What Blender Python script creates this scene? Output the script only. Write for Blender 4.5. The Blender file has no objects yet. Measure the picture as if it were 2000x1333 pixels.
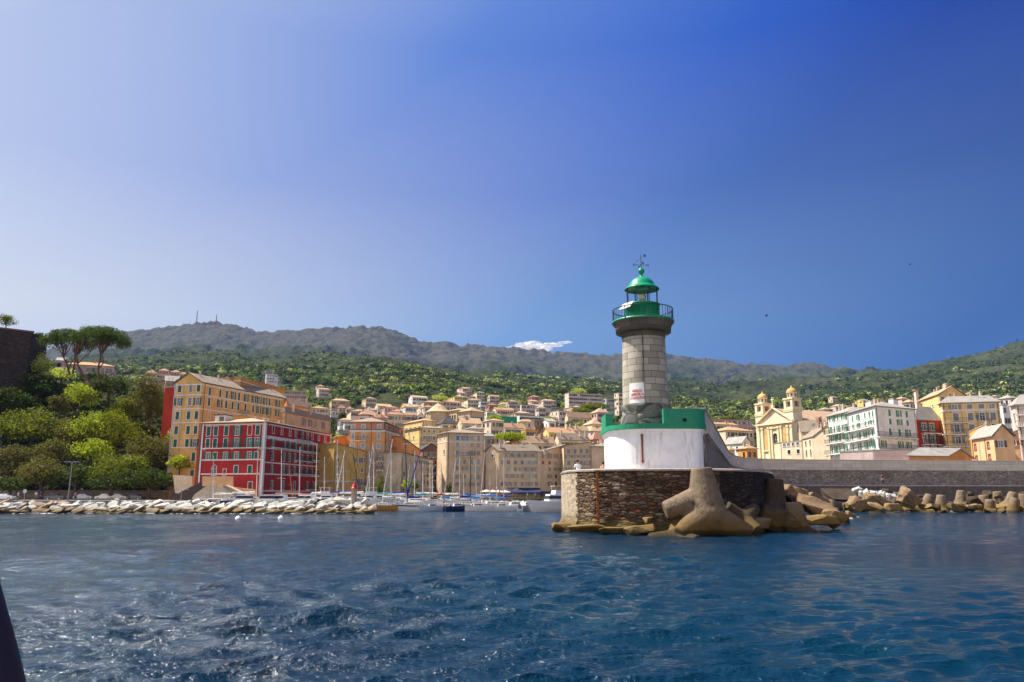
import bpy, bmesh, math, random
import numpy as np
from mathutils import Vector, Matrix, noise as mnoise
R = math.radians
# ---------------------------------------------------------------- camera, sky, sun, exposure
SC = bpy.context.scene
COL = SC.collection
CAM_H = 2.15
F = 1500.0
TH = math.atan(299.5/F)
cam_d = bpy.data.cameras.new('camera'); cam = bpy.data.objects.new('camera', cam_d); COL.objects.link(cam)
cam_d.sensor_width = 36; cam_d.lens = 36*F/2000; cam_d.clip_start = 0.05; cam_d.clip_end = 60000
cam.location = (0, 0, CAM_H); cam.rotation_euler = (R(90)+TH, 0, 0)
SC.camera = cam
SUN_AZ, SUN_EL = R(-72), R(56)          # azimuth from +Y towards +X
w = bpy.data.worlds.new('World'); SC.world = w; w.use_nodes = True
nt = w.node_tree; bg = nt.nodes['Background']
sky = nt.nodes.new('ShaderNodeTexSky'); sky.sky_type = 'NISHITA'; sky.sun_disc = False
sky.sun_elevation = SUN_EL; sky.sun_rotation = SUN_AZ
sky.altitude = 0; sky.air_density = 1.0; sky.dust_density = 1.5; sky.ozone_density = 4.0
EXPO = 1.05
def srgb(r, g, b, k=1.0):                # display colour -> scene light before exposure
    return tuple([((c/255+0.055)/1.055)**2.4/2**EXPO*k for c in (r, g, b)]+[1])
def wramp(src, stops):
    n = nt.nodes.new('ShaderNodeValToRGB'); e = n.color_ramp.elements
    while len(e) < len(stops): e.new(0.5)
    for i, (p, c) in enumerate(stops): e[i].position = p; e[i].color = c if isinstance(c, tuple) else (c, c, c, 1)
    nt.links.new(src, n.inputs[0]); return n.outputs[0]
tcw = nt.nodes.new('ShaderNodeTexCoord')
dt = nt.nodes.new('ShaderNodeVectorMath'); dt.operation = 'DOT_PRODUCT'; nt.links.new(tcw.outputs['Generated'], dt.inputs[0])
dt.inputs[1].default_value = (math.sin(SUN_AZ)*math.cos(SUN_EL), math.cos(SUN_AZ)*math.cos(SUN_EL), math.sin(SUN_EL))
d01 = nt.nodes.new('ShaderNodeMath'); d01.operation = 'MULTIPLY_ADD'; d01.inputs[1].default_value = 0.5; d01.inputs[2].default_value = 0.5; nt.links.new(dt.outputs['Value'], d01.inputs[0])
sxy = nt.nodes.new('ShaderNodeSeparateXYZ'); nt.links.new(tcw.outputs['Generated'], sxy.inputs[0])
h = lambda d: d*0.5+0.5
zen = wramp(d01.outputs[0], [(0.0, srgb(5, 38, 125)), (h(.15), srgb(0, 36, 142)), (h(.30), srgb(0, 46, 160)), (h(.44), srgb(26, 86, 202)), (h(.62), srgb(84, 130, 222)), (h(.80), srgb(176, 194, 238)), (1.0, srgb(250, 250, 250, 2.0))])
hor = wramp(d01.outputs[0], [(0.0, srgb(120, 145, 185)), (h(.02), srgb(74, 108, 172)), (h(.34), srgb(142, 180, 228)), (h(.60), srgb(240, 243, 247)), (1.0, srgb(250, 250, 250, 1.5))])
ef = wramp(sxy.outputs[2], [(0.0, 1.0), (0.10, 0.95), (0.21, 0.86), (0.375, 0.32), (0.53, 0.06), (1.0, 0.0)])
def wmix(f, a, b, mode='MIX'):
    n = nt.nodes.new('ShaderNodeMix'); n.data_type = 'RGBA'; n.blend_type = mode
    for s_, v in ((n.inputs[0], f), (n.inputs[6], a), (n.inputs[7], b)):
        if isinstance(v, bpy.types.NodeSocket): nt.links.new(v, s_)
        else: s_.default_value = v
    return n.outputs[2]
back = wramp(sxy.outputs[1], [(0.0, 1.0), (0.001, 1.0), (1.0, 0.0)])
yb = nt.nodes.new('ShaderNodeMath'); yb.operation = 'MULTIPLY_ADD'; yb.inputs[1].default_value = -1.0; yb.inputs[2].default_value = -0.05; nt.links.new(sxy.outputs[1], yb.inputs[0])
bk = nt.nodes.new('ShaderNodeMath'); bk.operation = 'MULTIPLY'; nt.links.new(yb.outputs[0], bk.inputs[0]); nt.links.new(ef, bk.inputs[1]); bk.use_clamp = True
hcol = wmix(bk.outputs[0], hor, srgb(250, 236, 214, 4.2))         # sea haze behind the boat, exaggerated as added fill on camera-facing fronts
graded = wmix(ef, zen, hcol)
nsc = wmix(1.0, sky.outputs[0], (0.004, 0.004, 0.004, 1), 'MULTIPLY')
nt.links.new(wmix(0.90, nsc, graded), bg.inputs[0]); bg.inputs[1].default_value = 1.0
sd = bpy.data.lights.new('sun', 'SUN'); sd.energy = 4.8; sd.angle = R(0.5); sd.color = (1.0, 0.95, 0.86)
so = bpy.data.objects.new('sun', sd); COL.objects.link(so)
SD = Vector((math.sin(SUN_AZ)*math.cos(SUN_EL), math.cos(SUN_AZ)*math.cos(SUN_EL), math.sin(SUN_EL)))
so.rotation_euler = SD.to_track_quat('Z', 'Y').to_euler(); so.location = SD*200
vs = SC.view_settings; vs.view_transform = 'Standard'; vs.look = 'None'; vs.gamma = 1; vs.exposure = EXPO
# ---------------------------------------------------------------- photograph geometry: pixel (2000x1333) -> metres
def ray(px, py):
    u = (px-1000)/F; v = (666.5-py)/F
    return Vector((u, math.cos(TH)-v*math.sin(TH), math.sin(TH)+v*math.cos(TH)))
def at(px, py, Y):
    r = ray(px, py); k = Y/r.y
    return Vector((r.x*k, Y, CAM_H+r.z*k))
def atz(px, py, z):
    r = ray(px, py); k = (z-CAM_H)/r.z
    return Vector((r.x*k, r.y*k, z))
# ---------------------------------------------------------------- materials
MATS = {}
def nd(t, kind, **kw):
    n = t.nodes.new(kind)
    for k, v in kw.items(): setattr(n, k, v)
    return n
def base_mat(name, rough=0.8, spec=0.3, metal=0.0):
    m = bpy.data.materials.new(name); m.use_nodes = True
    b = m.node_tree.nodes['Principled BSDF']
    b.inputs['Roughness'].default_value = rough; b.inputs['Specular IOR Level'].default_value = spec
    b.inputs['Metallic'].default_value = metal
    return m, m.node_tree, b
def c4(c): return (c[0], c[1], c[2], 1)
def mixc(t, fac, a, b, mode='MIX'):
    n = nd(t, 'ShaderNodeMix', data_type='RGBA', blend_type=mode)
    for sock, v in ((n.inputs[0], fac), (n.inputs[6], a), (n.inputs[7], b)):
        if isinstance(v, bpy.types.NodeSocket): t.links.new(v, sock)
        elif isinstance(v, (tuple, list)): sock.default_value = c4(v)
        else: sock.default_value = v
    return n.outputs[2]
def ramp(t, src, stops):
    n = nd(t, 'ShaderNodeValToRGB'); e = n.color_ramp.elements
    while len(e) < len(stops): e.new(0.5)
    for i, (p, c) in enumerate(stops):
        e[i].position = p; e[i].color = c4(c) if isinstance(c, (tuple, list)) else (c, c, c, 1)
    t.links.new(src, n.inputs[0]); return n.outputs[0]
def coords(t, kind='Object', scale=(1, 1, 1)):
    tc = nd(t, 'ShaderNodeTexCoord'); mp = nd(t, 'ShaderNodeMapping')
    mp.inputs['Scale'].default_value = scale
    t.links.new(tc.outputs[kind], mp.inputs[0]); return mp.outputs[0]
def noise_n(t, vec, scale, detail=4, rough=0.6, out=0):
    n = nd(t, 'ShaderNodeTexNoise'); n.inputs['Scale'].default_value = scale
    n.inputs['Detail'].default_value = detail; n.inputs['Roughness'].default_value = rough
    t.links.new(vec, n.inputs['Vector']); return n.outputs[out]
def bump(t, b, h, strength=0.4, dist=0.05):
    n = nd(t, 'ShaderNodeBump'); n.inputs['Strength'].default_value = strength; n.inputs['Distance'].default_value = dist
    t.links.new(h, n.inputs['Height']); t.links.new(n.outputs[0], b.inputs['Normal'])
def plain(name, col, rough=0.6, spec=0.3, metal=0.0, var=0.12, scale=3.0):
    if name in MATS: return MATS[name]
    m, t, b = base_mat(name, rough, spec, metal)
    v = coords(t); n = noise_n(t, v, scale)
    d = tuple(x*(1-var*1.6) for x in col); l = tuple(min(1, x*(1+var)) for x in col)
    t.links.new(ramp(t, n, [(0.3, d), (0.7, l)]), b.inputs['Base Color'])
    MATS[name] = m; return m
def plaster(name, col, dirt=0.5):
    """painted render: blotchy, streaked by rain"""
    if name in MATS: return MATS[name]
    m, t, b = base_mat(name, 0.9, 0.15)
    v = coords(t); n1 = noise_n(t, v, 0.35, 5, 0.65)
    vs_ = coords(t, 'Object', (1.3, 1.3, 0.16)); n2 = noise_n(t, vs_, 1.2, 5, 0.7)
    c = mixc(t, ramp(t, n1, [(0.35, 0.0), (0.7, 1.0)]), tuple(x*0.76 for x in col), tuple(min(1, x*1.1) for x in col))
    dirtc = tuple(x*0.55+0.02 for x in col)
    c = mixc(t, ramp(t, n2, [(0.48, 0.0), (0.78, dirt)]), c, dirtc)
    t.links.new(c, b.inputs['Base Color']); bump(t, b, n1, 0.15, 0.05)
    MATS[name] = m; return m
def rooftile(name, col, col2):
    if name in MATS: return MATS[name]
    m, t, b = base_mat(name, 0.9, 0.15)
    v = coords(t); n1 = noise_n(t, v, 0.6, 6, 0.7); n2 = noise_n(t, v, 6.0, 3, 0.7)
    c = mixc(t, ramp(t, n1, [(0.35, 0.0), (0.65, 1.0)]), col, col2)
    c = mixc(t, ramp(t, n2, [(0.4, 0.0), (0.75, 0.6)]), c, tuple(x*0.5 for x in col))
    t.links.new(c, b.inputs['Base Color']); bump(t, b, n2, 0.5, 0.08)
    MATS[name] = m; return m
# ---------------------------------------------------------------- mesh helpers
class MB:
    def __init__(s): s.v = []; s.f = []; s.mi = []; s.uv = {}; s.m = 0; s.smooth = set()
    def add(s, vs_, fs, uvs=None, smooth=False):
        o = len(s.v); s.v += [tuple(x) for x in vs_]
        for i, f in enumerate(fs):
            k = len(s.f); s.f.append([o+j for j in f]); s.mi.append(s.m)
            if uvs: s.uv[k] = uvs[i]
            if smooth: s.smooth.add(k)
        return s
    def box(s, c, d, rz=0, taper=1.0):
        cx, cy, cz = c; hx, hy, hz = d[0]/2, d[1]/2, d[2]/2; ca, sa = math.cos(rz), math.sin(rz); P = []
        for z, k in ((-hz, 1), (hz, taper)):
            for x, y in ((-hx, -hy), (hx, -hy), (hx, hy), (-hx, hy)):
                x *= k; y *= k; P.append((cx+x*ca-y*sa, cy+x*sa+y*ca, cz+z))
        return s.add(P, [(3, 2, 1, 0), (4, 5, 6, 7), (0, 1, 5, 4), (1, 2, 6, 5), (2, 3, 7, 6), (3, 0, 4, 7)])
    def prism(s, poly, z0, z1, cap=True):
        """poly ccw from above"""
        n = len(poly); P = [(p[0], p[1], z0) for p in poly]+[(p[0], p[1], z1) for p in poly]
        u = [0]
        for i in range(n): u.append(u[-1]+math.hypot(poly[(i+1) % n][0]-poly[i][0], poly[(i+1) % n][1]-poly[i][1]))
        fs = [(i, (i+1) % n, n+(i+1) % n, n+i) for i in range(n)]
        uv = [[(u[i], z0), (u[i+1], z0), (u[i+1], z1), (u[i], z1)] for i in range(n)]
        if cap:
            fs += [tuple(range(n, 2*n)), tuple(reversed(range(n)))]
            uv += [[(poly[i][0], poly[i][1]) for i in range(n)], [(poly[i][0], poly[i][1]) for i in reversed(range(n))]]
        return s.add(P, fs, uv)
    def tube(s, a, b, r0, r1=None, n=8, caps=True, smooth=True):
        a = Vector(a); b = Vector(b); r1 = r0 if r1 is None else r1
        d = (b-a).normalized(); up = Vector((0, 0, 1)) if abs(d.z) < 0.95 else Vector((1, 0, 0))
        x = d.cross(up).normalized(); y = d.cross(x)
        P = []
        for p, r in ((a, r0), (b, r1)):
            for i in range(n):
                an = 2*math.pi*i/n; P.append(p+x*math.cos(an)*r+y*math.sin(an)*r)
        s.add(P, [(i, n+i, n+(i+1) % n, (i+1) % n) for i in range(n)], smooth=smooth)
        if caps: s.add(P, [tuple(range(n)), tuple(reversed(range(n, 2*n)))])
        return s
    def path(s, pts, radii, n=8):
        for i in range(len(pts)-1): s.tube(pts[i], pts[i+1], radii[i], radii[i+1], n, caps=True)
        return s
    def lathe(s, prof, c=(0, 0, 0), n=48, a0=0, a1=2*math.pi, smooth=True):
        full = abs(a1-a0-2*math.pi) < 1e-6; k = n if full else n+1
        P = []
        for r, z in prof:
            for i in range(k):
                an = a0+(a1-a0)*i/n; P.append((c[0]+r*math.cos(an), c[1]+r*math.sin(an), c[2]+z))
        fs = []; uv = []; rm = max(r for r, z in prof); L = 0
        for j in range(len(prof)-1):
            L1 = L+math.hypot(prof[j+1][0]-prof[j][0], prof[j+1][1]-prof[j][1])
            for i in range(n):
                i2 = (i+1) % k; fs.append((j*k+i, j*k+i2, (j+1)*k+i2, (j+1)*k+i))
                u0 = rm*(a1-a0)*i/n; u1 = rm*(a1-a0)*(i+1)/n; uv.append([(u0, L), (u1, L), (u1, L1), (u0, L1)])
            L = L1
        return s.add(P, fs, uv, smooth)
    def ico(s, c, r, sub=1, sq=(1, 1, 1), jit=0, rnd=None, smooth=True):
        bm = bmesh.new(); bmesh.ops.create_icosphere(bm, subdivisions=sub, radius=1)
        P = []
        for v in bm.verts:
            k = 1+(rnd.uniform(-jit, jit) if rnd else 0)
            P.append((c[0]+v.co.x*r*sq[0]*k, c[1]+v.co.y*r*sq[1]*k, c[2]+v.co.z*r*sq[2]*k))
        fs = [[v.index for v in f.verts] for f in bm.faces]; bm.free()
        return s.add(P, fs, smooth=smooth)
    def mesh(s, name, mats, org=(0, 0, 0)):
        me = bpy.data.meshes.new(name)
        me.from_pydata([(a-org[0], b-org[1], c-org[2]) for a, b, c in s.v], [], s.f)
        for m in (mats if isinstance(mats, (list, tuple)) else [mats]): me.materials.append(m)
        me.polygons.foreach_set('material_index', s.mi)
        if s.smooth: me.polygons.foreach_set('use_smooth', [i in s.smooth for i in range(len(s.f))])
        if s.uv:
            ul = me.uv_layers.new(name='UVMap')
            for i, p in enumerate(me.polygons):
                if i in s.uv:
                    for li, q in zip(p.loop_indices, s.uv[i]): ul.data[li].uv = q
        me.update(); return me
    def build(s, name, mats, parent=None, org=None, weld=False):
        if org is None: org = WL.get(parent.name, (0, 0, 0)) if parent else (0, 0, 0)
        me = s.mesh(name, mats, org)
        if weld:
            bm = bmesh.new(); bm.from_mesh(me); bmesh.ops.remove_doubles(bm, verts=bm.verts, dist=0.0008); bm.to_mesh(me); bm.free()
        return link(name, me, parent, (0, 0, 0) if parent else org, org)
WL = {}                                   # world origin of every parent
def link(name, me, parent=None, loc=(0, 0, 0), worg=None):
    o = bpy.data.objects.new(name, me); COL.objects.link(o); o.parent = parent; o.location = loc
    WL[o.name] = tuple(worg) if worg is not None else tuple(loc)
    return o
def thing(name, label, cat, loc=(0, 0, 0), group=None, rz=0):
    o = link(name, None, None, loc, loc); o.empty_display_size = 0.3
    o['label'] = label; o['category'] = cat; o.rotation_euler = (0, 0, rz)
    if group: o['group'] = group
    return o
def tag(o, label, cat, group=None):
    o['label'] = label; o['category'] = cat
    if group: o['group'] = group
    return o
def struct(o, kind='structure'): o['kind'] = kind; return o
def copy_tree(o, parent=None):
    c = o.copy(); COL.objects.link(c); c.parent = parent
    for ch in KIDS.get(o.name, [x for x in o.children]): copy_tree(ch, c)
    return c
KIDS = {}
def np_mesh(name, V, Q, mats, mi=None, smooth=True):
    me = bpy.data.meshes.new(name); V = np.asarray(V, np.float32); Q = np.asarray(Q, np.int32); k = Q.shape[1]
    me.vertices.add(len(V)); me.vertices.foreach_set('co', V.ravel())
    me.loops.add(Q.size); me.loops.foreach_set('vertex_index', Q.ravel())
    me.polygons.add(len(Q)); me.polygons.foreach_set('loop_start', np.arange(len(Q), dtype=np.int32)*k)
    try: me.polygons.foreach_set('loop_total', np.full(len(Q), k, np.int32))
    except Exception: pass
    for m in (mats if isinstance(mats, (list, tuple)) else [mats]): me.materials.append(m)
    if mi is not None: me.polygons.foreach_set('material_index', np.asarray(mi, np.int32))
    me.polygons.foreach_set('use_smooth', np.full(len(Q), smooth))
    me.update(calc_edges=True); me.validate(); return me
# ---------------------------------------------------------------- terrain
def tab(pts):
    """pixel points of a crest -> function slope-azimuth a -> tangent of elevation"""
    A = []; T = []
    for px, py in pts:
        r = ray(px, py); A.append(r.x/r.y); T.append(r.z/r.y)
    return np.array(A), np.array(T)
RIDGE = tab([(-900, 720), (-200, 705), (0, 700), (100, 690), (180, 668), (230, 657), (270, 653), (330, 648), (380, 641), (420, 638), (460, 645), (510, 657), (560, 655), (610, 650),
             (660, 646), (700, 644), (740, 647), (765, 653), (800, 668), (840, 678), (870, 675), (920, 682), (980, 685), (1050, 692), (1100, 697), (1150, 700), (1190, 704),
             (1215, 700), (1260, 698), (1310, 702), (1380, 709), (1450, 718), (1520, 722), (1580, 717), (1620, 725), (1680, 731), (1715, 739), (1800, 742), (2000, 745), (2600, 745)])
MID = tab([(-900, 740), (0, 730), (230, 715), (300, 713), (350, 706), (400, 702), (440, 699), (480, 707), (560, 711), (640, 702), (690, 712), (740, 722), (800, 733), (900, 744), (1000, 752), (1200, 765),
           (1400, 772), (1500, 767), (1600, 756), (1690, 746), (1730, 741), (1760, 737), (1800, 728), (1850, 715), (1900, 706), (1950, 697), (1990, 684), (2050, 673), (2300, 640), (2600, 640)])
WOOD = tab([(-900, 760), (0, 750), (300, 735), (560, 733), (640, 741), (700, 738), (760, 729), (820, 731), (870, 748), (920, 759), (1000, 770), (1100, 772), (1160, 777), (1200, 782), (1300, 792),
            (1400, 802), (1500, 796), (1600, 786), (1700, 776), (1800, 778), (1900, 770), (2000, 764), (2600, 750)])
TOWN = tab([(-900, 800), (0, 790), (300, 800), (560, 815), (700, 822), (900, 822), (1000, 826), (1200, 830), (1400, 838), (1500, 842), (1700, 838), (2000, 828), (2600, 820)])
LEFTH = tab([(-900, 720), (0, 735), (100, 748), (200, 752), (270, 770), (320, 810), (345, 880), (375, 962), (2600, 962)])
FLAT = tab([(-900, 962), (2600, 962)])
NODES = [(232, FLAT), (262, LEFTH), (470, TOWN), (1150, WOOD), (2400, MID), (4600, RIDGE)]
def fbm(x, y, s, octv=5, ridged=False, seed=0.0):
    t = 0; a = 1; k = 0
    for i in range(octv):
        n = mnoise.noise(Vector((x/s+seed, y/s-seed, seed*0.7+i*3.1)))
        t += a*((1-abs(n)*2) if ridged else n); k += a; a *= 0.52; s *= 0.5
    return t/k
def ground(x, y, detail=True):
    a = x/y; Y = y
    zs = [CAM_H+Yn*float(np.interp(a, T[0], T[1])) for Yn, T in NODES]
    zs[0] = 1.0
    Ys = [n[0] for n in NODES]
    lh = min(1, max(0, (-0.40-a)/0.03))          # the near wooded headland on the left
    if Y < 262 and lh > 0:
        t = min(1, max(0, (Y-188)/60)); t = t**0.8
        z = 1.0+(zs[1]-1.0)*t*lh
        if detail: z += fbm(x, y, 14, 3)*1.5*t
        return z
    if Y <= 232: return 1.0
    if Y >= 4600:
        z = zs[-1]-(Y-4600)*0.16
        if detail: z += fbm(x, y, 500, 6, True, 2.0)*40
        return z
    for i in range(len(Ys)-1):
        if Ys[i] <= Y <= Ys[i+1]:
            t = (Y-Ys[i])/(Ys[i+1]-Ys[i])
            if i == 0: z = zs[0]+(zs[1]-zs[0])*t
            elif i >= 3:
                k = 2.1 if i == 4 else 1.35       # a dip behind each crest
                z = zs[i]*(1-t)+zs[i+1]*t - (zs[i+1]*0.16 if i == 4 else zs[i+1]*0.05)*math.sin(math.pi*t)
            else: z = zs[i]*(1-t)+zs[i+1]*t
            break
    if detail:
        if Y > 800:
            k = min(1, (Y-800)/1400); e = (0.12+0.88*min(1, abs(Y-2400)/700)) if Y < 3200 else max(0.04, (4600-Y)/1400)
            z += (fbm(x, y, 640, 7, True, 1.0)-0.25)*0.062*Y*k*e
            z += fbm(x, y, 90, 5, True, 4.0)*0.009*Y*k
        else: z += fbm(x, y, 60, 3)*2.0*min(1, max(0, (Y-240)/200))
    return z
def terrain_mesh():
    A = np.concatenate([np.linspace(-1.5, -0.80, 20, endpoint=False), np.linspace(-0.80, 0.80, 560), np.linspace(0.80, 1.5, 21)[1:]])
    Yv = np.concatenate([np.linspace(186, 262, 26, endpoint=False), np.geomspace(262, 1500, 90, endpoint=False), np.geomspace(1500, 4700, 190, endpoint=False), np.geomspace(4700, 7600, 14)])
    V = np.empty((len(Yv), len(A), 3))
    for j, Y in enumerate(Yv):
        for i, a in enumerate(A): V[j, i] = (a*Y, Y, ground(a*Y, Y))
    n = len(A); J, I = np.meshgrid(np.arange(len(Yv)-1), np.arange(n-1), indexing='ij'); b = (J*n+I).ravel()
    Q = np.stack([b, b+1, b+n+1, b+n], 1)
    return V.reshape(-1, 3), Q
def terrain_mat():
    m, t, b = base_mat('hillside', 1.0, 0.05)
    v = coords(t)
    big = noise_n(t, v, 0.0022, 6, 0.6); med = noise_n(t, v, 0.010, 8, 0.72); fine = noise_n(t, v, 0.07, 5, 0.75)
    geo = nd(t, 'ShaderNodeNewGeometry'); sx = nd(t, 'ShaderNodeSeparateXYZ'); t.links.new(geo.outputs['Normal'], sx.inputs[0])
    px = nd(t, 'ShaderNodeSeparateXYZ'); t.links.new(v, px.inputs[0])
    g = mixc(t, ramp(t, med, [(0.38, 0.0), (0.62, 1.0)]), (0.022, 0.030, 0.012), (0.085, 0.090, 0.034))
    g = mixc(t, ramp(t, fine, [(0.42, 0.0), (0.62, 0.75)]), g, (0.024, 0.032, 0.014))
    # high scrub gives way to bare rock and dry grass with height and steepness
    mr = nd(t, 'ShaderNodeMapRange'); mr.inputs[1].default_value = 430; mr.inputs[2].default_value = 1000
    t.links.new(px.outputs[2], mr.inputs[0])
    hm = nd(t, 'ShaderNodeMath', operation='MULTIPLY_ADD'); t.links.new(mr.outputs[0], hm.inputs[0]); hm.inputs[1].default_value = 0.75; t.links.new(big, hm.inputs[2])
    dry = mixc(t, ramp(t, fine, [(0.35, 0.0), (0.65, 1.0)]), (0.036, 0.036, 0.032), (0.12, 0.10, 0.075))
    c = mixc(t, ramp(t, hm.outputs[0], [(0.66, 0.0), (1.02, 0.8)]), g, dry)
    rk = mixc(t, ramp(t, fine, [(0.4, 0.0), (0.7, 1.0)]), (0.030, 0.030, 0.036), (0.12, 0.108, 0.10))
    st = nd(t, 'ShaderNodeMath', operation='MULTIPLY_ADD'); t.links.new(sx.outputs[2], st.inputs[0]); st.inputs[1].default_value = -1.0; t.links.new(med, st.inputs[2])
    c = mixc(t, ramp(t, st.outputs[0], [(0.0, 0.0), (1.0, 0.0)]), c, rk)
    sub = nd(t, 'ShaderNodeMath', operation='ADD'); t.links.new(st.outputs[0], sub.inputs[0]); sub.inputs[1].default_value = 0.62
    c = mixc(t, ramp(t, sub.outputs[0], [(0.26, 0.0), (0.42, 0.85)]), c, rk)
    t.links.new(c, b.inputs['Base Color']); bump(t, b, med, 1.0, 30.0)
    return m
V, Q = terrain_mesh()
hills = struct(link('hills', np_mesh('hills', V, Q, terrain_mat())))
# ---------------------------------------------------------------- quay of the old port
def quay_mat():
    m, t, b = base_mat('quay_paving', 0.9, 0.2)
    v = coords(t); n = noise_n(t, v, 0.8, 5); t.links.new(ramp(t, n, [(0.3, (0.16, 0.145, 0.13)), (0.7, (0.30, 0.28, 0.25))]), b.inputs['Base Color']); return m
q = MB(); q.prism([(-420, 178), (-62, 163), (-47, 163), (-40, 190), (-27, 203), (-8, 211), (60, 211), (60, 150), (90, 130), (300, 140), (420, 240), (420, 262), (-420, 262)], -3, 0.9)
struct(q.build('quay', quay_mat()))
sb = MB(); sb.add([(-9000, -2000, -6), (9000, -2000, -6), (9000, 260, -6), (-9000, 260, -6)], [(0, 1, 2, 3)])
struct(sb.build('seabed', plain('seabed_sand', (0.05, 0.10, 0.10), 1)))
# ---------------------------------------------------------------- sea
def water_mat():
    m, t, b = base_mat('sea_water', 0.10, 0.36)
    b.inputs['IOR'].default_value = 1.333
    v = coords(t)
    n = noise_n(t, v, 0.05, 4); 
    c = ramp(t, n, [(0.35, (0.0003, 0.013, 0.032)), (0.65, (0.0006, 0.027, 0.047))])
    t.links.new(c, b.inputs['Base Color'])
    v2 = coords(t, 'Object', (0.55, 1.5, 1)); n2 = noise_n(t, v2, 2.2, 5, 0.65); n3 = noise_n(t, v, 9.0, 4, 0.6)
    ad = nd(t, 'ShaderNodeMath', operation='MULTIPLY_ADD'); t.links.new(n3, ad.inputs[0]); ad.inputs[1].default_value = 0.42; t.links.new(n2, ad.inputs[2])
    bump(t, b, ad.outputs[0], 1.0, 0.12)
    return m
def sea():
    rg = np.random.default_rng(7)
    az = np.concatenate([np.linspace(-math.pi, -0.74, 60, endpoint=False), np.linspace(-0.74, 0.74, 820), np.linspace(0.74, math.pi, 61)[1:]])
    rad = np.concatenate([[2.2, 3, 4, 5, 6], np.geomspace(7, 260, 760), np.geomspace(300, 9000, 12)])
    RR, AZ = np.meshgrid(rad, az, indexing='ij'); X = RR*np.sin(AZ); Y = RR*np.cos(AZ)
    Z = np.zeros_like(X); dx = np.zeros_like(X); dy = np.zeros_like(X)
    sp = np.maximum(RR*0.0048, RR*0.0018); fine = (np.abs(AZ) < 0.741)
    grp = 0.65+0.35*np.sin(X*0.11+Y*0.07+1)*np.sin(Y*0.09-X*0.05)+0.25*np.sin(X*0.31-Y*0.23)
    for k in range(70):
        lam = 0.14*(20.0**(k/69.0)); th = math.radians(-70)+rg.normal(0, 0.52)      # crests roughly across the view
        amp = 0.0086*lam**0.50*rg.uniform(0.5, 1.3); kk = 2*math.pi/lam; kx = kk*math.cos(th); ky = kk*math.sin(th)
        ph = rg.uniform(0, 6.28)+0.8*np.sin(X*0.05*rg.uniform(.5, 1.5)+Y*0.04*rg.uniform(.5, 1.5)+rg.uniform(0, 6))
        fade = np.clip((lam/sp-3)/4, 0, 1)*np.where(fine, 1, 0)
        A = amp*fade*grp*(1.25 if 0.25 < lam < 1.6 else 0.85)
        p = kx*X+ky*Y+ph; Z += A*np.sin(p); dx -= A*0.8*math.cos(th)*np.cos(p)*-1; dy -= A*0.8*math.sin(th)*np.cos(p)*-1
    V = np.stack([X+dx, Y+dy, Z], -1).reshape(-1, 3)
    n = len(az); J, I = np.meshgrid(np.arange(len(rad)-1), np.arange(n-1), indexing='ij'); b = (J*n+I).ravel()
    Q = np.stack([b, b+n, b+n+1, b+1], 1)
    return V, Q
V, Q = sea()
struct(link('sea', np_mesh('sea', V, Q, water_mat())))
# ---------------------------------------------------------------- stone and painted surfaces of the jetty
def ashlar(name, c1, c2, mortar, bw, bh, msize=0.012, rough=0.85, sq=0.5, dirtamt=0.5, bumpd=0.02, coord='UV'):
    m, t, b = base_mat(name, rough, 0.2)
    v = coords(t, coord); br = nd(t, 'ShaderNodeTexBrick')
    br.inputs['Scale'].default_value = 1; br.inputs['Brick Width'].default_value = bw; br.inputs['Row Height'].default_value = bh
    br.inputs['Mortar Size'].default_value = msize; br.inputs['Mortar Smooth'].default_value = 0.3; br.offset = 0.5; br.squash = 0.75; br.squash_frequency = 3
    dn = noise_n(t, v, 1.7, 3, 0.6, 1); dv = mixc(t, 0.035, v, dn)
    t.links.new(dv, br.inputs['Vector'])
    br.inputs['Color1'].default_value = c4(c1); br.inputs['Color2'].default_value = c4(c2); br.inputs['Mortar'].default_value = c4(mortar); br.inputs['Bias'].default_value = 0.0
    n = noise_n(t, v, 5, 6, 0.7); n2 = noise_n(t, coords(t, coord, (1.5, 0.25, 1)), 1.3, 5, 0.7)
    c = mixc(t, ramp(t, n, [(0.35, 0.35), (0.65, 0.0)]), br.outputs[0], tuple(x*0.6 for x in c1))
    c = mixc(t, ramp(t, n2, [(0.5, 0.0), (0.8, dirtamt)]), c, tuple(x*0.4 for x in c1))
    t.links.new(c, b.inputs['Base Color'])
    hm_ = nd(t, 'ShaderNodeMath', operation='MULTIPLY_ADD'); t.links.new(n, hm_.inputs[0]); hm_.inputs[1].default_value = 0.35
    inv = nd(t, 'ShaderNodeMath', operation='SUBTRACT'); inv.inputs[0].default_value = 1; t.links.new(br.outputs[1], inv.inputs[1]); t.links.new(inv.outputs[0], hm_.inputs[2])
    bump(t, b, hm_.outputs[0], 0.9, bumpd)
    return m
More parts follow.
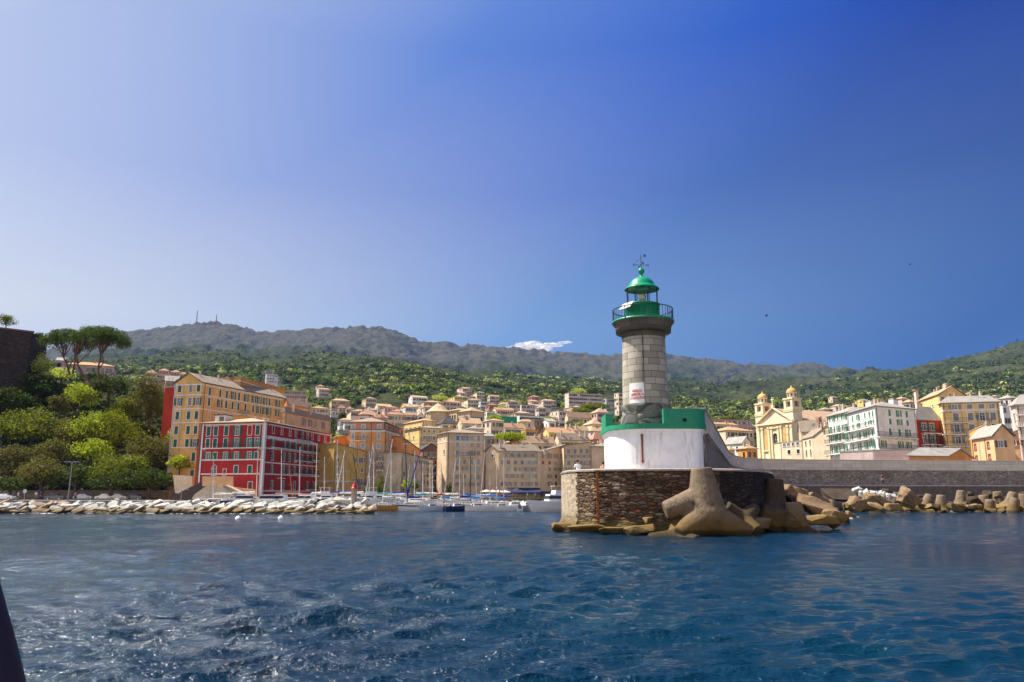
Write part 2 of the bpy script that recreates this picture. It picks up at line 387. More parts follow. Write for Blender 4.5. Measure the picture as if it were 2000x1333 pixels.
def rubble(name, cols, joint, sx=1.7, sy=6.0, bumpd=0.06, weed=True, coord='UV'):
    """thin irregular courses of field stone"""
    m, t, b = base_mat(name, 0.85, 0.25)
    v = coords(t, coord, (sx, sy, 1) if coord == 'UV' else (sx, sx, sy))
    dn = noise_n(t, v, 0.9, 3, 0.6, 1); dv = mixc(t, 0.14, v, dn)
    vo = nd(t, 'ShaderNodeTexVoronoi', feature='F1'); vo.inputs['Scale'].default_value = 1; vo.inputs['Randomness'].default_value = 0.85; t.links.new(dv, vo.inputs['Vector'])
    ve = nd(t, 'ShaderNodeTexVoronoi', feature='DISTANCE_TO_EDGE'); ve.inputs['Scale'].default_value = 1; ve.inputs['Randomness'].default_value = 0.85; t.links.new(dv, ve.inputs['Vector'])
    sp = nd(t, 'ShaderNodeSeparateColor'); t.links.new(vo.outputs['Color'], sp.inputs[0])
    k = len(cols); c = ramp(t, sp.outputs[0], [(i/(k-1), cols[i]) for i in range(k)])
    n = noise_n(t, coords(t, coord), 7, 5, 0.7); big = noise_n(t, coords(t, coord), 0.5, 4, 0.6)
    c = mixc(t, ramp(t, n, [(0.35, 0.5), (0.7, 0.0)]), c, joint)
    c = mixc(t, ramp(t, big, [(0.45, 0.0), (0.75, 0.45)]), c, tuple(x*0.8 for x in joint))
    c = mixc(t, ramp(t, ve.outputs[0], [(0.0, 0.9), (0.10, 0.0)]), c, joint)
    if weed:
        g = nd(t, 'ShaderNodeNewGeometry'); s = nd(t, 'ShaderNodeSeparateXYZ'); t.links.new(g.outputs['Position'], s.inputs[0])
        a = nd(t, 'ShaderNodeMath', operation='MULTIPLY_ADD'); t.links.new(n, a.inputs[0]); a.inputs[1].default_value = -0.9; t.links.new(s.outputs[2], a.inputs[2])
        c = mixc(t, ramp(t, a.outputs[0], [(0.0, 0.9), (0.45, 0.0)]), c, (0.10, 0.075, 0.02))
    t.links.new(c, b.inputs['Base Color'])
    h = ramp(t, ve.outputs[0], [(0.0, 0.0), (0.2, 1.0)])
    ad = nd(t, 'ShaderNodeMath', operation='MULTIPLY_ADD'); t.links.new(n, ad.inputs[0]); ad.inputs[1].default_value = 0.5; t.links.new(h, ad.inputs[2])
    ad2 = nd(t, 'ShaderNodeMath', operation='MULTIPLY_ADD'); t.links.new(sp.outputs[1], ad2.inputs[0]); ad2.inputs[1].default_value = 0.6; t.links.new(ad.outputs[0], ad2.inputs[2])
    bump(t, b, ad2.outputs[0], 1.0, bumpd)
    return m
def sea_concrete(name, col, weedcol=(0.13, 0.085, 0.018), zw=0.9, dark=0.55):
    m, t, b = base_mat(name, 0.8, 0.25)
    v = coords(t); n = noise_n(t, v, 2.2, 7, 0.7); n2 = noise_n(t, v, 14, 4, 0.7)
    c = ramp(t, n, [(0.3, tuple(x*dark for x in col)), (0.5, col), (0.75, tuple(min(1, x*1.25) for x in col))])
    c = mixc(t, ramp(t, n2, [(0.55, 0.0), (0.75, 0.4)]), c, tuple(x*0.45 for x in col))
    g = nd(t, 'ShaderNodeNewGeometry'); s = nd(t, 'ShaderNodeSeparateXYZ'); t.links.new(g.outputs['Position'], s.inputs[0])
    a = nd(t, 'ShaderNodeMath', operation='MULTIPLY_ADD'); t.links.new(n, a.inputs[0]); a.inputs[1].default_value = -1.1; t.links.new(s.outputs[2], a.inputs[2])
    c = mixc(t, ramp(t, a.outputs[0], [(0.0, 0.85), (min(1, zw*0.8), 0.0)]), c, weedcol)
    a2 = nd(t, 'ShaderNodeMath', operation='MULTIPLY_ADD'); t.links.new(n, a2.inputs[0]); a2.inputs[1].default_value = -0.5; t.links.new(s.outputs[2], a2.inputs[2])
    c = mixc(t, ramp(t, a2.outputs[0], [(0.0, 0.8), (0.1, 0.0)]), c, (0.03, 0.022, 0.008))
    n4 = noise_n(t, v, 5.0, 8, 0.75); t.links.new(c, b.inputs['Base Color']); bump(t, b, n4, 1.0, 0.10); return m
def paint(name, col, rough=0.35, worn=0.25):
    m, t, b = base_mat(name, rough, 0.5)
    v = coords(t); n = noise_n(t, v, 3, 6, 0.7); n2 = noise_n(t, coords(t, 'Object', (3, 3, 0.4)), 2, 5, 0.7)
    c = ramp(t, n, [(0.3, tuple(x*0.8 for x in col)), (0.6, col)])
    c = mixc(t, ramp(t, n2, [(0.52, 0.0), (0.72, worn*1.3)]), c, tuple(x*0.35+0.02 for x in col)); n3 = noise_n(t, v, 7, 6, 0.75); c = mixc(t, ramp(t, n3, [(0.60, 0.0), (0.72, worn)]), c, (0.30, 0.36, 0.30))
    t.links.new(c, b.inputs['Base Color']); return m
GREEN = paint('green_paint', (0.0, 0.27, 0.115)); GREEN_M = paint('green_masonry_paint', (0.0, 0.24, 0.12), 0.6, 0.5)
IRON = plain('dark_green_iron', (0.01, 0.055, 0.035), 0.5)
def whitewash():
    m, t, b = base_mat('whitewash', 0.8, 0.2)
    v = coords(t); n = noise_n(t, v, 1.1, 6, 0.65); st = noise_n(t, coords(t, 'Object', (2.6, 2.6, 0.22)), 1.6, 6, 0.75)
    c = ramp(t, n, [(0.3, (0.66, 0.66, 0.66)), (0.6, (0.80, 0.80, 0.79))])
    c = mixc(t, ramp(t, st, [(0.54, 0.0), (0.70, 0.7)]), c, (0.22, 0.21, 0.20)); st2 = noise_n(t, coords(t, 'Object', (6, 6, 0.5)), 1.1, 5, 0.8); c = mixc(t, ramp(t, st2, [(0.60, 0.0), (0.78, 0.5)]), c, (0.40, 0.25, 0.14))
    br = nd(t, 'ShaderNodeTexBrick'); br.inputs['Scale'].default_value = 1; br.inputs['Brick Width'].default_value = 0.75; br.inputs['Row Height'].default_value = 0.28; br.inputs['Mortar Size'].default_value = 0.012
    t.links.new(coords(t, 'UV'), br.inputs['Vector'])
    t.links.new(c, b.inputs['Base Color']); bump(t, b, br.outputs[1], -0.5, 0.012); return m
WHITE = whitewash()
TOWER_ST = ashlar('tower_ashlar', (0.52, 0.46, 0.37), (0.28, 0.24, 0.19), (0.05, 0.045, 0.04), 1.05, 0.40, 0.014)
DARK_ST = ashlar('dark_cornice_stone', (0.15, 0.125, 0.10), (0.10, 0.085, 0.07), (0.05, 0.04, 0.035), 1.2, 0.5, 0.008)
PLINTH_ST = rubble('worn_plinth_stone', [(0.10, 0.09, 0.085), (0.30, 0.28, 0.25), (0.16, 0.14, 0.12), (0.42, 0.40, 0.36)], (0.05, 0.045, 0.04), 0.8, 1.4, 0.08, False)
# ---------------------------------------------------------------- lighthouse
LY = 48.7; PXM = LY/F
def zy(y, px=1257): return at(px, y, LY).z
LX = at(1261.3, 792, LY).x
LC = (LX, LY, 0)
lh = thing('lighthouse', 'stone harbour lighthouse with green lantern dome, green gallery and white base at the jetty head', 'lighthouse', (LX, LY, 3.6))
zt0, zt1 = zy(793), zy(663)
t_ = MB(); t_.lathe([(1.46, zt0), (1.36, zt1)], LC, 64); t_.build('tower', TOWER_ST, lh, weld=True)
p_ = MB()
zr = 6.34
p_.lathe([(1.62, zr-0.02), (1.60, zr+0.55), (1.50, zr+0.7), (1.50, zr+0.95), (1.58, zt0-0.12), (1.55, zt0-0.02), (1.46, zt0+0.03)], LC, 64); p_.build('plinth', PLINTH_ST, lh, weld=True)
k_ = PXM
c_ = MB(); c_.lathe([(1.37, zt1), (1.40, zt1+0.02), (1.40, zy(651)), (54*k_, zy(652)), (55*k_, zy(643)), (56*k_, zy(639)), (60*k_, zy(634)), (61*k_, zy(633)), (61*k_, zy(630.5)), (20*k_, zy(630.5))], LC, 64)
c_.build('cornice', DARK_ST, lh, weld=True)
zd = zy(630.5)+0.003
r_ = MB(); GR = 59.5*k_; zrt = zy(607)
for i in range(48):
    an = 2*math.pi*i/48; x, y = LX+GR*math.cos(an), LY+GR*math.sin(an)
    r_.tube((x, y, zd-0.05), (x, y, zrt), 0.017 if i % 6 else 0.03, None, 5)
for z, rr in ((zrt, 0.03), (zd+0.05, 0.022)):
    pts = [(LX+GR*math.cos(a*math.pi/32), LY+GR*math.sin(a*math.pi/32), z) for a in range(65)]
    for a, b in zip(pts, pts[1:]): r_.tube(a, b, rr, None, 6, False)
r_.build('railing', IRON, lh)
ed = MB(); ed.lathe([(61.2*k_, zd-0.07), (61.8*k_, zd-0.06), (61.8*k_, zd+0.03), (60.6*k_, zd+0.03)], LC, 64); ed.build('deck_edge', GREEN, lh)
DR = 34*k_; zdr = zy(596.5)
d_ = MB(); d_.lathe([(DR, zd), (DR, zdr-0.06), (DR+0.05, zdr-0.05), (DR+0.05, zdr), (DR-0.12, zdr+0.01), (0.02, zdr+0.012)], LC, 48); d_.build('lantern_drum', GREEN, lh)
zb = zy(566)
for i in range(8):
    an = 2*math.pi*(i+0.35)/8; x, y = LX+(DR-0.09)*math.cos(an), LY+(DR-0.09)*math.sin(an)
    MB().tube((x, y, zdr), (x, y, zb+0.1), 0.036, None, 6).build('lantern_post', IRON, lh)
gl, gt, gb = base_mat('lantern_glass', 0.02, 0.5)
gb.inputs['Transmission Weight'].default_value = 1; gb.inputs['IOR'].default_value = 1.02; gb.inputs['Base Color'].default_value = (0.9, 0.97, 1, 1)
MB().lathe([(DR-0.10, zdr+0.02), (DR-0.10, zb+0.08)], LC, 32).build('lantern_glass', gl, lh)
dm = MB(); BR = 34.5*k_
dm.lathe([(0.06, zb+0.16), (BR*0.93, zb+0.10), (BR, zb-0.03), (BR+0.015, zb), (BR*0.86, zb+0.16), (26.5*k_, zb+0.22), (25.3*k_, zb+0.33), (22.5*k_, zb+0.50), (18*k_, zb+0.66), (12*k_, zb+0.78), (5*k_, zb+0.86), (3.2*k_, zb+0.93), (3.2*k_, zb+1.0)], LC, 48)
dmo = dm.build('dome', GREEN, lh, weld=True)
MB().lathe([(0.02, zb+0.98), (0.11, zb+1.0), (0.07, zb+1.05), (0.15, zb+1.10), (0.21, zb+1.20), (0.21, zb+1.30), (0.15, zb+1.41), (0.06, zb+1.47), (0.03, zb+1.55)], LC, 24).build('finial', GREEN, dmo, LC and WL[lh.name])
vn = MB(); zv = zb+1.5
vn.tube((LX, LY, zv), (LX, LY, zy(497)), 0.024, 0.015, 6)
zc = zy(518)
for an in (0.1, 0.1+math.pi/2): vn.tube((LX-0.40*math.cos(an), LY-0.40*math.sin(an), zc), (LX+0.40*math.cos(an), LY+0.40*math.sin(an), zc), 0.016, None, 5)
za = zy(505); an = -0.5
vn.tube((LX-0.27*math.cos(an), LY-0.27*math.sin(an), za-0.12), (LX+0.27*math.cos(an), LY+0.27*math.sin(an), za+0.12), 0.014, None, 5)
vn.box((LX+0.27*math.cos(an), LY+0.27*math.sin(an), za+0.14), (0.16, 0.02, 0.15), an); vn.tube((LX-0.24*math.cos(an), LY-0.24*math.sin(an), za-0.10), (LX-0.36*math.cos(an), LY-0.36*math.sin(an), za-0.16), 0.04, 0.004, 5)
vno = vn.build('weather_vane', IRON, lh)
def letter(ch, x, y, z, s, rz):
    L = MB(); seg = {'O': [(-1, -1, -1, 1), (-1, 1, 1, 1), (1, 1, 1, -1), (1, -1, -1, -1)], 'E': [(-1, -1, -1, 1), (-1, 1, 1, 1), (-1, 0, .7, 0), (-1, -1, 1, -1)],
                      'N': [(-1, -1, -1, 1), (-1, 1, 1, -1), (1, -1, 1, 1)], 'S': [(1, 1, -1, 1), (-1, 1, -1, 0), (-1, 0, 1, 0), (1, 0, 1, -1), (1, -1, -1, -1)]}[ch]
    for a, b, c, d in seg: L.tube((x+a*s*math.cos(rz), y+a*s*math.sin(rz), z+b*s), (x+c*s*math.cos(rz), y+c*s*math.sin(rz), z+d*s), 0.016, None, 4)
    L.build('letter', IRON, vno, WL[lh.name])
for ch, q_ in (('E', math.pi+0.1), ('O', 0.1), ('S', 0.1-math.pi/2), ('N', 0.1+math.pi/2)): letter(ch, LX+0.46*math.cos(q_), LY+0.46*math.sin(q_), zc, 0.06, 0.1)
lm = MB(); lm.lathe([(0.16, zdr), (0.16, zdr+0.25), (0.24, zdr+0.28), (0.26, zdr+0.62), (0.18, zdr+0.72), (0.02, zdr+0.74)], LC, 20); lm.build('lamp_lens', plain('lamp_lens_glass', (0.45, 0.42, 0.33), 0.15, 0.6), lh)
pn = MB(); a, b, c, d = [at(px, py, Y) for px, py, Y in ((1209, 607, 47.35), (1230, 601, 47.15), (1238, 589, 47.75), (1217, 596, 47.95))]
nv = (b-a).cross(d-a).normalized()*0.05; pn.add([a, b, c, d, a+nv, b+nv, c+nv, d+nv], [(0, 1, 2, 3), (7, 6, 5, 4), (0, 4, 5, 1), (1, 5, 6, 2), (2, 6, 7, 3), (3, 7, 4, 0)])
pn.build('solar_panel', plain('panel_back', (0.55, 0.52, 0.46), 0.5), lh)
cb = MB(); ca_ = R(258)
for z0, z1 in ((zt0, zt1+0.02),):
    pts = [(LX+(1.50-(i/10)*0.10)*math.cos(ca_), LY+(1.50-(i/10)*0.10)*math.sin(ca_), z0+(z1-z0)*i/10) for i in range(11)]
    cb.path(pts, [0.02]*11, 6)
cb.build('lightning_cable', plain('black_cable', (0.012, 0.012, 0.012), 0.7), lh)
# base: white drum with a rounded left side, flat front, rounded right corner
def X(px, Y, y=917): return at(px, y, Y).x
fy = 46.45; xl = X(1193, fy+2.3); xr = X(1374, fy+1.1)
def head(off=0):
    P = []; cx, cy, r = xl+2.2, fy+2.2, 2.2+off
    for i in range(15):
        a = math.pi+i/14*(math.pi/2); P.append((cx+r*math.cos(a), cy+r*math.sin(a)))
    cx, cy, r = xr-1.0, fy+1.05, 1.0+off
    for i in range(9):
        a = 1.5*math.pi+i/8*(math.pi/2-0.25); P.append((cx+r*math.cos(a), cy+r*math.sin(a)))
    P.append((xr+1.0+off, fy+5.4)); P.append((xl-off, fy+5.4)); return P
def loft(mb, polys, zs, cap=True):
    n = len(polys[0]); o = []
    for P, z in zip(polys, zs): o += [(p[0], p[1], z) for p in P]
    u = [0]
    for i in range(n): u.append(u[-1]+math.hypot(polys[0][(i+1) % n][0]-polys[0][i][0], polys[0][(i+1) % n][1]-polys[0][i][1]))
    fs = []; uv = []
    for j in range(len(polys)-1):
        for i in range(n):
            fs.append((j*n+i, j*n+(i+1) % n, (j+1)*n+(i+1) % n, (j+1)*n+i)); uv.append([(u[i], zs[j]), (u[i+1], zs[j]), (u[i+1], zs[j+1]), (u[i], zs[j+1])])
    if cap: fs.append(tuple(range((len(polys)-1)*n, len(polys)*n))); uv.append([(p[0], p[1]) for p in polys[-1]])
    mb.add(o, fs, uv)
b_ = MB(); loft(b_, [head(0.05), head(0), head(0.02), head(0.17)], [3.4, 3.9, 5.70, 6.02]); b_.build('base', WHITE, lh)
g_ = MB(); loft(g_, [head(0.17), head(0.24), head(0.24)], [6.02, 6.04, 6.34]); g_.build('base_rim', GREEN_M, lh)
# green parapets on the rim
H0 = head(0.20); H1 = head(-0.28)
gp = MB(); i0 = 24; lp = [(xl-0.18, fy+2.9), (xl+0.30, fy+2.9), (xl+0.30, fy+5.3), (xl-0.18, fy+5.3)]
gp.prism(lp, 6.343, 7.22); gp.build('parapet', GREEN_M, lh)
gp = MB(); xp = X(1300, fy-0.2)
gp.prism([(xp, fy-0.2)]+H0[15:24]+[(xr+1.0+0.2, fy+5.3), (xr+1.0-0.28, fy+5.3)]+list(reversed(H1[15:24]))+[(xp, fy+0.28)], 6.343, 7.24); gp.build('parapet', GREEN_M, lh)
MB().box((X(1340, fy), fy-0.21, 6.55), (0.20, 0.05, 0.18)).build('drain_hole', plain('black_hole', (0.01, 0.012, 0.01), 1), lh)
rs = MB(); px0 = X(1256, fy-0.02); rs.box((px0, fy-0.01, 4.85), (0.10, 0.06, 1.75)); rs.build('rusty_strip', plain('rusty_iron', (0.26, 0.075, 0.018), 0.9, var=0.5, scale=9), lh)
MB().box((px0, fy-0.03, 5.62), (0.16, 0.05, 0.06)).build('bracket', MATS['rusty_iron'], lh); MB().box((px0, fy-0.03, 4.1), (0.16, 0.05, 0.06)).build('bracket', MATS['rusty_iron'], lh)
# the speed-limit board on the tower
sgn = thing('sign', 'white board with red lettering VITESSE LIMITEE on the lighthouse tower', 'sign', (LX, LY, zt0))
ha = R(239); rs_ = 1.50
z0s, z1s = zt0+0.02, zt0+1.28
sb_ = MB(); n_ = 10; P = []
for z in (z0s, z1s):
    for rr in (1.475, 1.53):
        for i in range(n_+1):
            a = ha+(i/n_-0.5)*0.66; k = rr-(z-zt0)*0.028; P.append((LX+k*math.cos(a), LY+k*math.sin(a), z))
N = n_+1; fs = []
for i in range(n_): fs += [(N+i, N+i+1, 3*N+i+1, 3*N+i), (2*N+i, 3*N+i, 3*N+i+1, 2*N+i+1), (i, 2*N+i, 2*N+i+1, i+1), (i, i+1, N+i+1, N+i)]
fs += [(0, N, 3*N, 2*N), (N-1, 3*N-1, 4*N-1, 2*N-1)]
sb_.add(P, fs); sb_.build('board', plain('white_board', (0.80, 0.78, 0.74), 0.6, var=0.04), sgn)
for k, (txt, zz) in enumerate((('VITESSE', 0.72), ('LIMITEE A', 0.50), ('3 NOEUDS', 0.28))):
    cu = bpy.data.curves.new('lettering', 'FONT'); cu.body = txt; cu.size = 0.215; cu.align_x = 'CENTER'; cu.extrude = 0.004; cu.space_character = 1.0; cu.offset = 0.004
    to = bpy.data.objects.new('lettering', cu); COL.objects.link(to)
    bpy.context.view_layer.update(); dg = bpy.context.evaluated_depsgraph_get()
    me = bpy.data.meshes.new_from_object(to.evaluated_get(dg)); bpy.data.objects.remove(to)
    for vv in me.vertices:                     # wrap the letters round the tower
        a = ha+0.02+vv.co.x*0.92/1.5; rr = 1.542-(zz+vv.co.y)*0.028+vv.co.z; h = zt0+zz+vv.co.y
        vv.co = (rr*math.cos(a), rr*math.sin(a), h-WL[sgn.name][2])
    me.materials.clear(); me.materials.append(plain('red_letter_paint', (0.55, 0.03, 0.02), 0.6)); link('lettering', me, sgn)
# ---------------------------------------------------------------- stone platform at the jetty head
def XY(px, Y): return (at(px, 917, Y).x, Y)
plat = [XY(1097, 58), XY(1096, 53), XY(1098.5, 50), XY(1107, 48), XY(1127, 46.4), XY(1160, 45.2), XY(1220, 44.3), XY(1290, 43.9), XY(1360, 44.0), XY(1430, 44.7), XY(1475, 46), XY(1497, 48.5), XY(1508, 53), XY(1512, 62), XY(1100, 63)]
def subdiv(poly, step):
    o = []
    for i in range(len(poly)):
        a = Vector(poly[i]); b = Vector(poly[(i+1) % len(poly)]); n = max(1, int((b-a).length/step))
        for k in range(n): o.append(tuple(a.lerp(b, k/n)))
    return o
def stonewall(poly, z0, z1, amp, dz=0.09, step=0.12, seed=0, flare=0.0, i0=0, i1=None):
    """open strip of wall following poly with a knobbly face: real relief, uv in metres"""
    P = [Vector((*p, 0)) for p in poly]; i1 = len(P) if i1 is None else i1
    nz = int((z1-z0)/dz); V = []; u = 0; U = []
    for i in range(len(P)):
        if i: u += (P[i]-P[i-1]).length
        U.append(u)
    for i in range(len(P)):
        d = (P[min(i+1, len(P)-1)]-P[max(i-1, 0)]).normalized(); nrm = Vector((d.y, -d.x, 0))
        for j in range(nz+1):
            z = z0+(z1-z0)*j/nz
            q = Vector((U[i]*1.7+seed, z*6, 0)); h = mnoise.noise(q)*0.6+mnoise.noise(q*2.3)*0.4
            low = max(0, 1-(z+0.2)/0.9)
            bulge = flare*low*(1+1.6*mnoise.noise(Vector((U[i]*0.9, seed+4, z*1.5))))
            e = 0 if j == nz else 1
            V.append(P[i]+nrm*(h*amp*e+bulge)+Vector((0, 0, z)))
    n = nz+1; F_ = []; UV = []
    for i in range(len(P)-1):
        for j in range(nz):
            F_.append((i*n+j, (i+1)*n+j, (i+1)*n+j+1, i*n+j+1)); z = z0+(z1-z0)*j/nz; zz = z0+(z1-z0)*(j+1)/nz
            UV.append([(U[i], z), (U[i+1], z), (U[i+1], zz), (U[i], zz)])
    return V, F_, UV
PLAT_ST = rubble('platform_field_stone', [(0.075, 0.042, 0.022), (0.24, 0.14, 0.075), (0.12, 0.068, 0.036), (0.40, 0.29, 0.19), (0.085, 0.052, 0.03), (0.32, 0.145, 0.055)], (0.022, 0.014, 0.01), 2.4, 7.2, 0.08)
PLAT_CO = sea_concrete('peeling_render', (0.42, 0.33, 0.23), zw=0.7, dark=0.4)
pf = thing('jetty_platform', 'round headed platform of dark field stone standing in the sea under the lighthouse', 'jetty', (X(1300, 52), 52, 0))
fp = subdiv(plat[:-1], 0.12)
i_left = next(i for i, p in enumerate(fp) if abs(p[0]-plat[4][0]) < 0.05 and abs(p[1]-plat[4][1]) < 0.05)
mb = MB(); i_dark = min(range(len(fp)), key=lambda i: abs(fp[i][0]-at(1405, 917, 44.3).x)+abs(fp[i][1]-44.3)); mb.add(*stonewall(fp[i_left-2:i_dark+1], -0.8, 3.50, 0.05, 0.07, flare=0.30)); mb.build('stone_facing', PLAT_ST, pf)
mb = MB(); mb.add(*stonewall(fp[i_dark:-1], -0.8, 3.50, 0.05, 0.07, seed=3, flare=0.30)); fo = mb.build('stone_facing', rubble('stained_shaded_field_stone', [(0.030, 0.020, 0.014), (0.070, 0.045, 0.03), (0.04, 0.028, 0.02), (0.10, 0.075, 0.055)], (0.012, 0.009, 0.007), 2.4, 7.2, 0.08), pf); fo['label'] = 'stone facing darkened by stain and painted shade'  # right stretch of facing: dark stain plus deep shade, both put into its colour
mb = MB(); mb.add(*stonewall(fp[:i_left+1], -0.8, 3.52, 0.07, 0.1, seed=9, flare=0.25), smooth=True); mb.build('render_coat', PLAT_CO, pf)
def inset(poly, d):
    c = Vector((sum(p[0] for p in poly)/len(poly), sum(p[1] for p in poly)/len(poly)))
    return [tuple(Vector(p)+(c-Vector(p)).normalized()*d) for p in poly]
mb = MB(); loft(mb, [inset(plat, -0.05), inset(plat, -0.06), inset(plat, 0.02)], [3.46, 3.55, 3.60]); mb.build('paving', sea_concrete('platform_paving', (0.40, 0.33, 0.28)), pf)
rp = at(1166.5, 917, 44.9); MB().box((rp.x, 44.92, 1.85), (0.14, 0.12, 3.3)).build('rusty_post', MATS['rusty_iron'], pf)
# ---------------------------------------------------------------- sea wall behind
WALL_ST = rubble('seawall_stone', [(0.20, 0.175, 0.155), (0.46, 0.40, 0.34), (0.29, 0.25, 0.215), (0.56, 0.49, 0.42)], (0.085, 0.07, 0.06), 2.6, 5.5, 0.06, False)
PAR_ST = ashlar('parapet_stone', (0.62, 0.56, 0.47), (0.48, 0.43, 0.36), (0.20, 0.18, 0.16), 1.6, 0.55, 0.01, dirtamt=0.6)
line = [(xr+0.22, fy+1.3), XY(1424, 98), XY(1436, 108), XY(1455, 114), XY(1490, 118), XY(1560, 120), XY(1700, 122), XY(1850, 123.5), XY(2050, 125), XY(2350, 128)]
def sweep(mb, line, prof, step=2.0):
    """prof: list of (outward offset, z); line ordered so that outward is to the right of travel... outward = towards the open sea"""
    pts = []
    for a, b in zip(line, line[1:]):
        a = Vector(a); b = Vector(b); n = max(1, int((b-a).length/step)); pts += [a.lerp(b, k/n) for k in range(n)]
    pts.append(Vector(line[-1])); V = []; U = [0]
    for i in range(1, len(pts)): U.append(U[-1]+(pts[i]-pts[i-1]).length)
    m = len(prof)
    for i, p in enumerate(pts):
        d0 = (pts[i]-pts[max(i-1, 0)]); d1 = (pts[min(i+1, len(pts)-1)]-pts[i])
        d = (d0.normalized() if d0.length else d1.normalized())+(d1.normalized() if d1.length else d0.normalized()); d.normalize(); nrm = Vector((d.y, -d.x))
        for o, z in prof: V.append((p.x+nrm.x*o, p.y+nrm.y*o, z))
    F_ = []; UV = []; L = [0]
    for j in range(1, m): L.append(L[-1]+math.hypot(prof[j][0]-prof[j-1][0], prof[j][1]-prof[j-1][1]))
    for i in range(len(pts)-1):
        for j in range(m-1): F_.append((i*m+j, i*m+j+1, (i+1)*m+j+1, (i+1)*m+j)); UV.append([(U[i], -L[j]), (U[i], -L[j+1]), (U[i+1], -L[j+1]), (U[i+1], -L[j])])
    mb.add(V, F_, UV); mb.add([V[j] for j in range(m)], [tuple(range(m))]); mb.add([V[-m+j] for j in range(m)], [tuple(reversed(range(m)))])
sw = thing('sea_wall', 'long grey stone sea wall running from the lighthouse to the right edge of the photo', 'sea wall', (30, 110, 0))
mb = MB(); sweep(mb, line, [(-2.2, 3.0), (-2.2, 5.6), (0.0, 5.85), (0.08, 3.3), (0.1, 3.0)]); mb.build('wall', WALL_ST, sw)
mb = MB(); sweep(mb, line, [(-0.75, 5.62), (-0.75, 7.42), (-0.7, 7.48), (0.14, 7.46), (0.16, 7.40), (0.02, 7.33), (0.02, 6.12), (0.22, 6.0), (0.22, 5.86), (0.012, 5.80)]); mb.build('parapet', PAR_ST, sw)
wl2 = [XY(1480, 62), XY(1500, 90), XY(1525, 104), XY(1570, 110), XY(1700, 113.5), XY(1850, 115.5), XY(2050, 117), XY(2350, 120)]
wk = thing('walkway', 'low dark concrete walkway along the foot of the sea wall', 'walkway', (40, 112, 0))
mb = MB(); wl3 = [(p[0]+(-0.6), p[1]) for p in line[1:]]
poly = wl2+list(reversed([(x, y+0.5) for x, y in line[4:]]))+[(line[1][0], 98), (line[0][0]+3, 62)]
mb.prism(poly, -2, 3.42); mb.build('deck', sea_concrete('walkway_concrete', (0.13, 0.10, 0.085), zw=0.5), wk)
mb = MB(); sweep(mb, wl2[2:], [(-0.7, 3.425), (-0.7, 3.50), (0.06, 3.50), (0.06, 3.32), (0.004, 3.30)], 1.6); mb.build('kerb', sea_concrete('walkway_kerb', (0.42, 0.34, 0.33)), wk)
mb = MB(); sweep(mb, wl2[1:], [(-0.3, 0.9), (0.9, 1.2), (0.95, -1)], 3); mb.build('ledge', sea_concrete('ledge_concrete', (0.30, 0.24, 0.19)), wk)
# ---------------------------------------------------------------- materials of the town
PAL = dict(red=(0.47, 0.040, 0.038), brick=(0.42, 0.045, 0.02), yellow=(0.74, 0.45, 0.16), ochre=(0.60, 0.33, 0.08), mustard=(0.68, 0.43, 0.13), orange=(0.76, 0.35, 0.12), terra=(0.60, 0.26, 0.15),
           beige=(0.66, 0.48, 0.31), paleyel=(0.72, 0.53, 0.20), cream=(0.66, 0.55, 0.38), white=(0.76, 0.73, 0.69), pinkwhite=(0.66, 0.52, 0.46), pink=(0.60, 0.36, 0.30), grey=(0.34, 0.30, 0.27),
           brown=(0.23, 0.14, 0.10), peach=(0.74, 0.45, 0.24), stone=(0.56, 0.41, 0.25), gold=(0.80, 0.53, 0.22), apricot=(0.72, 0.30, 0.09), sand=(0.70, 0.55, 0.38), tan=(0.48, 0.34, 0.23), church=(0.78, 0.66, 0.46),
           greyblue=(0.38, 0.40, 0.42))
def W(k): return plaster(k+'_plaster', PAL[k])
RT = dict(lauze=rooftile('lauze_roof', (0.33, 0.26, 0.19), (0.23, 0.19, 0.15)), tile=rooftile('terracotta_tiles', (0.44, 0.20, 0.12), (0.38, 0.26, 0.18)), tan=rooftile('sun_bleached_tiles', (0.50, 0.34, 0.21), (0.38, 0.25, 0.16)),
          slate=rooftile('slate_roof', (0.06, 0.055, 0.06), (0.10, 0.09, 0.09)), orange=rooftile('orange_tiles', (0.52, 0.28, 0.14), (0.44, 0.28, 0.17)), grey=rooftile('grey_roof', (0.36, 0.33, 0.29), (0.26, 0.24, 0.21)))
TRIM = plain('white_trim', (0.72, 0.69, 0.64), 0.7); STONE_TRIM = plain('stone_trim', (0.50, 0.42, 0.32), 0.8)
GLASS = plain('window_glass', (0.02, 0.025, 0.03), 0.12, 0.6); SASH = plain('white_sash', (0.62, 0.61, 0.58), 0.6)
SH = dict(g=plain('green_shutter_paint', (0.035, 0.12, 0.075), 0.6), G=plain('bright_green_shutter_paint', (0.03, 0.26, 0.11), 0.6), B=plain('blue_shutter_paint', (0.06, 0.22, 0.52), 0.6), w=plain('white_shutter_paint', (0.60, 0.58, 0.55), 0.6),
          l=plain('pale_blue_shutter_paint', (0.30, 0.42, 0.46), 0.6), s=plain('slate_blue_shutter_paint', (0.20, 0.21, 0.25), 0.6), n=plain('brown_shutter_paint', (0.13, 0.08, 0.06), 0.6), r=plain('red_shutter_paint', (0.40, 0.05, 0.04), 0.6), y=plain('grey_shutter_paint', (0.26, 0.24, 0.22), 0.6))
RAILM = plain('black_railing', (0.03, 0.03, 0.03), 0.6)
MC = {}
def cached(key, fn):
    if key not in MC: MC[key] = fn()
    return MC[key]
def q5(x): return round(x*10)/10
